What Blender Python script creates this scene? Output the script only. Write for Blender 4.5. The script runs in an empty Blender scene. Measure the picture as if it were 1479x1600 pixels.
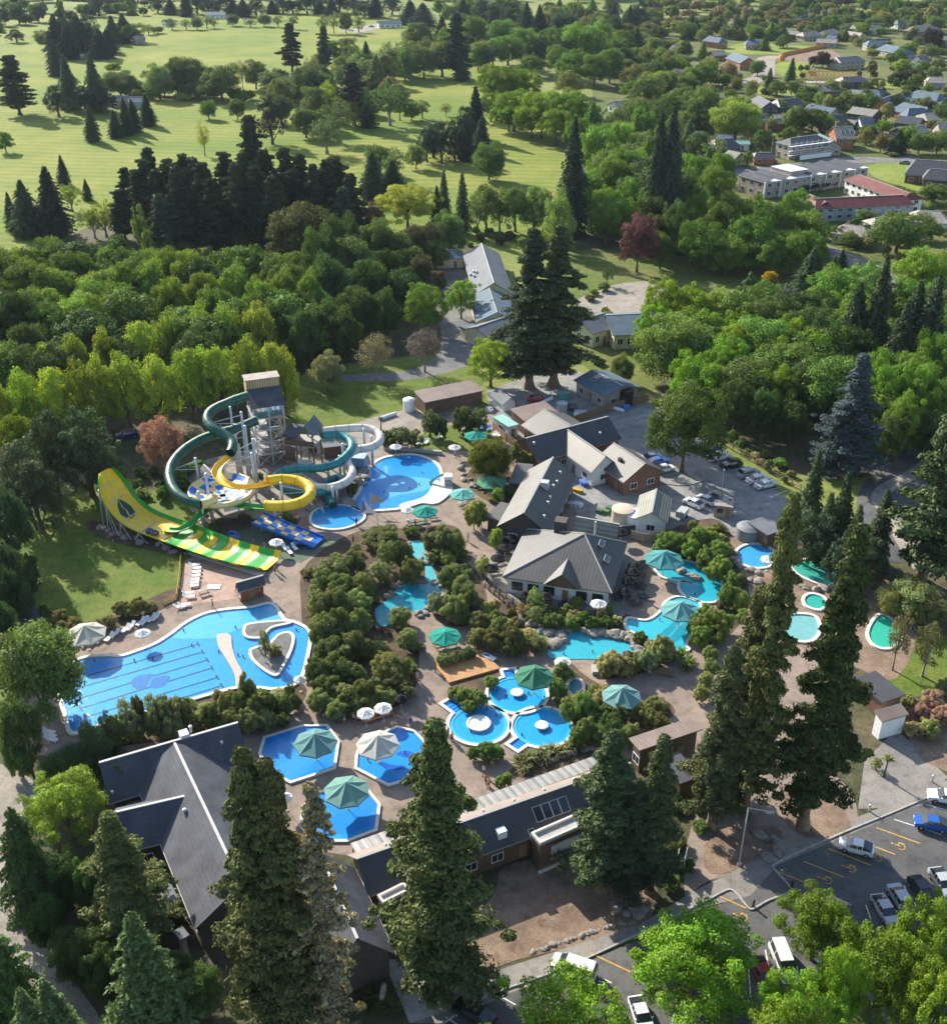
import bpy, math, random, numpy as np
from mathutils import Vector, Matrix, Euler
random.seed(7); np.random.seed(7)
SC = bpy.context.scene
COL = SC.collection
R = math.radians
# ------------------------------------------------------------------ camera
F = 1730.; PT = R(29.3); CH = 100.; CX, CY = 739.5, 800.
S_, C_ = math.sin(PT), math.cos(PT)
cam = bpy.data.objects.new('camera', bpy.data.cameras.new('camera')); COL.objects.link(cam)
cam.location = (0, 0, CH); cam.rotation_euler = (math.pi/2 - PT, 0, 0)
cam.data.sensor_fit = 'HORIZONTAL'; cam.data.sensor_width = 36.; cam.data.lens = 36.*F/1479.
cam.data.clip_end = 6000.; cam.data.clip_start = 1.
SC.camera = cam
# ------------------------------------------------------------------ light
SUN_EL = R(29.); SUN_DIR = Vector((-0.61, 0.79, 0)).normalized()
SUNV = Vector((SUN_DIR.x*math.cos(SUN_EL), SUN_DIR.y*math.cos(SUN_EL), math.sin(SUN_EL)))
w = bpy.data.worlds.new('World'); SC.world = w; w.use_nodes = True
nt = w.node_tree
sky = nt.nodes.new('ShaderNodeTexSky'); sky.sky_type = 'NISHITA'; sky.sun_disc = False
sky.sun_elevation = SUN_EL; sky.sun_rotation = math.atan2(SUN_DIR.x, SUN_DIR.y)
sky.air_density = 1.0; sky.dust_density = 1.0
bg = nt.nodes['Background']; bg.inputs[1].default_value = 0.125
nt.links.new(sky.outputs[0], bg.inputs[0])
sl = bpy.data.lights.new('sun', 'SUN'); sl.energy = 5.0; sl.angle = R(0.5); sl.color = (1, .93, .80)
so = bpy.data.objects.new('sun', sl); COL.objects.link(so)
so.rotation_euler = SUNV.to_track_quat('Z', 'Y').to_euler(); so.location = (0, 0, 150)
SC.view_settings.view_transform = 'Standard'; SC.view_settings.look = 'None'
SC.view_settings.gamma = 1.0; SC.view_settings.use_curve_mapping = False
SC.view_settings.exposure = 1.1
cy = SC.cycles
cy.max_bounces = 6; cy.diffuse_bounces = 3; cy.glossy_bounces = 2; cy.transmission_bounces = 3
cy.transparent_max_bounces = 8; cy.volume_bounces = 0; cy.use_denoising = True
cy.sample_clamp_indirect = 4.0; cy.caustics_reflective = False; cy.caustics_refractive = False
# ------------------------------------------------------------------ pixel -> place
def P(px, py, z=0.):
    u = (px-CX)/F; v = (py-CY)/F
    t = (z-CH)/(-S_-v*C_)
    return Vector((u*t, (C_-v*S_)*t, z))
def proj(p):
    zc = p[1]*C_+(CH-p[2])*S_; yc = -p[1]*S_+(CH-p[2])*C_
    return CX+F*p[0]/zc, CY+F*yc/zc, zc
def top_h(px, pt, pb):
    lo, hi = 0., 70.
    for _ in range(40):
        m = (lo+hi)/2; q = P(px, pt, m)
        if proj((q.x, q.y, 0))[1] < pb: lo = m
        else: hi = m
    return lo
# ------------------------------------------------------------------ materials
MAT = {}
def newmat(name):
    m = bpy.data.materials.new(name); m.use_nodes = True; MAT[name] = m
    t = m.node_tree; b = t.nodes['Principled BSDF']; return m, t, b
def N(t, typ, **kw):
    n = t.nodes.new(typ)
    for k, v in kw.items(): setattr(n, k, v)
    return n
def noise(t, scale, detail=4, vec=None, rough=.6):
    n = N(t, 'ShaderNodeTexNoise'); n.inputs['Scale'].default_value = scale; n.inputs['Detail'].default_value = detail
    n.inputs['Roughness'].default_value = rough
    if vec is None:
        c = N(t, 'ShaderNodeTexCoord'); vec = c.outputs['Object']
    t.links.new(vec, n.inputs['Vector']); return n
def ramp(t, fac, stops):
    r = N(t, 'ShaderNodeValToRGB'); e = r.color_ramp.elements
    while len(e) < len(stops): e.new(.5)
    for k, (p, c) in enumerate(stops):
        e[k].position = p; e[k].color = (*c, 1)
    t.links.new(fac, r.inputs[0]); return r
def mixc(t, fac, a, b, typ='MIX'):
    m = N(t, 'ShaderNodeMix', data_type='RGBA', blend_type=typ)
    for i, v in ((0, fac), (6, a), (7, b)):
        if hasattr(v, 'links') or hasattr(v, 'is_linked'): t.links.new(v, m.inputs[i])
        else: m.inputs[i].default_value = v if i == 0 else (*v, 1) if len(v) == 3 else v
    return m.outputs[2]
def bump(t, b, h, strength=.3, dist=.1):
    n = N(t, 'ShaderNodeBump'); n.inputs['Strength'].default_value = strength; n.inputs['Distance'].default_value = dist
    t.links.new(h, n.inputs['Height']); t.links.new(n.outputs[0], b.inputs['Normal'])
def sc(c, k): return tuple(x*k for x in c)
def plain(name, c, rough=.6, var=.25, scale=3., metal=0., spec=.3, bmp=0.):
    m, t, b = newmat(name)
    n = noise(t, scale, 5)
    r = ramp(t, n.outputs['Fac'], [(.3, sc(c, 1-var)), (.7, sc(c, 1+var))])
    t.links.new(r.outputs[0], b.inputs['Base Color']); b.inputs['Roughness'].default_value = rough
    b.inputs['Metallic'].default_value = metal; b.inputs['Specular IOR Level'].default_value = spec
    if bmp: bump(t, b, n.outputs['Fac'], bmp, .05)
    return m
def two(name, c1, c2, s1, s2, rough=.9, bmp=.4, bd=.15, thr=(.4, .6), var=.35):
    """ground: two colours in big patches, each mottled finely"""
    m, t, b = newmat(name)
    n1 = noise(t, s1, 4); n2 = noise(t, s2, 6, rough=.75)
    a = ramp(t, n1.outputs['Fac'], [(thr[0], c1), (thr[1], c2)])
    v = ramp(t, n2.outputs['Fac'], [(.3, (1-var,)*3), (.7, (1+var,)*3)])
    n3 = noise(t, .55, 7, rough=.7); st = ramp(t, n3.outputs['Fac'], [(.36, (.72, .72, .74)), (.5, (1, 1, 1)), (.66, (1.1, 1.09, 1.07))])
    x = mixc(t, 1., a.outputs[0], v.outputs[0], 'MULTIPLY')
    t.links.new(mixc(t, 1., x, st.outputs[0], 'MULTIPLY'), b.inputs['Base Color'])
    b.inputs['Roughness'].default_value = rough; b.inputs['Specular IOR Level'].default_value = .15
    bump(t, b, n2.outputs['Fac'], bmp, bd); return m
def striped(name, c, axis='X', period=.25, amt=.25, rough=.45, metal=0., bmp=.5, spec=.4, var=.12):
    """roof sheets and weatherboards: ribs every `period` metres along a local axis, with blotchy weathering"""
    m, t, b = newmat(name)
    co = N(t, 'ShaderNodeTexCoord')
    wv = N(t, 'ShaderNodeTexWave', wave_type='BANDS', bands_direction=axis, wave_profile='SIN')
    wv.inputs['Scale'].default_value = 2*math.pi/(20*period); wv.inputs['Distortion'].default_value = .15
    t.links.new(co.outputs['Object'], wv.inputs['Vector'])
    n = noise(t, .35, 6); n2 = noise(t, 6, 3)
    a = ramp(t, n.outputs['Fac'], [(.3, sc(c, 1-var*1.6)), (.7, sc(c, 1+var*1.6))])
    l = ramp(t, wv.outputs['Fac'], [(.0, (1-amt,)*3), (.45, (1,)*3), (1, (1+amt*.3,)*3)])
    x = mixc(t, 1., a.outputs[0], l.outputs[0], 'MULTIPLY')
    v = ramp(t, n2.outputs['Fac'], [(.3, (.85,)*3), (.7, (1.15,)*3)])
    t.links.new(mixc(t, 1., x, v.outputs[0], 'MULTIPLY'), b.inputs['Base Color'])
    b.inputs['Roughness'].default_value = rough; b.inputs['Metallic'].default_value = metal
    b.inputs['Specular IOR Level'].default_value = spec
    bump(t, b, wv.outputs['Fac'], bmp, .04); return m
def foliage(name, transl=.35, hue=.5):
    m, t, b = newmat(name); t.nodes.remove(b)
    oi = N(t, 'ShaderNodeObjectInfo'); at = N(t, 'ShaderNodeAttribute', attribute_name='var')
    hs = N(t, 'ShaderNodeHueSaturation')
    mr = N(t, 'ShaderNodeMapRange'); mr.inputs[3].default_value = .5-.022*hue/.5; mr.inputs[4].default_value = .5+.022*hue/.5
    t.links.new(at.outputs['Fac'], mr.inputs[0]); t.links.new(mr.outputs[0], hs.inputs['Hue'])
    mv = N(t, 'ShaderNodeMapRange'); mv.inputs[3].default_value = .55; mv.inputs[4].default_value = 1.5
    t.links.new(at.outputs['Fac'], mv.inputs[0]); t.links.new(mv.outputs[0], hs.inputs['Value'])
    ov = N(t, 'ShaderNodeMapRange'); ov.inputs[3].default_value = .82; ov.inputs[4].default_value = 1.2
    t.links.new(oi.outputs['Random'], ov.inputs[0])
    c = mixc(t, 1., oi.outputs['Color'], ov.outputs[0], 'MULTIPLY')
    t.links.new(c, hs.inputs['Color'])
    d = N(t, 'ShaderNodeBsdfDiffuse'); tr = N(t, 'ShaderNodeBsdfTranslucent'); mx = N(t, 'ShaderNodeMixShader')
    g = N(t, 'ShaderNodeBsdfGlossy'); g.inputs['Roughness'].default_value = .45; g.inputs[0].default_value = (.9, .95, .9, 1)
    mg = N(t, 'ShaderNodeMixShader'); mg.inputs[0].default_value = .008
    tc = mixc(t, 1., hs.outputs[0], (1.25, 1.25, .65), 'MULTIPLY')
    t.links.new(hs.outputs[0], d.inputs[0]); t.links.new(tc, tr.inputs[0]); mx.inputs[0].default_value = transl
    t.links.new(d.outputs[0], mx.inputs[1]); t.links.new(tr.outputs[0], mx.inputs[2])
    t.links.new(mx.outputs[0], mg.inputs[1]); t.links.new(g.outputs[0], mg.inputs[2])
    t.links.new(mg.outputs[0], t.nodes['Material Output'].inputs[0]); return m
foliage('leaf', .38); foliage('needle', .2)
plain('bark', (.12, .085, .06), .9, .4, 4, bmp=.5); plain('pale_bark', (.26, .22, .18), .9, .35, 4, bmp=.4)
plain('red_bark', (.24, .16, .11), .9, .4, 3, bmp=.5)
two('meadow', (.13, .175, .035), (.20, .21, .06), .012, .35, thr=(.4, .62), var=.2)
def mown(name, c1, c2, period, ang):
    m, t, b = newmat(name)
    co = N(t, 'ShaderNodeTexCoord'); mp = N(t, 'ShaderNodeMapping'); mp.inputs['Rotation'].default_value = (0, 0, ang)
    t.links.new(co.outputs['Object'], mp.inputs[0])
    wv = N(t, 'ShaderNodeTexWave', bands_direction='Y'); wv.inputs['Scale'].default_value = 2*math.pi/(20*period)
    wv.inputs['Distortion'].default_value = 3.; wv.inputs['Detail'].default_value = 3; wv.inputs['Detail Scale'].default_value = .4
    t.links.new(mp.outputs[0], wv.inputs['Vector'])
    n1 = noise(t, .014, 4); n2 = noise(t, .5, 6, rough=.8); n3 = noise(t, .06, 5)
    a = ramp(t, n1.outputs['Fac'], [(.38, c1), (.62, c2)])
    s = ramp(t, wv.outputs['Fac'], [(.3, (.87, .91, .86)), (.7, (1.07, 1.05, 1.04))])
    v = ramp(t, n2.outputs['Fac'], [(.3, (.8,)*3), (.7, (1.2,)*3)])
    v3 = ramp(t, n3.outputs['Fac'], [(.3, (.82, .86, .8)), (.7, (1.15, 1.1, 1.1))])
    x = mixc(t, 1., a.outputs[0], s.outputs[0], 'MULTIPLY'); x = mixc(t, 1., x, v.outputs[0], 'MULTIPLY')
    t.links.new(mixc(t, 1., x, v3.outputs[0], 'MULTIPLY'), b.inputs['Base Color'])
    b.inputs['Roughness'].default_value = .95; b.inputs['Specular IOR Level'].default_value = .1
    bump(t, b, n2.outputs['Fac'], .5, .3); return m
mown('golf', (.13, .185, .032), (.21, .225, .05), 7., R(8))
two('garden_grass', (.075, .10, .025), (.13, .135, .04), .04, .6, var=.35)
two('lawn', (.085, .135, .02), (.13, .155, .03), .12, 2.5, var=.35)
two('park_grass', (.09, .13, .025), (.14, .145, .045), .05, .8, var=.3)
two('forest_floor', (.055, .065, .03), (.10, .085, .05), .08, .9, var=.45)
two('paving', (.215, .172, .142), (.27, .21, .17), .15, 4., bmp=.25, bd=.02, var=.18)
two('grey_paving', (.20, .185, .17), (.25, .23, .205), .15, 4., bmp=.2, bd=.02, var=.18)
two('brick_paving', (.36, .24, .19), (.40, .28, .22), .3, 5., bmp=.25, bd=.02, var=.25)
two('asphalt', (.085, .085, .088), (.12, .118, .115), .07, 6., bmp=.3, bd=.02, var=.2)
two('old_asphalt', (.13, .13, .135), (.19, .185, .175), .12, 3., bmp=.3, bd=.02, var=.25)
two('pale_gravel', (.21, .21, .205), (.27, .265, .25), .12, 3., bmp=.3, bd=.02, var=.3)
two('gravel', (.24, .215, .185), (.30, .265, .22), .1, 5., bmp=.5, bd=.05, var=.35)
two('bark_mulch', (.18, .125, .09), (.25, .18, .13), .25, 5., bmp=.8, bd=.1, var=.4)
two('soil', (.075, .055, .038), (.12, .085, .055), .25, 3., bmp=.8, bd=.1, var=.4)
two('rubber_mat', (.09, .12, .085), (.11, .14, .10), .3, 5., bmp=.1, bd=.02, var=.1)
plain('kerb', (.34, .33, .31), .85, .2, 2.)
plain('white_line', (.62, .62, .6), .7, .25, 3.); plain('orange_line', (.45, .27, .07), .7, .25, 3.)
plain('rock', (.23, .205, .18), .85, .4, 1.3, bmp=.8)
plain('coping', (.62, .58, .52), .6, .12, 2.)
plain('white_paint', (.74, .74, .72), .45, .08, 2.); plain('cream_paint', (.66, .60, .40), .5, .1, 2.)
plain('fabric_white', (.78, .77, .74), .8, .06, 1.5); plain('plastic_white', (.78, .78, .77), .35, .05, 1.)
plain('charcoal_wall', (.07, .06, .055), .7, .25, 1.)
striped('timber_wall', (.14, .085, .055), 'X', .3, .35, .7); striped('brick_wall', (.20, .10, .065), 'Z', .3, .3, .8)
striped('cream_board', (.62, .56, .36), 'Z', .25, .18, .6); striped('white_board', (.68, .68, .64), 'Z', .25, .18, .6)
striped('red_timber', (.30, .10, .04), 'X', .25, .3, .6); striped('tan_board', (.36, .30, .23), 'Z', .25, .2, .7)
striped('stone_wall', (.33, .29, .24), 'Z', .4, .25, .8); striped('blue_wall', (.26, .34, .40), 'Z', .25, .2, .6)
striped('roof_grey', (.085, .083, .08), 'X', .6, .16, .55, .1, .12, .5); striped('roof_dark', (.06, .06, .066), 'X', .5, .08, .5, 0, .2)
striped('roof_shingle', (.075, .078, .092), 'Y', .45, .07, .75, 0, .12, .2, .2); striped('roof_blue', (.10, .14, .18), 'X', .5, .12, .75, spec=.15)
striped('roof_pale', (.135, .15, .165), 'X', .5, .12, .75, spec=.15); striped('roof_red', (.14, .035, .032), 'Y', .45, .25, .7, var=.2)
striped('roof_brown', (.22, .165, .14), 'X', .5, .12, .6); striped('roof_teal', (.24, .46, .40), 'X', .4, .15, .5)
striped('roof_olive', (.20, .20, .165), 'Y', .45, .3, .7); striped('roof_clear', (.25, .245, .23), 'X', 1.1, .3, .4, bmp=.8)
striped('roof_tan', (.30, .255, .22), 'Y', .45, .22, .7, var=.2); striped('deck', (.50, .27, .11), 'Y', .25, .3, .6)
plain('ridge_metal', (.30, .30, .29), .5, .1, 2.); plain('pale_ridge', (.40, .40, .39), .5, .1, 2.)
plain('steel', (.52, .53, .53), .4, .12, 2., metal=.3); plain('timber', (.25, .16, .095), .8, .3, 3.)
plain('orange_timber', (.46, .19, .06), .6, .25, 3.); plain('black_metal', (.02, .02, .022), .5, .3, 2.)
plain('black_cloth', (.025, .025, .028), .8, .3, 1.); plain('tyre', (.018, .018, .018), .8, .2, 3.)
plain('alloy', (.42, .42, .43), .35, .1, 3., metal=.6)
m, t, b = newmat('glass'); b.inputs['Base Color'].default_value = (.025, .032, .04, 1); b.inputs['Roughness'].default_value = .08; b.inputs['Specular IOR Level'].default_value = .7
def objcol(name, rough, coat=0., var=.08, transl=0., spec=.4):
    m, t, b = newmat(name)
    oi = N(t, 'ShaderNodeObjectInfo'); n = noise(t, 1.2, 5)
    v = ramp(t, n.outputs['Fac'], [(.3, (1-var,)*3), (.7, (1+var,)*3)])
    c = mixc(t, 1., oi.outputs['Color'], v.outputs[0], 'MULTIPLY')
    t.links.new(c, b.inputs['Base Color']); b.inputs['Roughness'].default_value = rough
    b.inputs['Coat Weight'].default_value = coat; b.inputs['Specular IOR Level'].default_value = spec
    if transl:
        tr = N(t, 'ShaderNodeBsdfTranslucent'); mx = N(t, 'ShaderNodeMixShader'); mx.inputs[0].default_value = transl
        t.links.new(c, tr.inputs[0]); t.links.new(b.outputs[0], mx.inputs[1]); t.links.new(tr.outputs[0], mx.inputs[2])
        t.links.new(mx.outputs[0], t.nodes['Material Output'].inputs[0])
    return m
objcol('car_paint', .3, .6, .03, spec=.5); objcol('gelcoat', .38, .1, .12, spec=.5); objcol('canopy', .85, 0, .1, .25, .15)
objcol('cloth', .85, 0, .1); objcol('skin', .6, 0, .08); objcol('paint', .55, 0, .12); objcol('pool_floor', .5, 0, .1, spec=.2)
def water(name, tint, rs, strength):
    m, t, b = newmat(name); t.nodes.remove(b)
    tp = N(t, 'ShaderNodeBsdfTransparent'); tp.inputs[0].default_value = (*tint, 1)
    g = N(t, 'ShaderNodeBsdfGlossy'); g.inputs['Roughness'].default_value = .07
    fr = N(t, 'ShaderNodeLayerWeight'); pw = N(t, 'ShaderNodeMath', operation='POWER'); pw.inputs[1].default_value = 5.
    t.links.new(fr.outputs['Facing'], pw.inputs[0]); ma = N(t, 'ShaderNodeMath', operation='MULTIPLY_ADD'); ma.inputs[1].default_value = .95; ma.inputs[2].default_value = .03
    t.links.new(pw.outputs[0], ma.inputs[0])
    mx = N(t, 'ShaderNodeMixShader')
    n = noise(t, rs, 4, rough=.6); bp = N(t, 'ShaderNodeBump'); bp.inputs['Strength'].default_value = strength; bp.inputs['Distance'].default_value = .25
    t.links.new(n.outputs['Fac'], bp.inputs['Height'])
    for x in (g, fr): t.links.new(bp.outputs[0], x.inputs['Normal'])
    t.links.new(ma.outputs[0], mx.inputs[0]); t.links.new(tp.outputs[0], mx.inputs[1]); t.links.new(g.outputs[0], mx.inputs[2])
    t.links.new(mx.outputs[0], t.nodes['Material Output'].inputs[0]); return m
water('water', (.66, .90, .98), 2.2, .28); water('calm_water', (.75, .93, .93), 1.1, .4)
# ------------------------------------------------------------------ object helpers
def pmesh(name, vs, fs, smooth=False):
    me = bpy.data.meshes.new(name); me.from_pydata([tuple(v) for v in vs], [], fs); me.update()
    if smooth: me.shade_smooth()
    return me
class MB:
    def __init__(s): s.v = []; s.f = []
    def box(s, x0, x1, y0, y1, z0, z1):
        k = len(s.v); s.v += [(x, y, z) for z in (z0, z1) for x, y in ((x0, y0), (x1, y0), (x1, y1), (x0, y1))]
        s.f += [[k+i for i in q] for q in ((0, 3, 2, 1), (4, 5, 6, 7), (0, 1, 5, 4), (1, 2, 6, 5), (2, 3, 7, 6), (3, 0, 4, 7))]; return s
    def poly(s, pts):
        k = len(s.v); s.v += [tuple(p) for p in pts]; s.f.append(list(range(k, k+len(pts)))); return s
    def tube(s, a, b, r0, r1=None, n=6, cap=True):
        a, b = Vector(a), Vector(b); r1 = r0 if r1 is None else r1
        d = (b-a).normalized() if (b-a).length > 1e-6 else Vector((0, 0, 1))
        u = d.orthogonal().normalized(); v = d.cross(u); k = len(s.v)
        for c, r in ((a, r0), (b, r1)):
            for i in range(n):
                t = 2*math.pi*i/n; s.v.append(tuple(c+u*(r*math.cos(t))+v*(r*math.sin(t))))
        for i in range(n): s.f.append([k+i, k+(i+1) % n, k+n+(i+1) % n, k+n+i])
        if cap: s.f.append([k+n+i for i in range(n)]); s.f.append([k+n-1-i for i in range(n)])
        return s
    def lathe(s, prof, n=16, c=(0, 0, 0), jit=0.):
        k = len(s.v)
        for r, z in prof:
            for i in range(n):
                t = 2*math.pi*i/n; s.v.append((c[0]+r*math.cos(t), c[1]+r*math.sin(t), c[2]+z))
        for j in range(len(prof)-1):
            for i in range(n): s.f.append([k+j*n+i, k+j*n+(i+1) % n, k+(j+1)*n+(i+1) % n, k+(j+1)*n+i])
        return s
    def prism(s, pts, z0, z1):
        """closed outline (x, y) extruded from z0 to z1"""
        k = len(s.v); n = len(pts)
        s.v += [(p[0], p[1], z0) for p in pts]+[(p[0], p[1], z1) for p in pts]
        for i in range(n): s.f.append([k+i, k+(i+1) % n, k+n+(i+1) % n, k+n+i])
        s.f.append([k+n+i for i in range(n)]); s.f.append([k+n-1-i for i in range(n)]); return s
    def mesh(s, name, smooth=False): return pmesh(name, s.v, s.f, smooth)
    def build(s, name, mat, parent=None, smooth=False, color=None): return obj(name, s.mesh(name, smooth), mat, parent, color=color)
def obj(name, me, mat, parent=None, loc=None, rz=None, color=None, scale=None):
    o = bpy.data.objects.new(name, me); COL.objects.link(o)
    if mat and not me.materials: me.materials.append(MAT[mat])
    if parent: o.parent = parent
    if loc is not None: o.location = loc
    if rz is not None: o.rotation_euler = (0, 0, rz)
    if scale is not None: o.scale = scale
    if color is not None: o.color = (*color, 1)
    return o
def tag(o, label, cat, group=None):
    o['label'] = label; o['category'] = cat
    if group: o['group'] = group
    return o
def thing(name, label, cat, loc=(0, 0, 0), rz=0., group=None, scale=None):
    o = bpy.data.objects.new(name, None); COL.objects.link(o); o.location = loc; o.rotation_euler = (0, 0, rz)
    o.empty_display_size = .3
    if scale is not None: o.scale = scale
    return tag(o, label, cat, group)
def copy_tree(o, parent=None):
    c = o.copy(); COL.objects.link(c); c.parent = parent
    for ch in list(o.children):
        if ch.parent == o: copy_tree(ch, c)
    return c
def struct(o): o['kind'] = 'structure'; return o
def ccw(pts):
    a = sum(pts[i][0]*pts[(i+1) % len(pts)][1]-pts[(i+1) % len(pts)][0]*pts[i][1] for i in range(len(pts)))
    return pts if a > 0 else pts[::-1]
def smooth_loop(pts, n=5):
    out = []; m = len(pts)
    for i in range(m):
        p0, p1, p2, p3 = (Vector(pts[(i+k-1) % m]) for k in range(4))
        for j in range(n):
            t = j/n
            out.append(.5*((2*p1)+(p2-p0)*t+(2*p0-5*p1+4*p2-p3)*t*t+(3*p1-p0-3*p2+p3)*t**3))
    return out
def spline(pts, n=8):
    out = []; m = len(pts)
    for i in range(m-1):
        p0, p1, p2, p3 = (Vector(pts[min(max(i+k-1, 0), m-1)]) for k in range(4))
        for j in range(n):
            t = j/n
            out.append(.5*((2*p1)+(p2-p0)*t+(2*p0-5*p1+4*p2-p3)*t*t+(3*p1-p0-3*p2+p3)*t**3))
    out.append(Vector(pts[-1])); return out
def region(pix, smooth=0, z=0.):
    pts = [P(*p) for p in pix]
    if smooth: pts = smooth_loop(pts, smooth)
    return ccw([(p.x, p.y) for p in pts])
from mathutils.geometry import tessellate_polygon
def sheet(name, pts, z, mat, parent=None, color=None):
    vs = [(p[0], p[1], z) for p in pts]
    tr = tessellate_polygon([[Vector(v) for v in vs]])
    fs = []
    for a, b, c in tr:
        cr = (vs[b][0]-vs[a][0])*(vs[c][1]-vs[a][1])-(vs[b][1]-vs[a][1])*(vs[c][0]-vs[a][0])
        fs.append((a, b, c) if cr > 0 else (a, c, b))
    return obj(name, pmesh(name, vs, fs), mat, parent, color=color)
def offset(pts, d):
    out = []; n = len(pts)
    for i in range(n):
        a, b, c = Vector(pts[i-1]), Vector(pts[i]), Vector(pts[(i+1) % n])
        e1 = (b-a).normalized(); e2 = (c-b).normalized()
        n1 = Vector((e1.y, -e1.x)); n2 = Vector((e2.y, -e2.x)); m = (n1+n2)
        m = m.normalized() if m.length > 1e-5 else n1
        k = min(1.8, 1/max(.45, m.dot(n1))); out.append((b.x+m.x*d*k, b.y+m.y*d*k))
    return out
def rim(name, pts, w0, w1, z0, z1, mat, parent=None):
    a = offset(pts, w0); b = offset(pts, w1); n = len(pts); vs = []; fs = []
    for q, z in ((a, z0), (a, z1), (b, z1), (b, z0)): vs += [(p[0], p[1], z) for p in q]
    for k in range(3):
        for i in range(n): j = (i+1) % n; fs.append((k*n+i, (k+1)*n+i, (k+1)*n+j, k*n+j))
    return obj(name, pmesh(name, vs, fs), mat, parent)
def strip(name, pix, width, z, mat, parent=None, h=0., smooth=6, world=False):
    """a band of given width along a line (path, kerb, painted line); h>0 gives it height"""
    pts = [Vector((p[0], p[1], 0)) for p in pix] if world else [P(*p) for p in pix]
    if smooth and len(pts) > 2: pts = spline(pts, smooth)
    L, Rr = [], []
    for i, p in enumerate(pts):
        d = (pts[min(i+1, len(pts)-1)]-pts[max(i-1, 0)]); d.z = 0; d.normalize(); nn = Vector((-d.y, d.x, 0))
        wv = width[0]+(width[1]-width[0])*i/(len(pts)-1) if isinstance(width, tuple) else width
        L.append(p+nn*wv/2); Rr.append(p-nn*wv/2)
    n = len(pts); vs = [(p.x, p.y, z+h) for p in L]+[(p.x, p.y, z+h) for p in Rr]
    fs = [(i, n+i, n+i+1, i+1) for i in range(n-1)]
    if h:
        vs += [(p.x, p.y, z) for p in L]+[(p.x, p.y, z) for p in Rr]
        for i in range(n-1):
            fs.append((i, i+1, 2*n+i+1, 2*n+i)); fs.append((n+i+1, n+i, 3*n+i, 3*n+i+1))
        fs.append((0, 2*n, 3*n, n)); fs.append((n-1, 2*n-1, 4*n-1, 3*n-1))
    return obj(name, pmesh(name, vs, fs), mat, parent)
# ================================================================== the ground
g = struct(obj('ground', pmesh('ground', [(-3000, -400, 0), (3000, -400, 0), (3000, 4500, 0), (-3000, 4500, 0)], [(0, 1, 2, 3)]), 'meadow'))
LV = {}
def land(name, pix, lvl, mat, smooth=4):
    LV[lvl] = LV.get(lvl, -1)+1
    return struct(sheet(name, region(pix, smooth), .004*lvl+.0002*LV[lvl]*min(1, 1), mat))
land('golf_course', [(-150, 20), (560, 14), (780, 110), (905, 300), (880, 385), (600, 385), (160, 420), (-150, 420)], 1, 'golf')
land('woodland_floor', [(-150, 400), (60, 392), (180, 345), (540, 330), (620, 380), (740, 380), (700, 470), (720, 540), (480, 580), (470, 640), (300, 760), (160, 760), (20, 780), (40, 980), (-150, 1000)], 2, 'forest_floor')
land('woodland_floor', [(1010, 455), (1290, 440), (1560, 440), (1560, 760), (1400, 745), (1240, 740), (1090, 660), (1020, 600)], 3, 'forest_floor')
land('woodland_floor', [(905, 205), (1060, 210), (1130, 300), (1300, 400), (1250, 420), (1080, 400), (900, 390)], 2, 'forest_floor')
land('residential_grass', [(930, 110), (1000, 30), (1600, 30), (1600, 440), (1310, 440), (1150, 330), (960, 240)], 1, 'garden_grass')
land('park_lawn', [(880, 392), (1150, 410), (1260, 450), (1120, 480), (1020, 610), (900, 560), (890, 480)], 4, 'park_grass')
land('back_lawn', [(455, 640), (500, 590), (640, 570), (740, 575), (745, 610), (650, 640), (560, 660), (470, 690)], 5, 'lawn')
land('school_yard', [(670, 400), (730, 400), (800, 540), (770, 550), (720, 575), (650, 592), (560, 596), (480, 588), (560, 584), (650, 575), (690, 530)], 6, 'old_asphalt')
land('gravel_drive', [(900, 470), (960, 445), (1015, 440), (1040, 455), (1000, 490), (930, 490)], 6, 'gravel')
land('service_yard', [(760, 610), (900, 580), (985, 610), (1030, 640), (1230, 780), (1180, 835), (1100, 830), (980, 820), (900, 800), (800, 690)], 6, 'pale_gravel', 2)
land('pool_terrace', [(60, 1180), (30, 1060), (90, 985), (270, 920), (292, 872), (430, 890), (440, 800), (480, 760), (560, 690), (640, 640), (760, 640), (820, 690), (900, 800), (1010, 830), (1160, 830), (1320, 850), (1330, 1010), (1230, 1200), (1000, 1180), (790, 1250), (560, 1340), (330, 1260), (180, 1165)], 7, 'paving', 3)
land('gardens', [(-150, 1130), (60, 1180), (180, 1160), (330, 1250), (560, 1330), (1000, 1180), (1130, 1130), (1330, 1010), (1330, 850), (1480, 860), (1600, 1000), (1600, 1200), (1480, 1230), (1100, 1420), (620, 1640), (-150, 1640)], 6, 'forest_floor', 3)
land('slide_lawn', [(20, 800), (150, 775), (330, 770), (290, 880), (270, 930), (200, 950), (100, 985), (40, 960)], 8, 'lawn')
land('slide_garden', [(140, 812), (250, 830), (330, 800), (380, 800), (450, 780), (500, 760), (440, 850), (400, 862), (320, 855), (290, 868), (230, 860), (150, 838)], 9, 'soil', 3)
land('slide_garden', [(300, 730), (400, 700), (560, 660), (600, 700), (560, 760), (500, 800), (440, 810), (300, 800)], 9, 'gravel', 3)
land('brick_terrace', [(290, 875), (318, 866), (410, 898), (372, 918), (372, 935), (280, 948), (284, 925)], 10, 'brick_paving', 0)
land('play_mat', [(360, 838), (430, 806), (520, 848), (470, 880), (430, 872)], 11, 'rubber_mat', 0)
land('sand_yard', [(560, 660), (640, 640), (675, 650), (640, 668), (600, 672)], 11, 'gravel')
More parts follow.
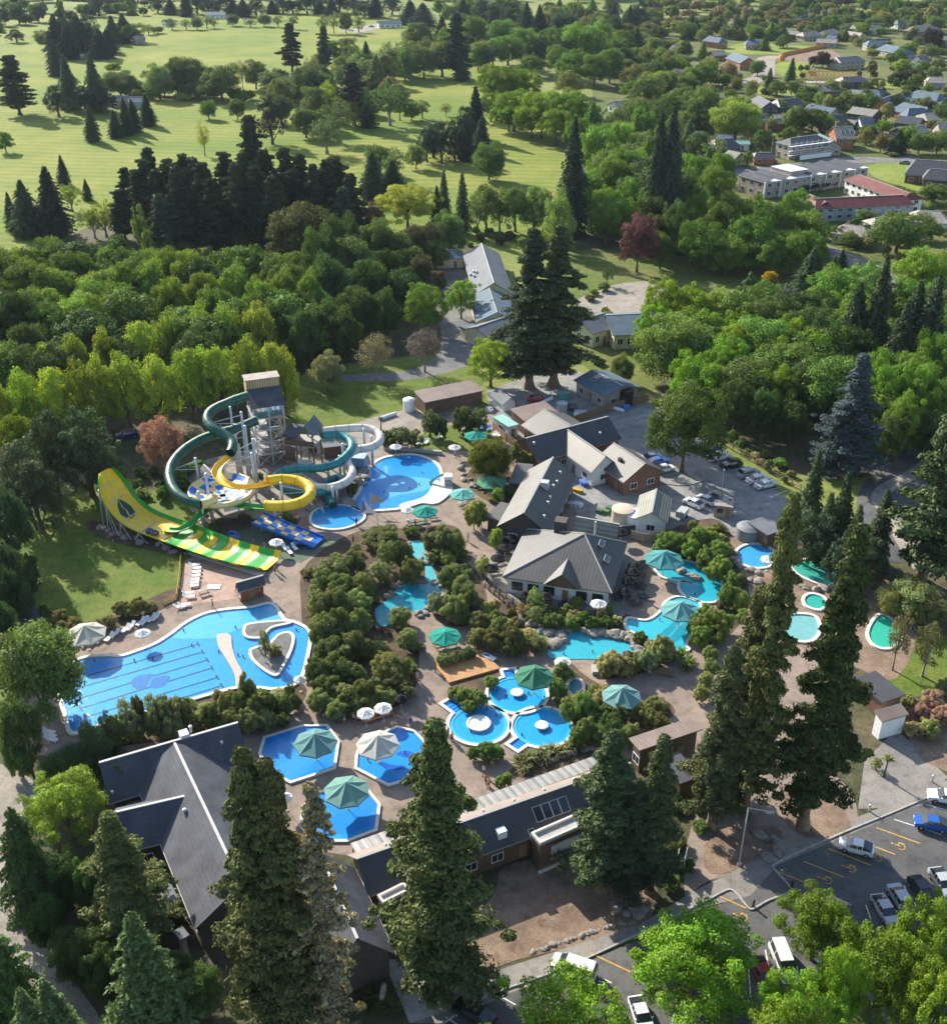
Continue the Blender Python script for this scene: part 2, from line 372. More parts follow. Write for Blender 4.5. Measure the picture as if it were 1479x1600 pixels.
land('umbrella_lawn', [(640, 700), (680, 668), (760, 668), (760, 700), (700, 705), (670, 712)], 12, 'lawn')
land('right_lawn', [(1385, 1010), (1420, 990), (1500, 1000), (1520, 1060), (1480, 1080), (1410, 1088), (1380, 1050)], 12, 'lawn')
for k, q in enumerate([
    [(470, 945), (480, 880), (560, 830), (650, 830), (680, 870), (690, 905), (640, 960), (655, 1020), (640, 1090), (560, 1115), (490, 1070)],
    [(640, 840), (700, 820), (725, 840), (720, 870), (750, 900), (760, 960), (710, 980), (670, 950)],
    [(745, 950), (800, 940), (860, 960), (860, 1010), (800, 1018), (760, 985)],
    [(830, 930), (980, 960), (1010, 985), (1000, 1010), (900, 985), (840, 970)],
    [(1020, 850), (1110, 810), (1150, 850), (1170, 940), (1130, 1000), (1080, 1000), (1120, 930)],
    [(700, 1075), (780, 1045), (790, 1070), (750, 1105), (720, 1105)], [(800, 1200), (900, 1165), (930, 1170), (900, 1195), (820, 1215)],
    [(860, 1070), (880, 1030), (920, 1060), (1000, 1100), (1030, 1090), (1050, 1120), (930, 1160), (890, 1150)],
    [(930, 1030), (1000, 990), (1060, 1000), (1040, 1040), (950, 1060)], [(150, 1130), (300, 1085), (460, 1065), (470, 1100), (390, 1140), (200, 1165), (140, 1175)],
    [(90, 985), (180, 960), (270, 920), (285, 935), (200, 975), (110, 1000)], [(730, 740), (765, 720), (800, 740), (790, 790), (740, 770)],
    [(1140, 850), (1180, 840), (1330, 870), (1430, 960), (1400, 1060), (1330, 1040), (1250, 1010), (1180, 930)]]):
    land('garden_bed', q, 13, 'bark_mulch' if k == 12 else 'soil')
land('bark_garden', [(770, 1400), (800, 1350), (990, 1330), (1015, 1440), (810, 1500), (720, 1530), (690, 1500)], 13, 'bark_mulch', 3)
land('bark_garden', [(1105, 1310), (1160, 1290), (1220, 1300), (1200, 1345), (1110, 1365)], 13, 'bark_mulch')
land('tree_court', [(1080, 1290), (1130, 1230), (1250, 1190), (1330, 1240), (1330, 1330), (1240, 1350), (1110, 1375), (1070, 1400)], 8, 'paving')
land('tree_bed', [(1220, 1240), (1290, 1230), (1330, 1300), (1270, 1310), (1230, 1290)], 14, 'bark_mulch')
land('entry_paving', [(1350, 1190), (1400, 1140), (1480, 1215), (1440, 1260), (1340, 1265)], 14, 'grey_paving', 0)
land('pine_bed', [(1390, 1110), (1500, 1110), (1500, 1215), (1440, 1190)], 15, 'bark_mulch', 0)
land('car_park', [(1110, 1425), (1209, 1358), (1190, 1345), (1480, 1228), (1620, 1160), (1620, 1700), (600, 1720), (700, 1590)], 12, 'asphalt', 0)
land('footpath', [(640, 1600), (720, 1535), (1000, 1445), (1080, 1395), (1200, 1335), (1490, 1215), (1490, 1235), (1215, 1352), (1172, 1400), (1102, 1418), (690, 1600)], 13, 'grey_paving', 0)
land('access_road', [(-60, 1450), (0, 1390), (40, 1440), (170, 1620), (60, 1640)], 14, 'gravel')
land('access_road', [(-60, 1200), (40, 1210), (55, 1260), (20, 1300), (25, 1420), (-60, 1420)], 13, 'gravel')
land('entry_slab', [(598, 1500), (652, 1500), (700, 1580), (640, 1600)], 16, 'kerb', 0)
struct(strip('road', [(1560, 650), (1470, 705), (1410, 760), (1395, 800), (1420, 880)], 13., .06, 'asphalt'))
struct(strip('roadside_path', [(1500, 690), (1430, 738), (1375, 772), (1390, 810), (1440, 890)], 3., .064, 'gravel'))
struct(strip('road', [(1640, 268), (1440, 255), (1330, 250), (1240, 262), (1140, 268)], 13., .05, 'old_asphalt'))
struct(strip('road', [(1440, 255), (1395, 235), (1375, 205), (1345, 185)], 9., .054, 'old_asphalt'))
struct(strip('road', [(1570, 120), (1479, 95), (1420, 100)], 16., .05, 'old_asphalt'))
struct(strip('road', [(1250, 378), (1330, 405), (1390, 440), (1480, 480)], 9., .05, 'old_asphalt'))
struct(strip('driveway', [(1130, 135), (1190, 120), (1200, 90), (1260, 92)], 13., .05, 'gravel'))
struct(strip('driveway', [(940, 75), (985, 72), (1040, 60)], 9., .05, 'old_asphalt'))
struct(strip('driveway', [(545, 50), (600, 38), (640, 30)], 20., .05, 'gravel'))
struct(strip('woodland_track', [(1020, 560), (1120, 640), (1220, 700), (1300, 745)], 3., .07, 'forest_floor'))
land('bare_earth', [(1235, 80), (1300, 78), (1310, 98), (1230, 96)], 14, 'bark_mulch', 2)
# ================================================================== vegetation meshes
def rnd_dirs(n, rng):
    d = rng.normal(size=(n, 3)); return d/np.linalg.norm(d, axis=1)[:, None]
def leaf_mesh(name, C, Nn, size, rng, aspect=1.7):
    """one diamond-shaped leaf spray per centre C, facing Nn"""
    n = len(C); rv = rnd_dirs(n, rng)
    u = np.cross(Nn, rv); u /= np.linalg.norm(u, axis=1)[:, None]+1e-9
    v = np.cross(Nn, u); v /= np.linalg.norm(v, axis=1)[:, None]+1e-9
    s = (size*rng.uniform(.6, 1.4, n))[:, None]
    a = u*s*aspect*.5; b = v*s*.5
    V = np.stack([C-a, C-b+Nn*s*.12, C+a, C+b+Nn*s*.12], 1).reshape(-1, 3)
    me = bpy.data.meshes.new(name)
    me.vertices.add(4*n); me.vertices.foreach_set('co', V.astype(np.float32).ravel())
    me.loops.add(4*n); me.loops.foreach_set('vertex_index', np.arange(4*n, dtype=np.int32))
    me.polygons.add(n); me.polygons.foreach_set('loop_start', np.arange(0, 4*n, 4, dtype=np.int32))
    at = me.attributes.new('var', 'FLOAT', 'FACE')
    return me, at
def finish(me, at, var):
    at.data.foreach_set('value', np.clip(var, 0, 1).astype(np.float32)); me.update(calc_edges=True); me.validate(); return me
def clump_crown(name, seed, clumps, per, size, mat='leaf', up=.35, aspect=1.7):
    """clumps: list of (x,y,z,rx,rz). leaves sit on the outer shell of each clump"""
    rng = np.random.default_rng(seed); Cs = []; Ns = []; Vs = []
    for (x, y, z, rx, rz) in clumps:
        n = int(per*(rx/.12)**1.6*rng.uniform(.8, 1.2)) if per > 0 else -per
        d = rnd_dirs(n, rng); d = d[(d[:, 2] > -.55) | (rng.random(n) < .35)]; n = len(d)
        rad = rng.uniform(.55, 1.08, n)[:, None]
        bumpy = 1+.18*np.sin(7*d[:, :1]+seed)*np.cos(6*d[:, 1:2]+x*20)
        Cs.append(np.array([x, y, z])+d*rad*bumpy*np.array([rx, rx, rz]))
        nn = d+rng.normal(size=(n, 3))*.45+np.array([0, 0, up]); Ns.append(nn/np.linalg.norm(nn, axis=1)[:, None])
        Vs.append(rng.uniform(0, 1, n)*.6+rng.uniform(0, .4))
    C, Nn, V = np.concatenate(Cs), np.concatenate(Ns), np.concatenate(Vs)
    me, at = leaf_mesh(name, C, Nn, size, rng, aspect); me.materials.append(MAT[mat]); return finish(me, at, V)
def trunk_mesh(name, r, h, limbs, mat='bark', lean=0.):
    b = MB(); pts = [(lean*(k/4)**2*h, 0, h*k/4) for k in range(5)]
    for k in range(4): b.tube(pts[k], pts[k+1], r*(1-.2*k)+(r*.5 if k == 0 else 0), r*(1-.2*(k+1)), 7, False)
    for (z, x, y, zz, rr) in limbs: b.tube((lean*(z/h)**2*h if h else 0, 0, z), (x, y, zz), rr, rr*.3, 5, False)
    me = b.mesh(name, True); me.materials.append(MAT[mat]); return me
SPEC = {}
def broad(key, seed, ncl, aspect, z0, per, size, shape='round', rc=(.10, .17), mat='leaf', bark='bark', up=.35, inner=.5, irr=.16):
    """unit height broadleaf; aspect = width/height; z0 = crown base"""
    rng = np.random.default_rng(seed); cl = []; ra = aspect/2; zc = (1+z0)/2; rz = (1-z0)/2
    ph_ = rng.uniform(0, 6.28, 3); ga = math.pi*(3-5**.5)
    for i in range(ncl):
        f = (i+.5)/ncl; cz = 1-2*f*(.92); th = i*ga+rng.uniform(-.4, .4); rr = math.sqrt(max(0, 1-cz*cz))
        q = rng.uniform(.72, 1.) if rng.random() > .2 else rng.uniform(.2, inner)
        q *= 1+irr*(.55*math.sin(2*th+ph_[0]+1.5*cz)+.45*math.sin(3*th-ph_[1]+4*cz)+.35*math.sin(5*cz+ph_[2]+th))
        if rng.random() < .12: q *= 1.14
        if shape == 'dome': rr = rr*(1.0 if cz > -.2 else 1.02); cz = cz if cz > 0 else cz*.92
        if shape == 'pear': rr *= (1.08-.35*cz)
        if shape == 'col': rr = rr**.6*(1 if cz < .3 else .85)
        c = rng.uniform(*rc)*(.8+.4*rng.random()); cx = min(c, .5)*min(1., aspect*1.25)
        cl.append((rr*math.cos(th)*q*(ra-cx*.75), rr*math.sin(th)*q*(ra-cx*.75), zc+cz*q*(rz-c*.75), cx, c*rng.uniform(.75, 1.)))
    cr = clump_crown(key+'_crown', seed, cl, per, size, mat, up)
    limbs = [(rng.uniform(z0*.6, zc), c[0]*.8, c[1]*.8, c[2], .012) for c in cl[::max(1, ncl//10)]]
    return cr, trunk_mesh(key+'_trunk', .022, zc+.1, limbs, bark)
def conifer(key, seed, levels, aspect, z0, nb, leaves, size, droop=.06, power=.85, irregular=.25, mat='needle', bark='bark', flat=.45, tuft=.5, gap=0.):
    """unit height conifer: whorls of drooping branches carrying flat sprays"""
    rng = np.random.default_rng(seed); Cs = []; Ns = []; Vs = []; b = MB(); ra = aspect/2
    b.tube((0, 0, 0), (0, 0, .06), .02, .013, 8, False); b.tube((0, 0, .06), (0, 0, .6), .013, .008, 7, False); b.tube((0, 0, .6), (0, 0, .98), .008, .002, 5, False)
    for l in range(levels):
        f = l/(levels-1); z = z0+(1-z0)*f**.92; Rl = ra*((1-f)**power)*(1-.35*max(0, .18-f)/.18)+.012
        nbr = max(3, int(nb*(1-.55*f))); ph = rng.uniform(0, 6.28)
        for k in range(nbr):
            if rng.random() < gap: continue
            th = ph+2*math.pi*k/nbr+rng.uniform(-.3, .3); L = Rl*rng.uniform(1-irregular*1.6, 1+irregular*.5)
            dv = np.array([math.cos(th), math.sin(th), 0]); sd = np.array([-math.sin(th), math.cos(th), 0])
            n = max(4, int(leaves*(L/ra)**.9)); t = rng.uniform(.12, 1.0, n)**.7
            wd = (tuft*.32*L*(1.15-t)+.012)
            off = rng.uniform(-1, 1, n)*wd
            zz = z-droop*L/ra*1.2*t**1.6+.03*L/ra*np.sin(t*3)+rng.normal(size=n)*.006-np.abs(off)*.2
            c = dv*(t*L)[:, None]+sd*off[:, None]; c[:, 2] = zz
            nn = np.array([0, 0, flat])+dv*.35+rng.normal(size=(n, 3))*.42
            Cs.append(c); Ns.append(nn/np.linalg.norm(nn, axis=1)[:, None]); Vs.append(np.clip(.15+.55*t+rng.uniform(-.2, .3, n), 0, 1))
            if l % 3 == 0: b.tube((0, 0, z), tuple(dv*L*.6+np.array([0, 0, z-droop*.4])), .003, .001, 3, False)
    C, Nn, V = np.concatenate(Cs), np.concatenate(Ns), np.concatenate(Vs)
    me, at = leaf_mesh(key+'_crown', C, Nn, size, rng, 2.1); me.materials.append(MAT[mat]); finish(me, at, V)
    tm = b.mesh(key+'_trunk', True); tm.materials.append(MAT[bark]); return me, tm
def tufted(key, seed, nbr, aspect, z0, per, size, rc=(.03, .06), power=.8, mat='needle', bark='red_bark', irregular=.35, core=.35, limbn=1, up=.25, tufts=5, droop=.03):
    """unit height redwood / old pine: foliage in tufts along the outer part of uneven limbs"""
    rng = np.random.default_rng(seed); cl = []; limbs = []; ra = aspect/2
    ph = rng.uniform(0, 6.28, 6)
    for i in range(nbr):
        f = (i+rng.random())/nbr; z = z0+(1-z0)*f*.97; th = i*2.399+rng.uniform(-.5, .5)
        env = ra*((1-f)**power)*min(1., .72+f*2.)+.010
        lump = 1-irregular*(.5+.28*math.sin(f*23+ph[0]+2*math.cos(th+ph[1]))+.22*math.sin(f*47+ph[2]+2*th))
        L = env*lump*rng.uniform(.5, 1.3); dr = droop*rng.uniform(.3, 1.3)
        for k in range(tufts):
            t = core+(1-core)*(k+rng.random())/tufts; c = rng.uniform(*rc)*(1.2-.55*f)*(1.15-.35*t)
            sd = rng.uniform(-.25, .25)*L*t
            cl.append((math.cos(th)*L*t-math.sin(th)*sd, math.sin(th)*L*t+math.cos(th)*sd, z-dr*t*t+rng.uniform(-.006, .006), c*1.35, c*.55))
        if i % limbn == 0: limbs.append((max(.02, z+.01), math.cos(th)*L*.9, math.sin(th)*L*.9, z-dr*.8, .0028))
    cr = clump_crown(key+'_crown', seed, cl, -per, size, mat, up, 2.0)
    b = MB(); b.tube((0, 0, 0), (0, 0, .05), .028, .016, 9, False); b.tube((0, 0, .05), (0, 0, .5), .016, .010, 8, False); b.tube((0, 0, .5), (0, 0, .97), .010, .002, 6, False)
    for (z0_, x, y, zz, rr) in limbs: b.tube((0, 0, z0_), (x, y, zz), rr, rr*.4, 4, False)
    tm = b.mesh(key+'_trunk', True); tm.materials.append(MAT[bark]); return cr, tm
def spec(key, aspect, variants): SPEC[key] = (aspect, variants)
spec('round', .85, [broad('round', 10+i, 64, .85, .03, 430, .0165, 'dome', (.07, .135)) for i in range(4)])
spec('bright', .95, [broad('bright', 20+i, 105, .95, .10, 620, .0130, 'dome', (.045, .105), irr=.22) for i in range(4)])
spec('pear', .62, [broad('pear', 30+i, 64, .62, .03, 430, .0150, 'pear', (.065, .12), irr=.1) for i in range(3)])
spec('poplar', .26, [broad('poplar', 40+i, 46, .26, .03, 520, .0165, 'col', (.06, .10)) for i in range(2)])
spec('airy', .6, [broad('airy', 50+i, 38, .6, .14, 190, .018, 'round', (.06, .12), bark='pale_bark') for i in range(3)])
spec('willow', 1.0, [broad('willow', 60+i, 66, 1.0, .0, 480, .017, 'dome', (.10, .16), up=-.1) for i in range(2)])
spec('twiggy', .85, [broad('twiggy', 70+i, 70, .85, .16, 110, .015, 'round', (.07, .13), bark='pale_bark') for i in range(2)])
spec('shrub', 1.1, [broad('shrub', 80+i, 54, 1.1, .0, 520, .0245, 'dome', (.08, .17), irr=.26) for i in range(5)])
spec('upright', .45, [broad('upright', 90+i, 38, .45, .0, 520, .0165, 'col', (.06, .12), irr=.2) for i in range(3)])
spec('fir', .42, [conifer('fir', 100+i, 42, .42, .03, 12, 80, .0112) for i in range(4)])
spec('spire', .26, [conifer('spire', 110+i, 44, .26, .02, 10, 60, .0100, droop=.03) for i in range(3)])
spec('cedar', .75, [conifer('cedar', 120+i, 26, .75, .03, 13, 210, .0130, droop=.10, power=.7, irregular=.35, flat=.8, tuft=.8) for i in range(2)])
spec('cypress', .55, [broad('cypress', 130+i, 95, .55, .02, 520, .0125, 'pear', (.045, .10), 'needle', up=.5) for i in range(3)])
spec('pine', .5, [tufted('pine', 140+i, 50, .5, .16, 95, .014, (.03, .058), .5, bark='bark', irregular=.75, core=.3, tufts=4) for i in range(4)])
spec('redwood', .36, [tufted('redwood', 150+i, 100, .36, .13, 120, .0064, (.010, .026), .72, irregular=.7, core=.34, limbn=1, tufts=7, droop=.035) for i in range(4)])
spec('broad_redwood', .46, [tufted('broad_redwood', 160+i, 118, .46, .06, 110, .0064, (.010, .026), .92, irregular=.65, core=.28, limbn=1, tufts=8, droop=.04) for i in range(2)])
spec('sparse', .34, [tufted('sparse', 170, 90, .34, .12, 50, .0068, (.010, .022), .5, irregular=.8, core=.3, bark='pale_bark', tufts=5)])
def flax(key, seed, n, mat='leaf'):
    rng = random.Random(seed); b = MB()
    for i in range(n):
        th = rng.uniform(0, 6.28); l = rng.uniform(.5, 1.); e = rng.uniform(.35, 1.35); d = Vector((math.cos(th), math.sin(th), 0)); s = Vector((-d.y, d.x, 0))*.035
        p0 = d*.04; p1 = d*(l*.35*math.cos(e)+.05)+Vector((0, 0, l*.6*math.sin(e)+.1)); p2 = d*(l*.75*math.cos(e)+.1)+Vector((0, 0, l*.75*math.sin(e)+.02))
        b.poly([p0-s, p0+s, p1+s, p1-s]); b.poly([p1-s, p1+s, p2])
    me = b.mesh(key+'_crown'); me.materials.append(MAT[mat]); at = me.attributes.new('var', 'FLOAT', 'FACE')
    at.data.foreach_set('value', np.repeat(np.random.default_rng(seed).random(n), 2).astype(np.float32)); return me
FLAX = [flax('flax', 200+i, 60) for i in range(2)]; PALMHEAD = flax('palm', 210, 90)
PALMT = MB(); PALMT.tube((0, 0, 0), (.02, 0, 1), .05, .035, 8); PALMT = PALMT.mesh('palm_trunk', True); PALMT.materials.append(MAT['bark'])
rt = random.Random(11); POOLS = []
WIDER = dict(redwood=1.75, broad_redwood=1.55, sparse=1.6, pine=1.65, fir=1.3, pear=1.2, round=1.2, bright=1.12, willow=1.1, cypress=1.2, airy=1.2, shrub=.95, upright=.95, cedar=1.2, spire=1.25)
def plant(kind, loc, h, wd, color, label, group=None, name=None, cat='tree'):
    asp, vs = SPEC[kind]; wd *= WIDER.get(kind, 1.1)
    cr, tr = vs[rt.randrange(len(vs))]
    nm = name or {'shrub': 'shrub', 'upright': 'tall_shrub', 'fir': 'fir_tree', 'spire': 'narrow_conifer', 'cedar': 'cedar_tree', 'pine': 'pine_tree', 'redwood': 'redwood_tree', 'broad_redwood': 'redwood_tree', 'sparse': 'redwood_tree', 'cypress': 'cypress_tree', 'poplar': 'poplar_tree', 'willow': 'willow_tree', 'bright': 'oak_tree', 'pear': 'plane_tree', 'airy': 'birch_tree', 'twiggy': 'bare_tree'}.get(kind, 'broadleaf_tree')
    if kind in ('shrub', 'round') and not name and h < 3.2: nm = 'low_shrub'
    if kind == 'round' and 3.2 <= h < 9: nm = 'garden_tree'
    o = thing(nm, label, 'shrub' if kind in ('shrub', 'upright') and cat == 'tree' else cat, loc, rt.uniform(0, 6.28), group, (wd/asp, wd/asp, h))
    j = rt.uniform(1.25, 2.0) if kind in ('shrub', 'upright') else rt.uniform(.95, 1.4)
    obj('crown', cr, None, o, color=(color[0]*j*rt.uniform(.88, 1.14), color[1]*j, color[2]*j*rt.uniform(.9, 1.1)))
    obj('stem' if kind in ('shrub', 'upright') else 'trunk', tr, None, o); return o
def trees(kind, color, label, group, data, name=None, cat='tree'):
    """data rows: (px, py of the top, py of the base or -height in metres, width in px)"""
    out = []
    for row in data:
        px, pt, pb, wp = row[:4]
        h = -pb if pb < 0 else top_h(px, pt, pb)
        k = kind[rt.randrange(len(kind))] if isinstance(kind, list) else kind
        if k not in ('fir', 'spire', 'redwood', 'broad_redwood', 'sparse', 'cedar', 'pine'): pt += wp*.5*(1-math.cos(PT+math.atan((pt-CY)/F)))*.9
        if pb > 0: h = top_h(px, pt, pb)
        q = P(px, pt, h); zc = proj((q.x, q.y, h*.5))[2]
        out.append(plant(k, (q.x, q.y, -.05), h, wp*zc/F, row[4] if len(row) > 4 else color, label, group, name, cat))
    return out
def inside(p, poly):
    c = False; n = len(poly)
    for i in range(n):
        x1, y1 = poly[i]; x2, y2 = poly[i-1]
        if (y1 > p[1]) != (y2 > p[1]) and p[0] < (x2-x1)*(p[1]-y1)/(y2-y1)+x1: c = not c
    return c
def scatter(kinds, cols, label, group, pix, n, hr, wr, seed, spacing=.8, cat='tree'):
    """individual plants spread over a piece of ground"""
    rg = random.Random(seed); poly = [tuple(P(*p)[:2]) for p in pix]; put = []
    xs = [p[0] for p in poly]; ys = [p[1] for p in poly]; tries = 0
    while len(put) < n and tries < n*60:
        tries += 1; p = (rg.uniform(min(xs), max(xs)), rg.uniform(min(ys), max(ys)))
        if not inside(p, poly) or any(inside(p, w_) for w_ in POOLS): continue
        wd = rg.uniform(*wr)
        if any((p[0]-q[0])**2+(p[1]-q[1])**2 < (spacing*(wd+q[2])/2)**2 for q in put): continue
        put.append((p[0], p[1], wd)); k = rg.choice(kinds)
        plant(k, (p[0], p[1], -.05), rg.uniform(*hr), wd, rg.choice(cols), label, group, cat=cat)
BRI = (.17, .25, .022); MID = (.10, .165, .035); SAGE = (.125, .165, .065); OLI = (.145, .16, .055); DRK = (.038, .052, .026); DGR = (.06, .10, .03)
LIM = (.20, .25, .035); YEL = (.24, .27, .045); BLU = (.075, .09, .085); RED = (.078, .09, .036)
# ---- golf course
trees('pine', DRK, 'tall leaning dark pine with bare lower trunk on the golf course', None, [(13, 83, 179, 50)])
trees('cypress', (.03, .055, .035), 'dark rounded cypress by the sheds on the golf course', 'dark cypresses beside the golf course sheds', [(83, 128, 182, 36), (128, 132, 177, 32), (157, 132, 177, 34)])
trees('fir', (.06, .09, .05), 'pale green fir standing up behind the dark cypresses', 'firs behind the golf course cypresses', [(98, 84, 170, 36), (139, 83, 172, 38)])
trees('fir', (.04, .06, .035), 'small dark conifer standing alone on mown golf fairway', None, [(137, 164, 221, 26)])
trees('fir', (.04, .06, .035), 'dark conifer in the clump of four on the fairway', 'clump of four fairway conifers', [(176, 171, 215, 27), (191, 152, 211, 24), (204, 155, 206, 25), (226, 149, 196, 28)])
trees('round', MID, 'dark round tree casting a shadow on fairway at frame edge', None, [(3, 203, 238, 24)])
trees('round', (.11, .17, .04), 'neat round green tree alone on the golf fairway', None, [(323, 154, 186, 26)])
trees('round', (.10, .13, .035), 'olive bushy tree next to the neat round fairway tree', None, [(368, 152, 186, 24)])
trees('airy', YEL, 'thin yellow green sapling tree on the fairway', None, [(314, 189, 243, 20)])
trees(['round', 'willow', 'round'], SAGE, 'grey green leafy tree in the belt across the golf course', 'tree belt across the golf course', [(242, 96, 154, 46), (270, 85, 149, 40), (297, 85, 149, 46), (341, 98, 157, 60), (304, 125, 155, 32), (396, 90, 139, 36), (423, 108, 145, 42), (183, 108, 150, 60), (206, 130, 148, 22), (473, 98, 160, 46), (500, 110, 160, 40), (440, 118, 150, 30)])
trees('twiggy', (.16, .14, .09), 'thin brown half bare tree in the golf course belt', None, [(375, 90, 139, 22)])
trees('round', LIM, 'small yellow green round tree by the sports field', None, [(176, 96, 113, 22)])
trees('pine', DRK, 'tall lone pine at the edge of the sports field', 'lone tall pines by the sports field', [(451, 34, 112, 36), (504, 38, 110, 26)])
trees(['fir', 'fir', 'cypress'], (.035, .06, .04), 'dark conifer in the big stand beside the sports field', 'conifer stand beside the sports field', [(81, 61, 118, 32), (81, 22, 88, 40), (108, 10, 84, 36), (133, 20, 85, 36), (152, 44, 91, 40), (189, 20, 65, 32), (172, 24, 68, 30), (101, 40, 92, 36), (165, 45, 82, 34), (118, 22, 78, 36), (93, 15, 80, 34)])
trees('round', SAGE, 'pale leafy tree within the conifer stand by sports field', 'leafy trees in the conifer stand', [(128, 44, 82, 40), (70, 45, 75, 36), (205, 34, 66, 34)])
trees(['cypress', 'round'], (.04, .075, .04), 'dark tree on the far paddock beyond the golf course', 'trees on the far paddock', [(24, 2, 37, 26), (3, 10, 40, 20), (56, 5, 34, 24), (37, 19, 39, 22), (150, -8, 25, 32), (223, 10, 24, 14), (22, 44, 66, 24), (127, 8, 24, 12)])
trees(['round', 'airy'], SAGE, 'small tree in the row along the far field edge', 'small trees along the far field edge', [(267, 28, 46, 20), (289, 28, 46, 18), (306, 26, 46, 18), (321, 22, 44, 18), (333, 26, 44, 16), (362, 20, 40, 18), (411, 20, 41, 20), (433, 22, 42, 18), (456, 20, 45, 22), (503, 20, 52, 20), (520, 18, 52, 18), (539, 16, 52, 20), (559, 22, 50, 22), (245, 40, 52, 20), (230, 36, 54, 20), (390, 28, 42, 20)])
trees(['fir', 'cypress'], (.03, .055, .04), 'dark blue green conifer in the shelterbelt along the far road', 'shelterbelt along the far road', [(248+k*19+rt.uniform(-5, 5), rt.uniform(-12, 2), rt.uniform(20, 27), rt.uniform(22, 32)) for k in range(20)])
trees(['fir', 'round', 'cypress'], (.04, .07, .045), 'tall tree in the dense belt behind the parking bay', 'belt behind the parking bay', [(640, 0, 38, 40), (660, 4, 40, 44), (690, 22, 44, 14), (723, -2, 38, 34), (754, -4, 40, 36), (775, 2, 45, 34), (800, 0, 60, 34), (823, 3, 68, 32), (843, 7, 66, 30), (960, 2, 48, 26), (985, 7, 60, 24), (880, 15, 62, 40), (1000, -5, 50, 30)])
trees(['airy', 'round', 'pear'], SAGE, 'light leafy tree in the row between the two fields', 'row of light trees between the fields', [(607, 61, 122, 42), (634, 57, 122, 44), (690, 57, 120, 44), (558, 85, 132, 48), (651, 30, 85, 44), (661, 70, 122, 40), (580, 90, 130, 40), (540, 100, 140, 36)])
trees('fir', (.035, .06, .035), 'dark conifer rising out of the row between the fields', None, [(571, 64, 110, 24)])
trees('pine', (.03, .05, .035), 'very tall dark pine between the two fields', None, [(713, 17, 123, 40)])
trees(['round', 'pear', 'bright'], MID, 'green tree in the thicket north of the oak grove', 'thicket north of the oak grove', [(747, 68, 110, 26), (740, 20, 75, 36), (784, 27, 80, 44), (794, 51, 102, 48), (838, 54, 112, 38, DRK), (872, 68, 120, 40), (909, 30, 108, 66), (940, 27, 90, 48), (831, 84, 120, 44), (860, 40, 90, 44), (770, 60, 105, 40), (815, 40, 95, 40), (900, 75, 130, 50), (930, 80, 135, 44), (955, 70, 130, 40), (890, 110, 150, 40, OLI)])
trees('pine', (.04, .055, .035), 'dark tall pine with bare trunk on the shady fairway', None, [(549, 95, 196, 46)])
trees(['round', 'airy'], (.09, .14, .045), 'green tree standing on the shady fairway', 'trees on the shady fairway', [(574, 142, 198, 38), (607, 128, 196, 46), (623, 133, 188, 24, DGR), (642, 157, 188, 28), (659, 154, 185, 28), (591, 223, 272, 40), (615, 226, 285, 40), (524, 152, 222, 52), (507, 179, 240, 54), (510, 122, 190, 34, LIM), (490, 130, 200, 40), (475, 165, 215, 44)])
trees('twiggy', OLI, 'small leaning half bare tree alone on green fairway', None, [(696, 159, 181, 20)])
trees('fir', (.025, .045, .035), 'dark pointed cypress above the dark fairway clump', None, [(743, 135, 218, 38)])
trees(['fir', 'cypress'], (.03, .055, .038), 'dark blue green conifer in the big fairway clump', 'big dark fairway clump', [(666, 196, 253, 30), (689, 184, 255, 34), (710, 182, 253, 36), (727, 186, 250, 34), (752, 182, 240, 32), (676, 190, 246, 28), (727, 162, 225, 26)])
trees('round', SAGE, 'pale round tree beside the dark fairway clump', None, [(649, 223, 264, 30)])
trees('willow', (.11, .17, .05), 'light green spreading tree below the dark fairway clump', None, [(764, 220, 281, 52)])
trees('fir', (.05, .075, .045), 'grey green conifer at the foot of the shady fairway', 'conifers at the foot of the fairway', [(580, 237, 309, 46), (612, 250, 305, 46)])
trees('bright', (.125, .20, .025), 'large bright green oak in the grove beside the fairway', 'oak grove beside the fairway', [(771, 98, 160, 56), (790, 101, 165, 66), (815, 105, 165, 66), (804, 139, 205, 74), (767, 142, 190, 50), (848, 139, 215, 76), (889, 139, 218, 74), (916, 156, 222, 50), (870, 165, 228, 56), (832, 160, 215, 60), (905, 180, 240, 46), (795, 165, 205, 50)])
trees('fir', (.035, .055, .032), 'giant dark conifer towering over the edge of the golf course', None, [(899, 183, 366, 56)])
trees(['bright', 'round'], (.11, .19, .03), 'bright green leafy tree right of the giant conifer', 'leafy trees beside the giant conifer', [(940, 189, 280, 58), (970, 183, 270, 46), (958, 240, 330, 56), (985, 225, 320, 50), (925, 260, 340, 44), (945, 290, 370, 50), (975, 300, 385, 52)])
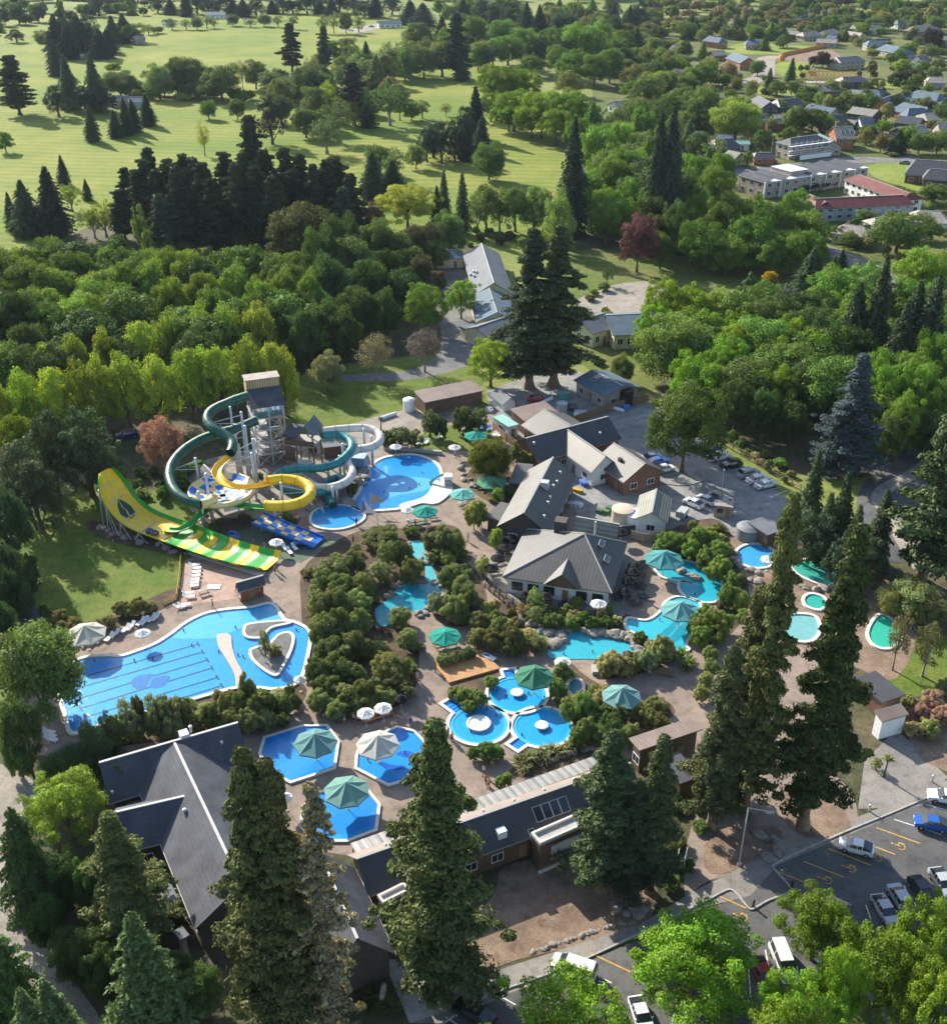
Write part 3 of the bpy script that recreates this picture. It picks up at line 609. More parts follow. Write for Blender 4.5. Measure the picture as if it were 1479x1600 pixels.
# ---- middle belt
trees('pine', (.045, .055, .033), 'dark pine in the large stand on the golf course edge', 'large dark pine stand', [(193, 259, 352, 34), (210, 262, 375, 46), (228, 227, 360, 44), (260, 245, 375, 48), (284, 237, 370, 44), (299, 242, 375, 46), (314, 250, 385, 50), (281, 262, 390, 50), (346, 233, 375, 44), (365, 250, 390, 50), (387, 176, 345, 56), (411, 230, 375, 48), (443, 227, 370, 48), (468, 237, 375, 46), (487, 253, 385, 44), (184, 294, 375, 40), (247, 300, 400, 50), (330, 275, 400, 50), (520, 242, 365, 60), (500, 262, 380, 54), (547, 268, 385, 50), (425, 270, 400, 52), (395, 255, 390, 50), (534, 290, 395, 50), (240, 262, 380, 46), (455, 262, 385, 46), (219, 245, 372, 42), (272, 255, 392, 46), (378, 235, 380, 46), (508, 246, 372, 50)])
trees('cypress', (.03, .05, .033), 'broad dark conifer rising above the dark pine stand', None, [(419, 145, 225, 42)])
trees('fir', (.06, .085, .045), 'layered green conifer at the left edge by the fairway', None, [(30, 281, 368, 54)])
trees('fir', (.035, .05, .035), 'layered dark conifer beside the fairway bushes', None, [(68, 260, 368, 60)])
trees('fir', (.05, .075, .04), 'slender conifer behind the layered pair by the fairway', 'slender conifers behind the layered pair', [(93, 242, 290, 22), (132, 279, 313, 16), (10, 300, 360, 26)])
trees('airy', LIM, 'yellow green young tree at the near edge of the fairway', 'yellow green trees at the fairway edge', [(105, 284, 330, 34), (157, 311, 370, 44), (140, 320, 372, 36), (178, 318, 372, 36)])
trees('poplar', (.12, .19, .04), 'slim light green poplar in front of the dark pines', 'slim poplars before the dark pines', [(211, 308, 405, 26), (228, 352, 415, 22), (338, 383, 480, 40), (395, 372, 478, 44), (375, 392, 485, 40), (420, 395, 490, 36)])
trees('round', (.10, .095, .04), 'large brown olive gum tree with rounded foliage heads', None, [(467, 308, 430, 96)])
trees('bright', YEL, 'bright yellow green maple by the golf course edge', None, [(635, 287, 355, 86)])
trees('spire', (.06, .085, .04), 'thin spire shaped conifer along the golf course edge', 'thin conifers along the golf course edge', [(693, 265, 345, 22), (722, 270, 366, 28), (682, 290, 350, 22)])
trees(['airy', 'pear'], (.13, .18, .05), 'pale green young tree in the row above the school', 'row of young trees above the school', [(760, 281, 360, 42), (781, 287, 362, 38), (806, 287, 362, 40), (835, 284, 365, 40), (850, 292, 370, 36), (745, 300, 365, 30)])
trees('pear', (.19, .23, .06), 'tall pale yellow green tree beside the twin giants', None, [(875, 294, 392, 44)])
trees(['round', 'willow'], (.08, .125, .04), 'mid green tree in the wood behind the school', 'wood behind the school', [(588, 338, 425, 66), (659, 345, 415, 70, (.07, .075, .045)), (700, 328, 400, 50), (581, 314, 370, 40, (.09, .085, .05)), (545, 360, 450, 70), (620, 360, 430, 60), (640, 380, 440, 50), (600, 385, 470, 60, DGR), (680, 370, 420, 46), (570, 400, 490, 70, DGR), (630, 415, 490, 60, DGR), (551, 441, 530, 66, DGR), (515, 395, 500, 70, DGR), (495, 350, 460, 60, DGR), (530, 330, 440, 60, DGR), (598, 450, 530, 50, DGR), (505, 460, 545, 60, DGR), (535, 480, 560, 56, DGR)])
trees('bright', (.115, .20, .03), 'sunlit leafy green tree standing beside the school yard', 'leafy trees beside the school yard', [(662, 438, 522, 68), (720, 434, 498, 48)])
trees('round', (.10, .10, .05), 'small brownish green tree by the small school hut', 'brownish trees by the school hut', [(686, 419, 460, 24), (656, 394, 450, 34)])
trees('twiggy', (.17, .15, .10), 'thin grey brown budding tree on the back lawn', None, [(585, 514, 594, 54)])
trees('twiggy', (.12, .09, .10), 'purplish grey bare tree beside the school track', None, [(662, 505, 581, 58)])
trees('round', (.17, .18, .09), 'pale silvery round tree on the back lawn', None, [(508, 546, 612, 48)])
trees('bright', (.15, .22, .03), 'bright yellow green tree at the foot of the twin giants', None, [(767, 526, 604, 74)])
trees('redwood', (.045, .065, .03), 'giant redwood, one of the tall pair above the workshop', 'twin giant redwoods', [(833, 350, 606, 84), (874, 345, 602, 88)])
trees('bright', (.115, .05, .055), 'large purple copper beech on the park lawn', None, [(1001, 333, 425, 64)])
trees('airy', DGR, 'small palm like tree on the park lawn', None, [(950, 414, 446, 18)])
trees('willow', (.11, .15, .04), 'small weeping tree by the cream school wing', None, [(973, 553, 600, 38)])
scatter(['shrub'], [OLI, (.12, .07, .06), MID], 'low shrub on the park lawn beside the drive', 'shrubs beside the gravel drive', [(890, 470), (950, 450), (950, 580), (920, 590)], 9, (1.5, 3), (2.5, 4.5), 3)
trees(['willow', 'round', 'round'], (.135, .20, .036), 'mid green tree in the wood left of the slides', 'wood left of the slides', [(78, 410, 500, 68), (145, 420, 515, 74), (200, 400, 500, 84), (230, 404, 505, 60), (291, 387, 490, 58), (443, 417, 520, 52), (483, 420, 530, 46), (34, 397, 490, 60), (8, 385, 480, 60), (110, 392, 480, 56), (60, 440, 540, 70), (15, 450, 560, 70, DGR), (180, 440, 540, 66), (260, 430, 530, 60), (120, 450, 560, 66), (310, 420, 515, 56), (360, 410, 510, 54), (165, 380, 470, 50), (250, 385, 480, 50), (330, 440, 530, 50), (405, 430, 530, 50), (30, 500, 610, 70, DGR), (60, 530, 620, 60, DGR), (460, 450, 550, 56, DGR), (430, 460, 560, 50, DGR), (470, 480, 575, 50, DGR)])
trees('pear', (.21, .27, .036), 'light green plane tree in the double row behind the slides', 'double row of light green trees', [(108, 515, -16, 50), (159, 510, -16, 50), (213, 493, -16.5, 52), (260, 480, -17, 54), (308, 470, -17, 52), (348, 471, -17, 50), (399, 468, -17, 52), (27, 573, -17, 54), (74, 564, -17, 54), (118, 559, -17, 54), (184, 547, -17, 58), (237, 546, -17, 54), (287, 535, -17.5, 54), (338, 532, -17.5, 54), (382, 524, -17.5, 50), (419, 525, -17.5, 48), (438, 540, -16, 44), (148, 552, -17, 50), (-14, 585, -16, 50), (310, 540, -16, 44), (62, 535, -15, 44)])
trees('bright', BRI, 'bright small leafy tree at the edge by the shaded lawn', None, [(17, 640, 735, 60)])
trees('cypress', (.06, .085, .035), 'broad dark conifer beside the tall yellow slide', 'dark conifers beside the yellow slide', [(64, 640, 775, 76), (118, 632, 775, 84), (20, 680, 810, 76), (155, 685, 780, 54), (40, 710, 830, 70)])
trees('bright', (.27, .15, .115), 'pinkish brown spring tree behind the slide', None, [(247, 650, 738, 70)])
scatter(['shrub'], [DGR, OLI, MID], 'shrub in the bed behind the slide run', 'shrubs behind the slides', [(170, 760), (250, 735), (330, 730), (300, 760), (240, 790), (180, 790)], 14, (1.5, 3.5), (2, 4.5), 4)
# ---- wood on the right
trees(['bright', 'bright', 'round'], (.15, .235, .022), 'bright green oak in the wood above the back car park', 'oak wood above the back car park', [(1043, 431, 520, 70), (1080, 440, 530, 66), (1124, 448, 535, 62, LIM), (1175, 475, 560, 74), (1276, 505, 600, 68), (1209, 515, 600, 84), (1131, 529, 620, 76), (1240, 490, 580, 64), (1100, 480, 570, 70), (1150, 500, 590, 70), (1180, 560, 650, 70), (1225, 570, 660, 64), (1110, 560, 640, 60), (1080, 545, 630, 56), (1260, 560, 660, 60, DGR), (1290, 545, 640, 60, DGR), (1155, 590, 680, 56, DGR), (1200, 605, 690, 56, DGR), (1245, 620, 700, 50, DGR), (1020, 470, 560, 50), (1060, 520, 600, 60), (1310, 510, 600, 56)])
trees('willow', (.12, .18, .05), 'pale domed tree at the wood edge beside the cream wing', None, [(1058, 488, 592, 108)])
trees('cedar', (.075, .12, .04), 'green layered cedar standing in the oak wood', None, [(1173, 424, 500, 54)])
trees('cypress', (.085, .095, .075), 'grey green conifer standing in the oak wood', None, [(1231, 444, 530, 48)])
trees('fir', (.05, .08, .04), 'dark pointed conifer by the bend of the road', 'conifers by the road bend', [(1273, 387, 470, 60), (1317, 390, 462, 42), (1305, 400, 470, 40)])
trees('round', (.36, .26, .02), 'small bright yellow flowering tree by the conifers', None, [(1204, 420, 455, 22)])
trees('fir', (.04, .06, .032), 'dark conifer in the wood above the curving road', 'dark conifers above the curving road', [(1346, 441, 585, 62), (1388, 398, 590, 52), (1440, 440, 600, 70), (1470, 430, 610, 60), (1420, 470, 620, 60)])
trees('bright', (.12, .21, .028), 'bright green leafy tree at the right hand wood', 'bright trees in the right hand wood', [(1452, 385, 480, 84), (1466, 512, 640, 80), (1402, 569, 690, 74), (1440, 560, 690, 70), (1475, 590, 700, 70), (1420, 610, 720, 66), (1385, 540, 660, 56), (1460, 640, 730, 60, DGR), (1400, 640, 735, 56, DGR)])
trees('broad_redwood', (.085, .105, .10), 'massive blue grey conifer beside the curving road', None, [(1351, 546, 742, 112)], 'cedar_tree')
trees('bright', (.085, .14, .03), 'big spreading tree growing in the back car park', None, [(1078, 598, 738, 128)])
scatter(['shrub'], [OLI, MID, (.22, .2, .1)], 'shrub along the timber fence of the back car park', 'shrubs along the car park fence', [(1100, 670), (1120, 668), (1245, 745), (1225, 755)], 16, (1, 2.2), (1.6, 3), 5)
trees('spire', (.055, .075, .035), 'narrow upright conifer by the roadside path', 'narrow conifers by the roadside path', [(1281, 703, 830, 40), (1327, 738, 880, 46), (1388, 766, 884, 44), (1345, 790, 900, 40), (1300, 770, 880, 40)])
trees('cypress', (.05, .075, .035), 'dark bushy conifer behind the green pools', 'bushy conifers behind the green pools', [(1300, 800, 890, 60), (1265, 790, 880, 50), (1370, 830, 920, 46), (1325, 830, 920, 50)])
trees('pine', (.055, .08, .035), 'big pine on the right edge with thick bare trunk', None, [(1500, 640, 905, 110)])
trees('round', OLI, 'large rounded olive shrub beside the right lawn', 'rounded shrubs by the right lawn', [(1425, 902, 962, 74), (1455, 925, 975, 60), (1400, 915, 965, 40)], 'shrub', 'shrub')
trees('airy', (.14, .14, .06), 'young tree standing on the small right lawn', 'young trees on the small right lawn', [(1415, 950, 1047, 34), (1462, 965, 1057, 42)])
trees('shrub', (.19, .12, .10), 'pink flowering shrub beside the right lawn', 'pink shrubs beside the right lawn', [(1460, 1075, 1105, 40), (1440, 1095, 1125, 34), (1480, 1100, 1130, 40), (1455, 1120, 1150, 36, OLI), (1425, 1085, 1110, 26, OLI), (1480, 1060, 1085, 36, SAGE), (1430, 1125, 1150, 30, (.22, .17, .09))])
# ---- great redwoods by the entrance
trees('redwood', RED, 'tall slim redwood in the middle of the entrance trio', None, [(1246, 757, 1270, 84)])
trees('redwood', (.075, .095, .036), 'massive dark redwood on the right of the entrance court', None, [(1350, 803, 1292, 104)])
trees('broad_redwood', (.09, .10, .042), 'broad redwood with thick trunk on the left of the court', None, [(1192, 905, 1250, 124)])
trees('redwood', (.085, .10, .042), 'shorter redwood with pale straight trunk by the lamp post', None, [(1150, 1000, 1293, 76)])
trees('redwood', (.09, .10, .036), 'tall dense redwood beside the slate roofed building', None, [(372, 1157, -38, 118)])
trees('redwood', (.088, .10, .038), 'second redwood close behind the dense one by the slate roof', None, [(415, 1175, -37, 118)])
trees('sparse', (.17, .14, .09), 'thin brownish half dead redwood beside the dense pair', None, [(482, 1213, -35, 104)])
trees('broad_redwood', (.095, .11, .036), 'broad spreading redwood in front of the entrance building', None, [(678, 1112, 1528, 196)])
for lb_, row in (('wide dark redwood growing in front of the swirl poster', (960, 1135, 1390, 104)), ('slim dark redwood beside the sign boards', (1040, 1143, 1392, 80)), ('shorter dark redwood wedged between the wide and slim ones', (1000, 1215, 1400, 80))): trees('redwood', (.06, .075, .032), lb_, None, [row])
trees('round', (.125, .185, .06), 'large sage green tree at the end of the lap pool', None, [(40, 962, 1120, 124)])
trees(['round', 'willow'], (.04, .07, .03), 'dark tree at the left edge beside the shaded lawn', 'dark trees along the left edge', [(0, 760, 880, 60), (-20, 830, 960, 70), (10, 880, 985, 50), (-10, 930, 1050, 60), (15, 1080, 1200, 60, DGR)])
trees('bright', LIM, 'lime green leafy tree beside the palm', None, [(91, 1204, 1310, 124)])
trees('cedar', (.075, .125, .035), 'feathery green cedar at the lower left', 'feathery cedars at the lower left', [(15, 1262, 1425, 110), (-20, 1455, 1600, 130)])
trees('broad_redwood', (.12, .13, .045), 'big dense olive green conifer left of the slate roof', None, [(165, 1264, 1465, 150)], 'cypress_tree')
trees('fir', (.085, .125, .045), 'light green fir at the bottom beside the access road', None, [(203, 1428, 1640, 136)])
trees('fir', (.075, .105, .04), 'fir at the bottom left corner', 'firs at the bottom left corner', [(66, 1532, 1700, 110), (30, 1545, 1700, 90)])
trees(['round', 'shrub'], DGR, 'dark understorey tree beneath the big conifers', 'dark understorey below the conifers', [(60, 1390, 1480, 70), (110, 1440, 1520, 80), (150, 1470, 1560, 70), (90, 1330, 1420, 60), (130, 1330, 1430, 60), (190, 1180, 1250, 40), (110, 1160, 1215, 60), (150, 1150, 1200, 60), (270, 1480, 1560, 60), (310, 1500, 1590, 60), (20, 1150, 1215, 50), (85, 1175, 1230, 50)])
for lb_, row in zip(('bright green tree beside the red hatchback and white van', 'bright green tree standing over the silver parked cars', 'bright green tree with slim trunk beside the grass strip', 'bright green tree above the black hatchback', 'bright green tree between white van and grass strip', 'bright green tree overlapping the white people mover', 'small bright tree wedged between two larger ones by the path', 'bright green tree right of the slim trunked tree', 'bright green treetop at the bottom below the white van', 'bright treetop beside the black sedan'),
    [(1092, 1424, 1565, 190), (1288, 1386, 1500, 116), (1395, 1440, 1588, 140), (1462, 1400, 1540, 110), (1256, 1500, 1650, 120), (900, 1522, 1690, 190), (1330, 1470, 1620, 80), (1470, 1490, 1640, 110), (1225, 1560, 1710, 120), (770, 1590, 1720, 60)]): trees('bright', (.135, .215, .02), lb_, None, [row])
struct(strip('grass_strip', [(1270, 1530), (1340, 1580), (1400, 1640)], 7., .078, 'park_grass')); struct(strip('footpath', [(1290, 1480), (1370, 1550), (1440, 1640)], 3.2, .082, 'grey_paving'))
# ---- dense belts
scatter(['round', 'airy', 'pear', 'fir'], [SAGE, MID, OLI, (.05, .08, .045)], 'tree in the loose belt between the two fields', 'loose belt between the two fields', [(470, 115), (560, 80), (760, 62), (765, 125), (640, 128), (540, 160), (480, 200)], 40, (11, 19), (9, 14), 61, .6)
scatter(['round', 'bright', 'pear', 'fir', 'round'], [MID, SAGE, (.13, .2, .03), (.045, .075, .04), OLI], 'tree in the dense wood north of the suburb', 'dense wood north of the suburb', [(640, 20), (800, 15), (990, 20), (1000, 100), (960, 150), (880, 120), (760, 62)], 60, (12, 21), (11, 17), 62, .6)
scatter(['bright', 'round', 'round', 'fir', 'airy'], [(.13, .21, .025), MID, DGR, SAGE], 'tall tree in the wood between fairway and motel', 'wood between fairway and motel', [(920, 230), (1000, 200), (1075, 235), (1130, 300), (1080, 390), (1000, 360), (920, 330)], 40, (14, 21), (9, 14), 63, .6)
plain('pale_walk', (.44, .37, .32), .8, .12, 2.)

plain('orange_net', (.60, .22, .03), .7, .3, 2.); striped('roof_white', (.52, .53, .54), 'X', .6, .12, .5); two('bright_lawn', (.15, .21, .03), (.21, .24, .05), .06, .8, var=.2)
plain('deck_grey', (.30, .30, .29), .7, .15, 2.); striped('slat_wall', (.42, .31, .18), 'X', .5, .5, .7)
m, t, b = newmat('clear_panel'); t.nodes.remove(b)
tp = N(t, 'ShaderNodeBsdfTransparent'); tp.inputs[0].default_value = (.6, .68, .72, 1); gl_ = N(t, 'ShaderNodeBsdfGlossy'); gl_.inputs['Roughness'].default_value = .1; mx = N(t, 'ShaderNodeMixShader'); mx.inputs[0].default_value = .25
t.links.new(tp.outputs[0], mx.inputs[1]); t.links.new(gl_.outputs[0], mx.inputs[2]); t.links.new(mx.outputs[0], t.nodes['Material Output'].inputs[0])
plain('foam', (.68, .74, .76), .5, .3, 6., bmp=1.)
plain('plank', (.42, .23, .10), .7, .25, 1.2); plain('sand', (.62, .56, .45), .8, .08, 2.)
# ================================================================== pools
def conv(ox, oy, k): return lambda pts: [(ox+x/k, oy+y/k) for x, y in pts]
c7 = conv(60, 880, 3.361); c8 = conv(380, 1020, 3.6975); r8 = conv(490, 760, 2.958); r9 = conv(979, 760, 2.958)
c3 = conv(560, 600, 4.93); c2 = conv(310, 580, 4.93); c6 = conv(740, 800, 3.6975); c4 = conv(740, 600, 4.622)
r10 = conv(0, 1100, 2.958); r11 = conv(490, 1100, 2.958); r12 = conv(979, 1100, 2.958)
def pool(name, label, pix, floor, smooth=4, cop=.5, wat='water', copmat='coping', zf=.10, zw=.24, zc=.29, cat='pool', pts=None):
    w = pts or region(pix, smooth); cx = sum(p[0] for p in w)/len(w); cyy = sum(p[1] for p in w)/len(w)
    o = thing(name, label, cat, (cx, cyy, 0)); loc = [(p[0]-cx, p[1]-cyy) for p in w]; POOLS.append(offset(w, .8))
    sheet('floor', loc, zf, 'pool_floor', o, floor); sheet('water', loc, zw, wat, o)
    if cop: rim('coping', loc, -.08, cop, .02, zc, copmat, o)
    o['_c'] = (cx, cyy); return o
def inpool(o, name, pix, z, mat, smooth=0, color=None, pts=None):
    w = pts or region(pix, smooth); cx, cyy = o['_c']
    return sheet(name, [(p[0]-cx, p[1]-cyy) for p in w], z, mat, o, color)
BLUEF = (.008, .29, .62); PALE = (.13, .42, .60); DEEP = (.008, .25, .60); TEAL = (.03, .33, .42); AQUA = (.10, .45, .50); GREENW = (.08, .40, .32)
lap = pool('lap_pool', 'large freeform lap pool with lane lines and lazy river loop', c7([(97, 640), (108, 590), (140, 550), (200, 518), (270, 500), (360, 495), (430, 497), (520, 470), (620, 430), (700, 380), (780, 320), (880, 272), (1000, 250), (1120, 240), (1225, 222), (1282, 300), (1340, 318), (1400, 348), (1422, 390), (1405, 500), (1380, 590), (1330, 645), (1240, 662), (1160, 655), (1040, 655), (900, 690), (760, 730), (500, 800), (330, 850), (185, 895), (150, 800)]), BLUEF, 4, .5)
inpool(lap, 'shallow_floor', c7([(700, 390), (790, 322), (900, 275), (1120, 246), (1222, 232), (1270, 300), (1150, 310), (1060, 345), (1000, 370), (930, 395), (800, 400)]), .106, 'pool_floor', 3, PALE)
for a, b in (((160, 622), (845, 427)), ((180, 668), (868, 468)), ((203, 718), (893, 510)), ((218, 768), (918, 552)), ((240, 815), (945, 602)), ((300, 850), (970, 645))):
    a, b = c7([a])[0], c7([b])[0]; A, B = P(*a), P(*b); d = (B-A).normalized(); n = Vector((-d.y, d.x, 0))
    cxx, cyy = lap['_c']; q = lambda p, s, t: (p+n*s+d*t)[:2]
    w_ = .17
    pts = [q(A, -.7, 0), q(A, -.7, .3), q(A, -w_, .3), q(B, -w_, -.3), q(B, -.7, -.3), q(B, -.7, 0), q(B, .7, 0), q(B, .7, -.3), q(B, w_, -.3), q(A, w_, .3), q(A, .7, .3), q(A, .7, 0)]
    inpool(lap, 'lane_line', None, .11, 'pool_floor', 0, (.002, .05, .13), ccw([tuple(p) for p in pts]))
LOGO = (.002, .11, .36)
inpool(lap, 'leaf_emblem', c7([(485, 630), (510, 600), (560, 588), (625, 588), (590, 612), (575, 640), (560, 662), (510, 664)]), .112, 'pool_floor', 4, LOGO)
inpool(lap, 'leaf_emblem', c7([(690, 596), (670, 640), (630, 660), (590, 655), (590, 625), (620, 602)]), .114, 'pool_floor', 4, LOGO)
def island(name, label, pix, smooth=5, top='old_asphalt', h=.42):
    w = region(pix, smooth); cx = sum(p[0] for p in w)/len(w); cyy = sum(p[1] for p in w)/len(w)
    o = thing(name, label, 'planter', (cx, cyy, 0)); loc = [(p[0]-cx, p[1]-cyy) for p in w]
    sheet('bed', loc, h-.02, top, o); rim('coping', loc, -.25, .2, .05, h, 'coping', o); return o
island('heart_island', 'white edged heart shaped island inside the lazy river', c7([(1112, 470), (1150, 450), (1215, 430), (1262, 385), (1315, 373), (1340, 400), (1325, 470), (1285, 550), (1250, 598), (1190, 572), (1130, 520)]))
island('pool_peninsula', 'white edged grey peninsula at the lazy river mouth', c7([(1080, 355), (1110, 328), (1275, 312), (1325, 322), (1230, 345), (1195, 375), (1190, 398), (1120, 402), (1085, 388)]))
wk = region(c7([(938, 390), (970, 378), (1010, 390), (1018, 450), (1040, 520), (1075, 590), (1078, 650), (1040, 655), (1030, 590), (985, 510), (948, 450)]), 4)
o = tag(MB().prism(wk, .1, .34).build('pool_walkway', 'pale_walk'), 'curved pale walkway dividing lap pool from lazy river', 'walkway')
# hexagonal hot pools
hexA = pool('hexagon_pool', 'hexagonal blue hot pool under the teal and sage canopy', c8([(100, 590), (128, 498), (345, 432), (480, 430), (545, 520), (522, 672), (275, 752), (170, 700)]), DEEP, 0, .32)
inpool(hexA, 'bench_floor', c8([(170, 690), (330, 560), (450, 590), (360, 700), (275, 742)]), .106, 'pool_floor', 0, (.03, .28, .65))
hexB = pool('hexagon_pool', 'hexagonal blue hot pool under the beige canopy', c8([(690, 520), (890, 440), (985, 462), (1075, 560), (1060, 705), (840, 768), (655, 672), (660, 600)]), (.01, .27, .62), 0, .32)
inpool(hexB, 'step', c8([(780, 620), (850, 650), (930, 655), (930, 680), (840, 678), (770, 640)]), .107, 'pool_floor', 3, (.01, .10, .45)); inpool(hexB, 'step', c8([(880, 590), (940, 570), (1000, 590), (960, 612)]), .108, 'pool_floor', 3, (.01, .10, .45))
hexC = pool('hexagon_pool', 'hexagonal blue hot pool under the green canopy', c8([(350, 900), (440, 812), (720, 812), (780, 885), (762, 1030), (600, 1090), (420, 1090), (340, 1010)]), (.02, .25, .62), 0, .32)
inpool(hexC, 'bench_floor', c8([(420, 1058), (620, 1048), (760, 1000), (755, 1025), (600, 1085), (430, 1085)]), .106, 'pool_floor', 0, (.03, .33, .62))
# three round pools with stepped necks
def round_pool(c, rpx, neck, label, kind):
    c0 = P(*c); r = rpx*proj(c0)[2]/F; a, b = P(*neck[0]), P(*neck[1]); m = (a+b)/2-c0; th = math.atan2(m.y, m.x)
    hw_ = (a-b).length/2; n = 40; da = math.asin(hw_/r); pts = []
    for i in range(n+1):
        t = th+da+(2*math.pi-2*da)*i/n; pts.append((c0.x+r*math.cos(t), c0.y+r*math.sin(t)))
    d = Vector((math.cos(th), math.sin(th))); s = Vector((-d.y, d.x)); L = m.length
    pts += [(c0.x+d.x*L-s.x*hw_, c0.y+d.y*L-s.y*hw_), (c0.x+d.x*L+s.x*hw_, c0.y+d.y*L+s.y*hw_)]
    o = pool('round_pool', label, None, (.035, .36, .66), 0, .4, pts=ccw(pts))
    for k in range(4):
        q0 = r*.98+(L-r)*k/4; q1 = q0+(L-r)/8
        loc = [(c0.x+d.x*q+s.x*e, c0.y+d.y*q+s.y*e) for q, e in ((q0, -hw_*.9), (q1, -hw_*.9), (q1, hw_*.9), (q0, hw_*.9))]
        inpool(o, 'step', None, .112, 'pool_floor', 0, (.012, .12, .42), ccw(loc))
    cx, cyy = o['_c']; ctr = (c0.x-cx, c0.y-cyy, 0)
    ring = MB().lathe([(r*.86, .1), (r*.86, .16), (r*.99, .16), (r*.99, .1)], 40, ctr).build('bench', 'pool_floor', o, color=(.10, .48, .68))
    if kind == 'ring':
        MB().lathe([(r*.34, .1), (r*.34, .5), (r*.41, .5), (r*.41, .1)], 28, ctr).build('spa_ring', 'coping', o)
        MB().lathe([(0.001, .40), (r*.34, .40)], 24, ctr).build('spa_water', 'foam', o)
    else:
        MB().lathe([(.001, .62), (r*.2, .58), (r*.235, .5), (r*.21, .42), (r*.1, .38), (r*.1, .1)], 24, ctr).build('fountain_cap', 'plastic_white', o, True)
    return o
round_pool(r8([(940, 965)])[0], 46, r8([(870, 855), (925, 850)]), 'round blue pool beside the dark green canopy', 'cap')
round_pool(r8([(762, 1105)])[0], 46.5, r8([(592, 1010), (640, 985)]), 'round blue pool with a bubbling ring in its middle', 'ring')
round_pool(r8([(1055, 1117)])[0], 47, r8([(895, 1200), (945, 1225)]), 'round blue pool beside the flax bank with white fountain cap', 'cap')
# activity pool, splash pool, mushrooms
act = pool('activity_pool', 'large round activity pool with cream beach entry', c3([(20, 830), (50, 720), (90, 660), (150, 600), (250, 565), (400, 553), (520, 578), (600, 630), (628, 690), (640, 770), (705, 815), (600, 915), (480, 915), (330, 960), (130, 975), (-20, 960), (-20, 890)]), BLUEF, 4, .6)
inpool(act, 'beach', c3([(590, 750), (640, 770), (705, 815), (600, 915), (480, 915), (330, 955), (330, 930), (470, 890), (540, 840)]), .25, 'sand', 3)
inpool(act, 'pale_floor', c3([(200, 840), (250, 780), (330, 730), (430, 720), (560, 740), (590, 790), (480, 830), (300, 860), (240, 880)]), .106, 'pool_floor', 3, (.16, .45, .70))
inpool(act, 'pale_floor', c3([(190, 640), (225, 640), (215, 720), (170, 740), (200, 690)]), .107, 'pool_floor', 3, (.16, .45, .70))
spl = P(525, 809); sr = 41*proj(spl)[2]/F
pool('splash_pool', 'round splash pool where the tube slides end', None, (.01, .28, .54), 0, .4, pts=ccw([(spl.x+sr*math.cos(t)*(1+.06*math.cos(3*t)), spl.y+sr*.92*math.sin(t)) for t in [6.2832*i/36 for i in range(36)]]))
# rock pools
pool('rock_pool', 'teal rock pool hidden between the native shrubs', r8([(350, 520), (400, 460), (480, 445), (590, 450), (590, 520), (540, 570), (490, 590), (400, 560), (350, 640), (300, 640), (285, 570)]), TEAL, 4, 0, 'calm_water')
pool('rock_pool', 'narrow shallow turquoise stream pool between the rocks', r8([(440, 262), (500, 258), (520, 330), (550, 380), (575, 440), (520, 440), (510, 360), (455, 320)]), (.12, .42, .45), 4, 0, 'calm_water', zf=.096, zw=.236)
pool('rock_pool', 'turquoise rock pool below the restaurant deck', r8([(1080, 770), (1140, 720), (1160, 685), (1220, 665), (1330, 690), (1400, 690), (1479, 730), (1490, 790), (1420, 800), (1310, 800), (1200, 800), (1110, 800)]), (.05, .40, .50), 4, 0, 'calm_water')
pool('rock_pool', 'small pale green pool behind the flax by the deck', r8([(1030, 660), (1060, 650), (1110, 690), (1080, 720), (1040, 700)]), (.22, .42, .36), 4, 0, 'calm_water')
pu = pool('terrace_pool', 'turquoise freeform pool with rock bar beside the restaurant', r9([(132, 375), (180, 350), (280, 350), (370, 385), (425, 430), (440, 480), (420, 530), (360, 540), (290, 520), (250, 490), (245, 450), (300, 450), (240, 440), (160, 420)]), (.03, .38, .50), 4, .35, 'calm_water')
pl = pool('terrace_pool', 'turquoise curved pool below the teal umbrella terrace', r9([(5, 615), (90, 625), (150, 590), (180, 540), (240, 515), (330, 540), (330, 600), (300, 680), (270, 730), (280, 760), (200, 760), (110, 720), (55, 690), (0, 660)]), (.05, .44, .56), 4, .35, 'calm_water')
for q in ([(150, 690), (240, 610), (262, 615), (180, 700)], [(200, 700), (280, 620), (300, 640), (230, 720)]): inpool(pl, 'step', r9(q), .107 if q[0][0] == 150 else .109, 'pool_floor', 3, (.02, .28, .40))
for q in ([(145, 395), (240, 440), (330, 450), (330, 465), (230, 455), (145, 410)],): inpool(pu, 'step', r9(q), .107, 'pool_floor', 3, (.10, .50, .55))
pool('toddler_pool', 'small blue oval pool beside the dark water tank', r9([(500, 320), (530, 285), (580, 272), (640, 280), (690, 320), (670, 365), (600, 380), (530, 360)]), (.10, .36, .55), 4, .45)
pool('green_pool', 'pale green thermal pool between redwood and conifers', r9([(760, 360), (800, 345), (880, 345), (930, 370), (970, 400), (965, 455), (900, 455), (830, 430), (780, 400)]), GREENW, 4, .45, 'calm_water')
pool('green_pool', 'small bright green thermal pool behind the redwoods', r9([(820, 520), (850, 502), (900, 515), (922, 545), (890, 572), (850, 565), (825, 550)]), (.06, .42, .34), 4, .45, 'calm_water')
pool('green_pool', 'pale shallow thermal pool behind the redwood trunks', r9([(720, 610), (800, 595), (870, 610), (885, 670), (850, 715), (780, 715), (720, 680)]), (.30, .46, .46), 4, .45, 'calm_water')
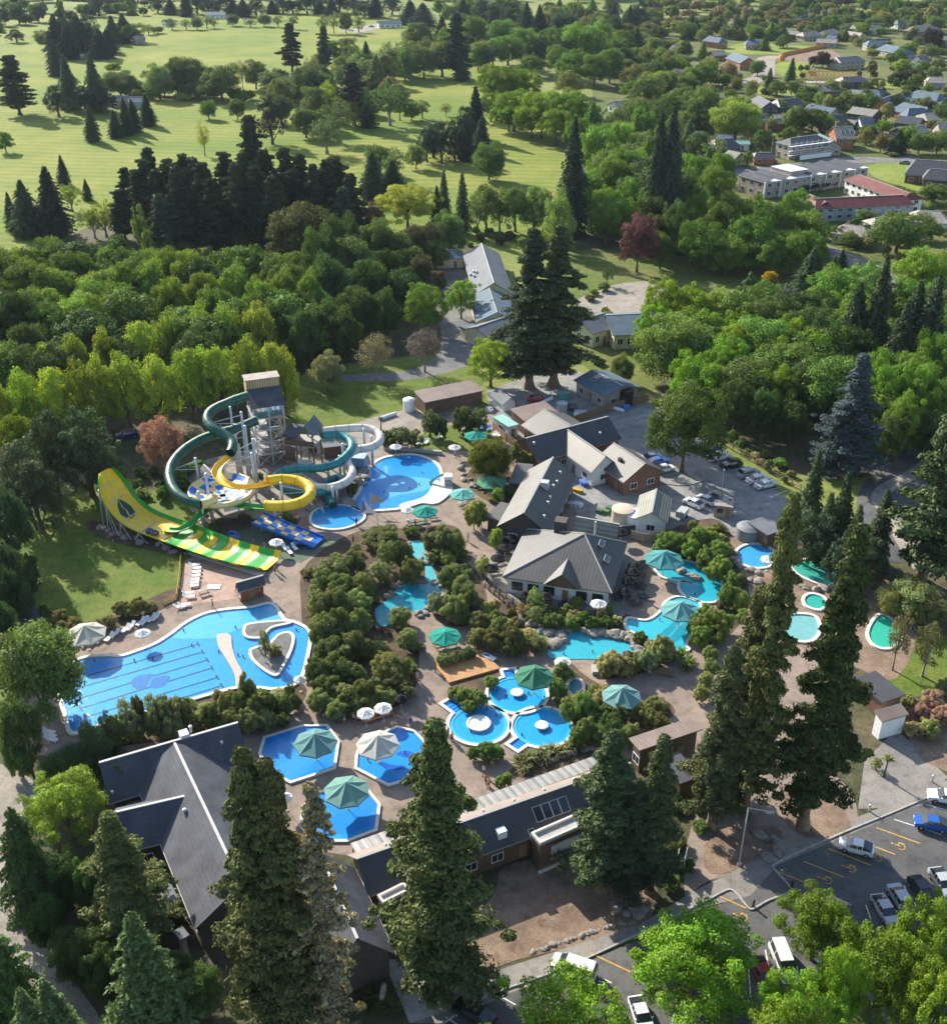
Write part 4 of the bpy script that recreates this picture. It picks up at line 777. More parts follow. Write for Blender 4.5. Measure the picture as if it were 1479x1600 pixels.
pool('green_pool', 'bright green thermal pool at the edge of the right lawn', r9([(1130, 640), (1165, 600), (1200, 605), (1240, 640), (1262, 690), (1240, 735), (1190, 752), (1140, 735), (1115, 690)]), (.07, .46, .34), 4, .45, 'calm_water')
pool('plunge_pool', 'tiny round dark plunge pool beside a clipped bush', r8([(1172, 935), (1185, 905), (1215, 897), (1240, 920), (1235, 955), (1200, 970)]), (.02, .22, .28), 4, .4, 'calm_water')
# boulders
def rock_mesh(seed):
    import bmesh
    bm = bmesh.new(); bmesh.ops.create_icosphere(bm, subdivisions=2, radius=.5); rg = np.random.default_rng(seed); k = rg.normal(size=(5, 3))
    for v in bm.verts:
        s = 1+.16*math.sin(3*v.co.dot(Vector(k[0])))+.12*math.sin(5*v.co.dot(Vector(k[1])))+rg.normal()*.03; v.co *= s; v.co.z *= .72; v.co.x *= 1.2
    me = bpy.data.meshes.new('boulder'); bm.to_mesh(me); bm.free(); me.materials.append(MAT['rock']); return me
ROCKS = [rock_mesh(i) for i in range(6)]; rr = random.Random(5)
def boulder(p, s, label, group):
    o = obj('boulder', rr.choice(ROCKS), None, None, (p[0], p[1], s*.12), rr.uniform(0, 6.28), None, (s*rr.uniform(.8, 1.3), s*rr.uniform(.8, 1.2), s*rr.uniform(.7, 1.1)))
    tag(o, label, 'boulder', group); return o
def rocks_along(pix, n, s, label, group, jit=.7, smooth=6):
    pts = spline([P(*p) for p in pix], 12)
    for i in range(n):
        q = pts[int((i+.5)/n*(len(pts)-1))]; boulder((q.x+rr.uniform(-jit, jit), q.y+rr.uniform(-jit, jit)), rr.uniform(s*.6, s*1.4), label, group)
rocks_along(r8([(1080, 690), (1130, 720), (1140, 680), (1200, 655), (1290, 670), (1350, 690), (1400, 690), (1479, 720), (1520, 760)]), 34, 1.5, 'rounded grey boulder on the bank of the turquoise rock pool', 'boulders of the turquoise rock pool', 1.0)
rocks_along(r8([(930, 600), (980, 630), (1040, 640), (1080, 690)]), 9, 1.4, 'grey boulder under the restaurant deck', 'boulders under the restaurant deck')
rocks_along(r8([(360, 520), (390, 460), (480, 440), (590, 450), (600, 520), (540, 575), (480, 600)]), 20, 1.1, 'small rock at the edge of the hidden teal pool', 'rocks of the hidden teal pool')
rocks_along(r8([(430, 260), (460, 320), (520, 370), (510, 330), (540, 300), (590, 390), (620, 430)]), 18, 1.0, 'rock beside the narrow stream pool', 'rocks of the stream pool')
rocks_along(r9([(215, 385), (250, 400), (300, 415), (330, 435)]), 8, 1.2, 'pale rock of the bar in the terrace pool', 'rock bar in the terrace pool', .3)
rocks_along(r9([(0, 690), (60, 720), (100, 745)]), 7, 1.4, 'boulder between the rock pool and the curved pool', 'boulders between two pools')
rocks_along(c3([(30, 660), (20, 720), (10, 790), (40, 690)]), 9, 1.6, 'tan rock of the cascade beside the activity pool', 'cascade rocks')
rocks_along(c2([(830, 1080), (900, 1040), (980, 1030), (1090, 1010), (1180, 1020)]), 11, 1.7, 'grey boulder behind the splash pool', 'boulders behind the splash pool', .8)
rocks_along(c3([(815, 620), (815, 700), (850, 760), (920, 800)]), 9, 1.1, 'dark stone edging the weeping tree bed', 'stones round the weeping tree')
rocks_along([(232, 850), (190, 838), (160, 828), (285, 866), (262, 862)], 8, 1.3, 'grey boulder at the foot of the tall yellow slide', 'boulders at the slide foot')
rocks_along([(1184, 1305), (1200, 1310), (1218, 1325), (1212, 1340), (1190, 1340)], 12, 1.0, 'rock edging the bark bed beside the lamp post', 'rocks by the lamp post', .4)
rocks_along([(960, 1415), (985, 1422), (1010, 1425), (975, 1430)], 9, 1.0, 'stone in the pile at the bark garden edge', 'stone pile', .5)
rocks_along(r9([(480, 300), (510, 370), (600, 395), (570, 440), (860, 470), (920, 480), (1000, 470)]), 18, 1.2, 'rock edging the blue oval pool', 'rocks round the oval pool')
rocks_along([(840, 1195), (870, 1185), (900, 1176), (925, 1170)], 10, .9, 'flat stone of the flax bank', 'flax bank stones', .3)
rocks_along([(30, 795), (60, 785), (90, 778), (120, 770)], 7, .9, 'stone at the top of the shaded lawn', 'shaded lawn stones', .5)
# ================================================================== buildings
def roofslab(b, pts, t=.16):
    k = len(b.v); n = len(pts); b.v += [tuple(p) for p in pts]+[(p[0], p[1], p[2]-t) for p in pts]
    b.f.append(list(range(k, k+n))); b.f.append(list(range(k+2*n-1, k+n-1, -1)))
    for i in range(n): j = (i+1) % n; b.f.append([k+i, k+n+i, k+n+j, k+j])
WINM = {}
def window(parent, x, y, z, ang, w=1.4, h=1.1, frame='white_paint', sill=True):
    key = (round(w, 2), round(h, 2), frame)
    if key not in WINM:
        fr = MB(); fr.box(-w/2-.09, w/2+.09, -.02, .07, -.09, 0).box(-w/2-.09, w/2+.09, -.02, .07, h, h+.09).box(-w/2-.09, -w/2, -.02, .07, 0, h).box(w/2, w/2+.09, -.02, .07, 0, h)
        if w > 1.2: fr.box(-.03, .03, -.02, .06, 0, h)
        f = fr.mesh('window'); f.materials.append(MAT[frame]); p = MB().box(-w/2, w/2, -.02, .035, 0, h).mesh('pane'); p.materials.append(MAT['glass']); WINM[key] = (f, p)
    f, p = WINM[key]; o = obj('window', f, None, parent, (x, y, z), ang); obj('pane', p, None, o); return o
def facing(o_loc, rz, lx, ly, nx, ny):
    c, s = math.cos(rz), math.sin(rz); wx, wy = o_loc[0]+c*lx-s*ly, o_loc[1]+s*lx+c*ly; n = (c*nx-s*ny, s*nx+c*ny)
    return n[0]*(-wx)+n[1]*(-wy) > .12*math.hypot(wx, wy)
def put_windows(o, loc, rz, hx, hy, ze, spec, door=True, frame='white_paint', both=None):
    """rows of windows on the walls of a box of half size hx, hy; spec=(spacing, width, height, sill rows)"""
    sp, ww, hh, rows = spec; first = True
    for (nx, ny, half, ang) in ((0, -1, hx, math.pi), (0, 1, hx, 0), (1, 0, hy, -math.pi/2), (-1, 0, hy, math.pi/2)):
        cxl, cyl = nx*hx, ny*hy
        if not facing(loc, rz, cxl, cyl, nx, ny): continue
        n = max(1, int((2*half-.8)/sp)); 
        for k in range(n):
            u = (k+.5-n/2)*(2*half-.6)/n
            for j, zs in enumerate(rows):
                x, y = (u, ny*hy) if nx == 0 else (nx*hx, u)
                if door and first and j == 0 and k == n//2 and nx == 0:
                    MB().box(-.5, .5, -.02, .06, 0, 2.05).build('door', 'timber', o).location = (x, y, .05)
                    d = o.children[-1] if False else None
                    first = False; dd = [c for c in bpy.data.objects if False]
                else: window(o, x, y, zs, ang, ww, hh, frame)
def gable(name, label, r1, r2, eave, zr, ze, wall, roof, hip=(0, 0), over=.5, ends=.4, win=(3.2, 1.4, 1.1, (1.0,)), cat='building', cap='ridge_metal', hw=None, group=None, base=0., frame='white_paint', extras=None, endwall=None):
    """pitched roof building from its ridge (two pixels at height zr) and one pixel on an eave at height ze"""
    a, b = P(*r1, zr), P(*r2, zr); d = (b-a); d.z = 0; L = d.length; d.normalize(); mid = (a+b)/2
    if hw is None:
        e = P(*eave, ze); hw = abs((e-a).dot(Vector((-d.y, d.x, 0))))
    rz = math.atan2(d.y, d.x); loc = (mid.x, mid.y, base); o = thing(name, label, cat, loc, rz, group)
    h1, h2 = hip; x0, x1 = -L/2-ends, L/2+ends; xe0, xe1 = x0-h1, x1+h2
    rb = MB(); S = lambda y: -1 if y < 0 else 1
    for s in (-1, 1):
        q = [(xe0, s*hw, ze), (xe1, s*hw, ze), (x1, 0, zr), (x0, 0, zr)]; roofslab(rb, q if s < 0 else q[::-1])
    if h1: roofslab(rb, [(xe0, hw, ze), (xe0, -hw, ze), (x0, 0, zr)])
    if h2: roofslab(rb, [(xe1, -hw, ze), (xe1, hw, ze), (x1, 0, zr)])
    ro = rb.build('roof', roof, o)
    cb = MB().box(x0, x1, -.16, .16, zr-.08, zr+.05); cb.build('ridge_cap', cap, ro)
    for s in (-1, 1): MB().box(xe0, xe1, s*hw-.07 if s > 0 else s*hw-.07, s*hw+.07, ze-.24, ze-.10).build('gutter', cap, ro)
    wx0, wx1 = xe0+over, xe1-over; wy = hw-over; zt = lambda y: zr-(zr-ze)*abs(y)/hw-.2
    wb = MB()
    if h1 or h2: wb.box(wx0, wx1, -wy, wy, 0, ze-.12)
    else:
        sec = [(-wy, 0), (wy, 0), (wy, zt(wy)), (0, zr-.2), (-wy, zt(wy))]
        k = len(wb.v); wb.v += [(x, y, z) for x in (wx0, wx1) for y, z in sec]
        for i in range(5): j = (i+1) % 5; wb.f.append([k+i, k+j, k+5+j, k+5+i][::-1])
        wb.f.append([k+i for i in range(5)]); wb.f.append([k+9-i for i in range(5)])
    wb.build('wall', wall, o)
    if win:
        xm = (wx0+wx1)/2; loc2 = (loc[0]+math.cos(rz)*xm, loc[1]+math.sin(rz)*xm)
        n0 = len(o.children); put_windows(o, loc2, rz, (wx1-wx0)/2, wy, ze, win, True, frame)
        for c in o.children:
            if c.name.split('.')[0] in ('window', 'door'): c.location.x += xm
    o['_g'] = (L, hw, rz, x0, x1, ze, zr); return o
def box(name, label, A, B, C, zt, wall, roof, slope=0., over=.3, win=(3.2, 1.4, 1.1, (1.0,)), cat='building', parapet=None, group=None, frame='white_paint', base=0.):
    """flat or lean-to roofed building; A, B: near roof corners, C: corner behind A (pixels at height zt); slope: rise of the back edge"""
    a, b, c = P(*A, zt), P(*B, zt), P(*C, zt); d = b-a; d.z = 0; L = d.length; d.normalize(); n = Vector((-d.y, d.x, 0)); D = (c-a).dot(n)
    if D < 0: D = -D; n = -n
    mid = a+d*L/2+n*D/2; rz = math.atan2(d.y, d.x); loc = (mid.x, mid.y, 0); o = thing(name, label, cat, loc, rz, group)
    if n.dot(Vector((-d.y, d.x, 0))) < 0: slope = -slope
    z0, z1 = (zt, zt+slope) if slope >= 0 else (zt-slope, zt)
    rb = MB(); roofslab(rb, [(-L/2, -D/2, z0), (L/2, -D/2, z0), (L/2, D/2, z1), (-L/2, D/2, z1)], .18); ro = rb.build('roof', roof, o)
    wx, wy = L/2-over, D/2-over; t = over/D
    zz0, zz1 = z0+(z1-z0)*t-.2, z1-(z1-z0)*t-.2; wb = MB()
    wb.v = [(-wx, -wy, base), (wx, -wy, base), (wx, wy, base), (-wx, wy, base), (-wx, -wy, zz0), (wx, -wy, zz0), (wx, wy, zz1), (-wx, wy, zz1)]
    wb.f = [(0, 3, 2, 1), (4, 5, 6, 7), (0, 1, 5, 4), (1, 2, 6, 5), (2, 3, 7, 6), (3, 0, 4, 7)]; wb.build('wall', wall, o)
    if parapet:
        p = MB(); h = .35
        for q in ((-L/2, L/2, -D/2, -D/2+.25), (-L/2, L/2, D/2-.25, D/2), (-L/2, -L/2+.25, -D/2+.25, D/2-.25), (L/2-.25, L/2, -D/2+.25, D/2-.25)): p.box(*q, zt+.003, zt+h)
        p.build('parapet', parapet, ro)
    if win: put_windows(o, loc, rz, wx, wy, zt, win, True, frame)
    o['_g'] = (L, D, rz); return o
def vent(o, x, y, z, s=.5, mat='plastic_white', name='roof_vent'):
    return MB().lathe([(s*.35, -.5), (s*.35, s*.5), (s*.55, s*.6), (s*.5, s*.9), (s*.2, s*1.1), (.001, s*1.12)], 10).build(name, mat, o, True)
def on_roof(o, x, y, make):
    L, hw, rz, x0, x1, ze, zr = o['_g']; z = zr-(zr-ze)*abs(y)/hw; c = make(z); c.location = (x, y, z); return c
def vents(o, lst, s=.6):
    for x, y in lst: on_roof(o, x, y, lambda z: vent(o, 0, 0, 0, s))
def skylight(o, x, y, w=.9, l=1.6):
    L, hw, rz, x0, x1, ze, zr = o['_g']; z = zr-(zr-ze)*abs(y)/hw; a = math.atan2(zr-ze, hw)*(1 if y < 0 else -1)
    s = MB().box(-w/2-.08, w/2+.08, -l/2-.08, l/2+.08, 0, .12).build('skylight', 'steel', o); s.location = (x, y, z+.01); s.rotation_euler = (a, 0, 0)
    p = MB().box(-w/2, w/2, -l/2, l/2, .115, .135).build('pane', 'glass', s)
# ---- restaurant
def hipped(name, label, A, B, C, zr, ze, insl, insr, wall, roof, over=.7, win=(2.6, 1.6, 1.4, (.8,)), rf=.5, frame='black_metal'):
    a, b, c = P(*A, ze), P(*B, ze), P(*C, ze); d = b-a; d.z = 0; L = d.length; d.normalize(); n = Vector((-d.y, d.x, 0)); D = (c-a).dot(n)
    mid = a+d*L/2+n*D/2; rz = math.atan2(d.y, d.x); loc = (mid.x, mid.y, 0); o = thing(name, label, 'building', loc, rz)
    yr = -D/2+D*rf; X0, X1, Y0, Y1 = -L/2, L/2, -D/2, D/2; p0, p1 = (X0+insl, yr, zr), (X1-insr, yr, zr)
    rb = MB(); roofslab(rb, [(X0, Y0, ze), (X1, Y0, ze), p1, p0]); roofslab(rb, [(X1, Y1, ze), (X0, Y1, ze), p0, p1]); roofslab(rb, [(X0, Y1, ze), (X0, Y0, ze), p0]); roofslab(rb, [(X1, Y0, ze), (X1, Y1, ze), p1])
    ro = rb.build('roof', roof, o)
    for q, w in ((p0, (X0, Y0, ze)), (p0, (X0, Y1, ze)), (p1, (X1, Y0, ze)), (p1, (X1, Y1, ze)), (p0, p1)): MB().tube(q, w, .14, .14, 6).build('ridge_cap', 'ridge_metal', ro)
    MB().box(X0+over, X1-over, Y0+over, Y1-over, 0, ze-.12).build('wall', wall, o); put_windows(o, loc, rz, L/2-over, D/2-over, ze, win, True, frame)
    o['_h'] = (L, D, zr, ze, yr, insl, insr); return o
rest = hipped('restaurant', 'restaurant with large hipped grey metal roof and white boarded front', (784.6, 901.4), (956, 927), (819, 826), 7.6, 3.3, 11.5, 6.5, 'white_board', 'roof_grey', rf=.62)
L, D, zr, ze, yr, il, ir = rest['_h']; gx = L*.045; gy0 = -D/2-.35
gb = MB(); gh = 2.3; gl = 5.2
roofslab(gb, [(gx-2.9, gy0, ze-.05), (gx, gy0, ze+gh), (gx, gy0+gl, ze+gh), (gx-2.9, gy0+gl*.1, ze-.05)][::-1]); roofslab(gb, [(gx+2.9, gy0, ze-.05), (gx, gy0, ze+gh), (gx, gy0+gl, ze+gh), (gx+2.9, gy0+gl*.1, ze-.05)])
gb.build('entrance_gablet', 'roof_grey', rest); MB().poly([(gx-2.6, gy0+.25, ze-.3), (gx+2.6, gy0+.25, ze-.3), (gx, gy0+.25, ze+gh-.25)]).build('gable_board', 'timber_wall', rest)
for x, y in ((L*.30, D*.12), (L*.38, -D*.06)):
    s = MB().box(-.5, .5, -1, 1, 0, .15).build('skylight', 'steel', rest); s.location = (x, y, 6.1 if y > 0 else 5.1); s.rotation_euler = (0, .45, 0); MB().box(-.4, .4, -.9, .9, .14, .17).build('pane', 'glass', s)
fl = MB().tube((L*.22, D*.22, 5.5), (L*.22, D*.22, 9.2), .18, .18, 8).build('flue', 'steel', rest)
MB().box(-1, 1, -1, 1, 0, 3.2).build('chimney', 'charcoal_wall', rest).location = (-L*.12, D*.33, 4.5)
kt = gable('kitchen_block', 'grey shingled kitchen block behind the restaurant', (903.6, 807.6), (964, 818.4), (953.6, 838), 5.5, 3.6, 'charcoal_wall', 'roof_olive', win=None); vents(kt, [(-2, -2.4), (3, -2.6)], 1.1)
B2 = gable('changing_hall', 'long gabled hall with bright west roof and dark east roof', (863, 715), (818, 800), (781, 813), 6.8, 3.4, 'charcoal_wall', 'roof_grey', over=.5)
vents(B2, [(-8, 2.2), (-4.5, 2.4), (-2.5, 2.2), (1.5, 2.5), (3.5, 2.6), (8, 3)], .5)
on_roof(B2, -.5, 1.0, lambda z: MB().box(-.7, .7, -.7, .7, -.4, 1.1).build('air_unit', 'steel', B2))
box('lean_to', 'grey lean-to beside the dark green umbrella', (794, 754), (821, 757), (796, 725), 3., 'charcoal_wall', 'roof_grey', .5, win=None)
box('lean_to', 'grey lean-to roof at the foot of the long hall', (758, 807), (781, 814), (765, 782), 3., 'charcoal_wall', 'roof_grey', .5, win=None)
B3 = gable('admin_block', 'long dark roofed block facing the back car park', (823, 684), (947, 651), (889, 708), 6.4, 3.4, 'brick_wall', 'roof_dark'); vents(B3, [(-9, -1.5), (6, -3)], .5)
gable('east_wing', 'wing with pale grey west roof joined to the dark block', (888, 672), (945, 711), (920, 736), 6.2, 3.4, 'white_board', 'roof_grey')
g5 = gable('end_wing', 'wing with brick gable end beside parked cars', (960, 693), (1006, 723), (974, 754), 6.0, 3.2, 'brick_wall', 'roof_grey'); on_roof(g5, 0, -2, lambda z: MB().box(-.4, .4, -.3, .3, -.2, .6).build('roof_vent', 'charcoal_wall', g5))
gable('store_wing', 'pale ribbed roof wing next to the teal cabin', (851, 640), (889, 663), (820, 668), 5.6, 3.3, 'timber_wall', 'roof_grey', win=None)
gable('plant_house', 'white plant house with olive tiled gable roof', (1025, 765), (1018, 799), (993, 800), 4.9, 3.2, 'white_board', 'roof_olive')
box('long_shed', 'long brown shed with pale sloping roof behind the hedges', (663, 629), (756, 610), (646, 615), 3.2, 'timber_wall', 'roof_brown', .6, win=None)
box('store_shed', 'brown shed with pale roof between two hedges and yard', (819, 658), (874, 645), (796, 642), 3.4, 'timber_wall', 'roof_brown', .5, win=None)
box('cabin', 'white site cabin with pale teal roof', (794, 667), (810.5, 662.5), (770.3, 650.8), 2.9, 'white_board', 'roof_teal', 0, .15)
gable('glasshouse', 'small white gabled glasshouse in the service yard', (778, 607), (796, 621), None, 3.2, 2.0, 'white_board', 'roof_pale', hw=1.9, win=None)
ws = gable('workshop', 'pale boarded workshop with blue metal roof in the yard', (926, 578), (972, 602), (936, 615), 4.8, 3.4, 'tan_board', 'roof_blue'); skylight(ws, -2, -1.5, 1.2, 2.5)
box('pump_shed', 'brown pump shed with pale grey roof beside the oval pool', (1199, 836), (1229, 826), (1176, 812), 3., 'timber_wall', 'roof_pale', 0, win=None)
rs = gable('ticket_hut', 'small red brown timber hut with dark roof by lap pool', (372, 909.5), (407.5, 899.6), (377, 923), 3.7, 2.4, 'red_timber', 'roof_dark', over=.35, win=(2.4, 1.2, .9, (1.1,)), cat='hut')
# ---- school
sc1 = gable('school_hall', 'long grey gabled school hall behind the giant redwoods', (752, 380), (771, 441), (796, 441), 7.2, 3.8, 'cream_board', 'roof_pale', cap='pale_ridge'); vents(sc1, [(2, -4), (4, -3.4), (6, -4.2), (3, -5)], .8)
gable('school_hut', 'small pale hut with blue grey roof next to the school hall', (684, 391), (712, 390), None, 4.6, 3.1, 'cream_board', 'roof_blue', hip=(2, 2), hw=4)
gable('school_office', 'cream school office with blue gabled roof', (764, 450), (776, 487), (737, 478), 6., 3.6, 'cream_board', 'roof_blue')
gable('school_annex', 'cream annex with pale roof at the yard', (744, 510), (796, 492), (742, 533), 5.2, 3.6, 'cream_board', 'roof_pale')
box('school_shelter', 'small blue shelter roof beside the school yard', (726, 515), (748, 510), (724, 508), 3., 'cream_board', 'roof_blue', 0, win=None)
gable('school_wing', 'cream school wing with blue roof right of the redwoods', (948, 492), (1030, 488), (980, 523), 6.4, 3.9, 'cream_board', 'roof_blue', win=(2.4, 1.3, 1.5, (1.2,)))
gable('school_wing', 'cream school block with grey roof tucked behind the redwoods', (905, 500), (942, 489), (930, 521), 6.0, 3.9, 'cream_board', 'roof_pale', win=(2.4, 1.3, 1.5, (1.2,)))
# ---- lower left slate building
sl0 = gable('bath_house', 'long slate roofed bath house running beside the redwoods', (274, 1164), (375, 1378), (287, 1408), 7.6, 3.8, 'charcoal_wall', 'roof_shingle', cap='pale_ridge')
on_roof(sl0, -14.5, 1.6, lambda z: MB().box(-.6, .6, -.55, .55, -.3, .9).build('air_unit', 'plastic_white', sl0)); vents(sl0, [(-17, 3.0), (-2, -2)], .5)
sl1 = gable('bath_house_wing', 'slate roofed wing of the bath house along the lap pool', (160, 1190), (367, 1130), (181, 1252), 7.0, 3.6, 'charcoal_wall', 'roof_shingle', cap='pale_ridge'); vents(sl1, [(6, -1.5), (-8, -3)], .35)
gable('bath_house_wing', 'short slate roofed wing pointing at the olive conifer', (184, 1268), (300, 1241), (232, 1322), 6.6, 3.8, 'charcoal_wall', 'roof_shingle', cap='pale_ridge')
box('annex', 'small pale roofed annex below the bath house', (250, 1421), (280.6, 1407.6), (237, 1384), 3.2, 'tan_board', 'roof_pale', 0, win=None)
box('annex', 'low pale outbuilding between redwoods and bath house', (281, 1470), (296, 1461), (276, 1452), 2.8, 'tan_board', 'roof_pale', 0, win=None)
for k, q in enumerate([(268, 1436), (262, 1446)]): tag(MB().lathe([(1.2, 0), (1.2, 2.2), (1.0, 2.5), (.001, 2.6)], 16).build('water_tank', 'black_metal', None, True), ['black round water tank below the annex', 'second black water tank beside the annex fence'][k], 'tank').location = P(*q)
# ---- entrance building
en = gable('entrance_building', 'long entrance building with dark front roof and brown back slope', (556, 1342), (985, 1192), (815, 1313), 6.2, 3.6, 'timber_wall', 'roof_brown', over=.6, ends=0)
L, hw, rz, x0, x1, ze, zr = en['_g']
fd = MB(); roofslab(fd, [(x0, -hw-.02, ze+.03), (x1, -hw-.02, ze+.03), (x1, -.15, zr-.03), (x0, -.15, zr-.03)], .02); fd.build('painted_shade_sheet', 'roof_dark', en)  # shade of the front slope painted as a dark sheet over the brown roof
for k in range(7): on_roof(en, x0+4+k*4.1, 1.2, lambda z: vent(en, 0, 0, 0, .35))
for k in range(4): skylight(en, 4.2+k*1.15, -1.6, 1.0, 1.7)
for k in range(3): skylight(en, -13+k*1.15, -1.6, 1.0, 1.7)
for x, y in ((-1, -2.2), (11.5, -1.4)): on_roof(en, x, y, lambda z: MB().box(-.55, .55, -.45, .45, -.3, .75).build('air_unit', 'plastic_white', en))
skylight(en, 2.6, -3.3, .6, 1.6)
A_, B_ = P(547, 1318, 3.3), P(926, 1182, 3.3); d_ = B_-A_; can = thing('walkway_canopy', 'long clear corrugated canopy along the back of entrance building', 'canopy', ((A_+B_)/2).xy.to_3d(), math.atan2(d_.y, d_.x))
hl = d_.length/2; nsh = 38
for k in range(nsh):
    xa = -hl+2*hl*k/nsh; sh = MB(); roofslab(sh, [(xa, -2.2, 3.55), (xa+2*hl/nsh-.05, -2.2, 3.55), (xa+2*hl/nsh-.05, .1, 3.2), (xa, .1, 3.2)], .04); sh.build('roof_sheet', 'roof_clear', can)
for k in range(12): MB().box(-.07, .07, -.07, .07, 0, 3.15).build('post', 'timber', can).location = (-hl+.3+(2*hl-.6)*k/11, .0, 0)
MB().box(-hl, hl, -.05, .05, 3.02, 3.14).build('beam', 'timber', can)
bx1 = box('poster_bay', 'timber clad bay with white coping and large swirl poster', (843.3, 1321), (921, 1287), (816, 1309.6), 4.6, 'timber_wall', 'kerb', 0, .12, None, parapet='coping')
L, D, rz = bx1['_g']
MB().box(-L/2-.05, L/2+.05, -D/2-.15, -D/2+.1, 0, .45).build('plinth', 'coping', bx1)
pm, t, b = newmat('poster_print')
co = N(t, 'ShaderNodeTexCoord'); wv = N(t, 'ShaderNodeTexWave', wave_type='RINGS'); wv.inputs['Scale'].default_value = .16; wv.inputs['Distortion'].default_value = 7; wv.inputs['Detail'].default_value = 2; wv.inputs['Detail Scale'].default_value = .7
t.links.new(co.outputs['Object'], wv.inputs['Vector']); rp = ramp(t, wv.outputs['Fac'], [(.0, (.08, .09, .10)), (.25, (.35, .37, .38)), (.5, (.68, .69, .70)), (1, (.74, .74, .74))]); t.links.new(rp.outputs[0], b.inputs['Base Color'])
MB().box(-L*.26, L*.40, -D/2-.02, -D/2+.14, 1.4, 3.9).build('poster', 'poster_print', bx1)
box('timber_bay', 'timber clad bay with pale roof beside the broad redwood', (598, 1414), (640, 1393), (581, 1406), 4.2, 'timber_wall', 'kerb', 0, .12, None, parapet='coping')
tb = gable('entrance_tower', 'steep slate roofed end block of the entrance building', (500, 1335), (556, 1462), (591, 1433), 8.2, 3.8, 'charcoal_wall', 'roof_shingle', over=.6, cap='pale_ridge', win=None)
box('link_building', 'flat brown roofed block between the dark redwoods and court', (999, 1172.7), (1098, 1139), (989, 1151), 4.4, 'timber_wall', 'roof_brown', 0, .5, (3., 1.3, 1.2, (1.2,)))
box('low_block', 'low dark roofed block beside the tree court', (1062, 1225), (1096, 1213), (1040, 1180), 3.4, 'timber_wall', 'roof_dark', 0, .4, None)
box('gate_house', 'dark flat roofed gate house by the right lawn', (1378, 1098), (1415, 1085), (1376, 1045), 3.2, 'timber_wall', 'roof_dark', 0, .4, None)
gh = box('gate_canopy', 'white fronted entry canopy below the right lawn', (1378, 1128), (1420, 1116), (1374, 1112), 3.4, 'white_paint', 'roof_brown', .5, .25, None)
box('shade_shelter', 'dark blue roofed shelter at the edge of the shaded lawn', (34, 975), (66, 965), (28, 950), 3., 'charcoal_wall', 'roof_shingle', .4, .3, None)
# ---- tanks and yard things
def cyl(name, label, px, py, r, h, mat, dome=.25, cat='tank', group=None):
    o = thing(name, label, cat, P(px, py), 0, group)
    MB().lathe([(r, 0), (r, h)], 24).build('shell', mat, o, True); MB().lathe([(r*1.02, h-.05), (r*1.02, h+.03), (r*.6, h+dome*.7), (.001, h+dome)], 24).build('lid', mat, o); return o
plain('tan_tank', (.48, .40, .31), .6, .1, 1.); plain('grey_tank', (.17, .18, .19), .6, .1, 1.)
cyl('water_tank', 'tall tan water tank in the service yard', 971, 822, 2.0, 3.6, 'tan_tank'); cyl('water_tank', 'white water tank beside the plant house', 991, 826, 1.9, 3.2, 'plastic_white')
cyl('water_tank', 'low white water tank beside the tan one', 968, 831, 1.3, 1.2, 'plastic_white'); cyl('water_tank', 'dark grey domed water tank by the pump shed', 1168, 840, 2.2, 2.2, 'grey_tank', .6)
cyl('water_tank', 'white domed tank at the end of the long shed', 639, 641, 1.3, 2.6, 'plastic_white', .5); cyl('water_tank', 'dark tall tank beside the blue roofed workshop', 977, 632, 1.6, 3.6, 'black_metal', .2); cyl('water_tank', 'pale grey tank behind the store shed', 877, 645, 1.2, 2.4, 'steel', .3)
ry = random.Random(3)
def crate(px, py, s, col, label):
    o = thing('stacked_goods', label, 'goods', P(px, py), ry.uniform(0, 3))
    for k in range(3): q = ry.uniform(.5, 1)*s; MB().box(-q/2, q/2, -q*.4, q*.4, 0, q*.6).build('bale', 'paint', o, color=sc(col, ry.uniform(.7, 1.2))).location = (ry.uniform(-s, s)*.6, ry.uniform(-s, s)*.6, 0.0)
    return o
for px, py, s, c_, lb in ((860, 658, 2, (.3, .3, .32), 'grey pallets stacked behind the store shed'), (905, 652, 2.4, (.5, .5, .5), 'pale crates standing in the service yard'), (895, 640, 1.6, (.1, .1, .11), 'dark pile of gear in the yard'), (880, 622, 2, (.12, .35, .3), 'green bins under the giant redwoods'), (955, 633, 2, (.55, .58, .62), 'white wrapped bales by the workshop'), (970, 637, 1.6, (.08, .2, .5), 'blue drums by the workshop'), (690, 633, 1.8, (.5, .5, .5), 'white goods under the long shed eave'), (700, 628, 1.4, (.4, .12, .08), 'red drums under the long shed eave'), (905, 768, 1.4, (.6, .35, .03), 'yellow bin beside the long hall'), (912, 755, 1.6, (.08, .15, .45), 'blue bins beside the long hall'), (895, 790, 1.8, (.6, .6, .58), 'white linen trolleys behind the hall'), (985, 800, 1.6, (.3, .35, .6), 'heap of coloured laundry by the plant house'), (945, 800, 2, (.06, .14, .06), 'green waste heap in the yard'), (766, 643, 1.6, (.6, .58, .5), 'white tanks stacked by the cabin'), (785, 655, 1.2, (.65, .65, .65), 'white boxes beside the teal cabin')): crate(px, py, s, c_, lb)
for q0, q1, lb in (((592, 655), (618, 646), 'white pipe lying in the sand yard'), ((836, 634), (862, 622), 'white plastic channel lying under the giant redwoods'), ((946, 634), (974, 642), 'white pipe bundle beside the workshop')):
    a, b = P(*q0, .4), P(*q1, .4); tag(MB().tube(a, b, .42, .42, 10).build('pipe', 'plastic_white'), lb, 'pipe')
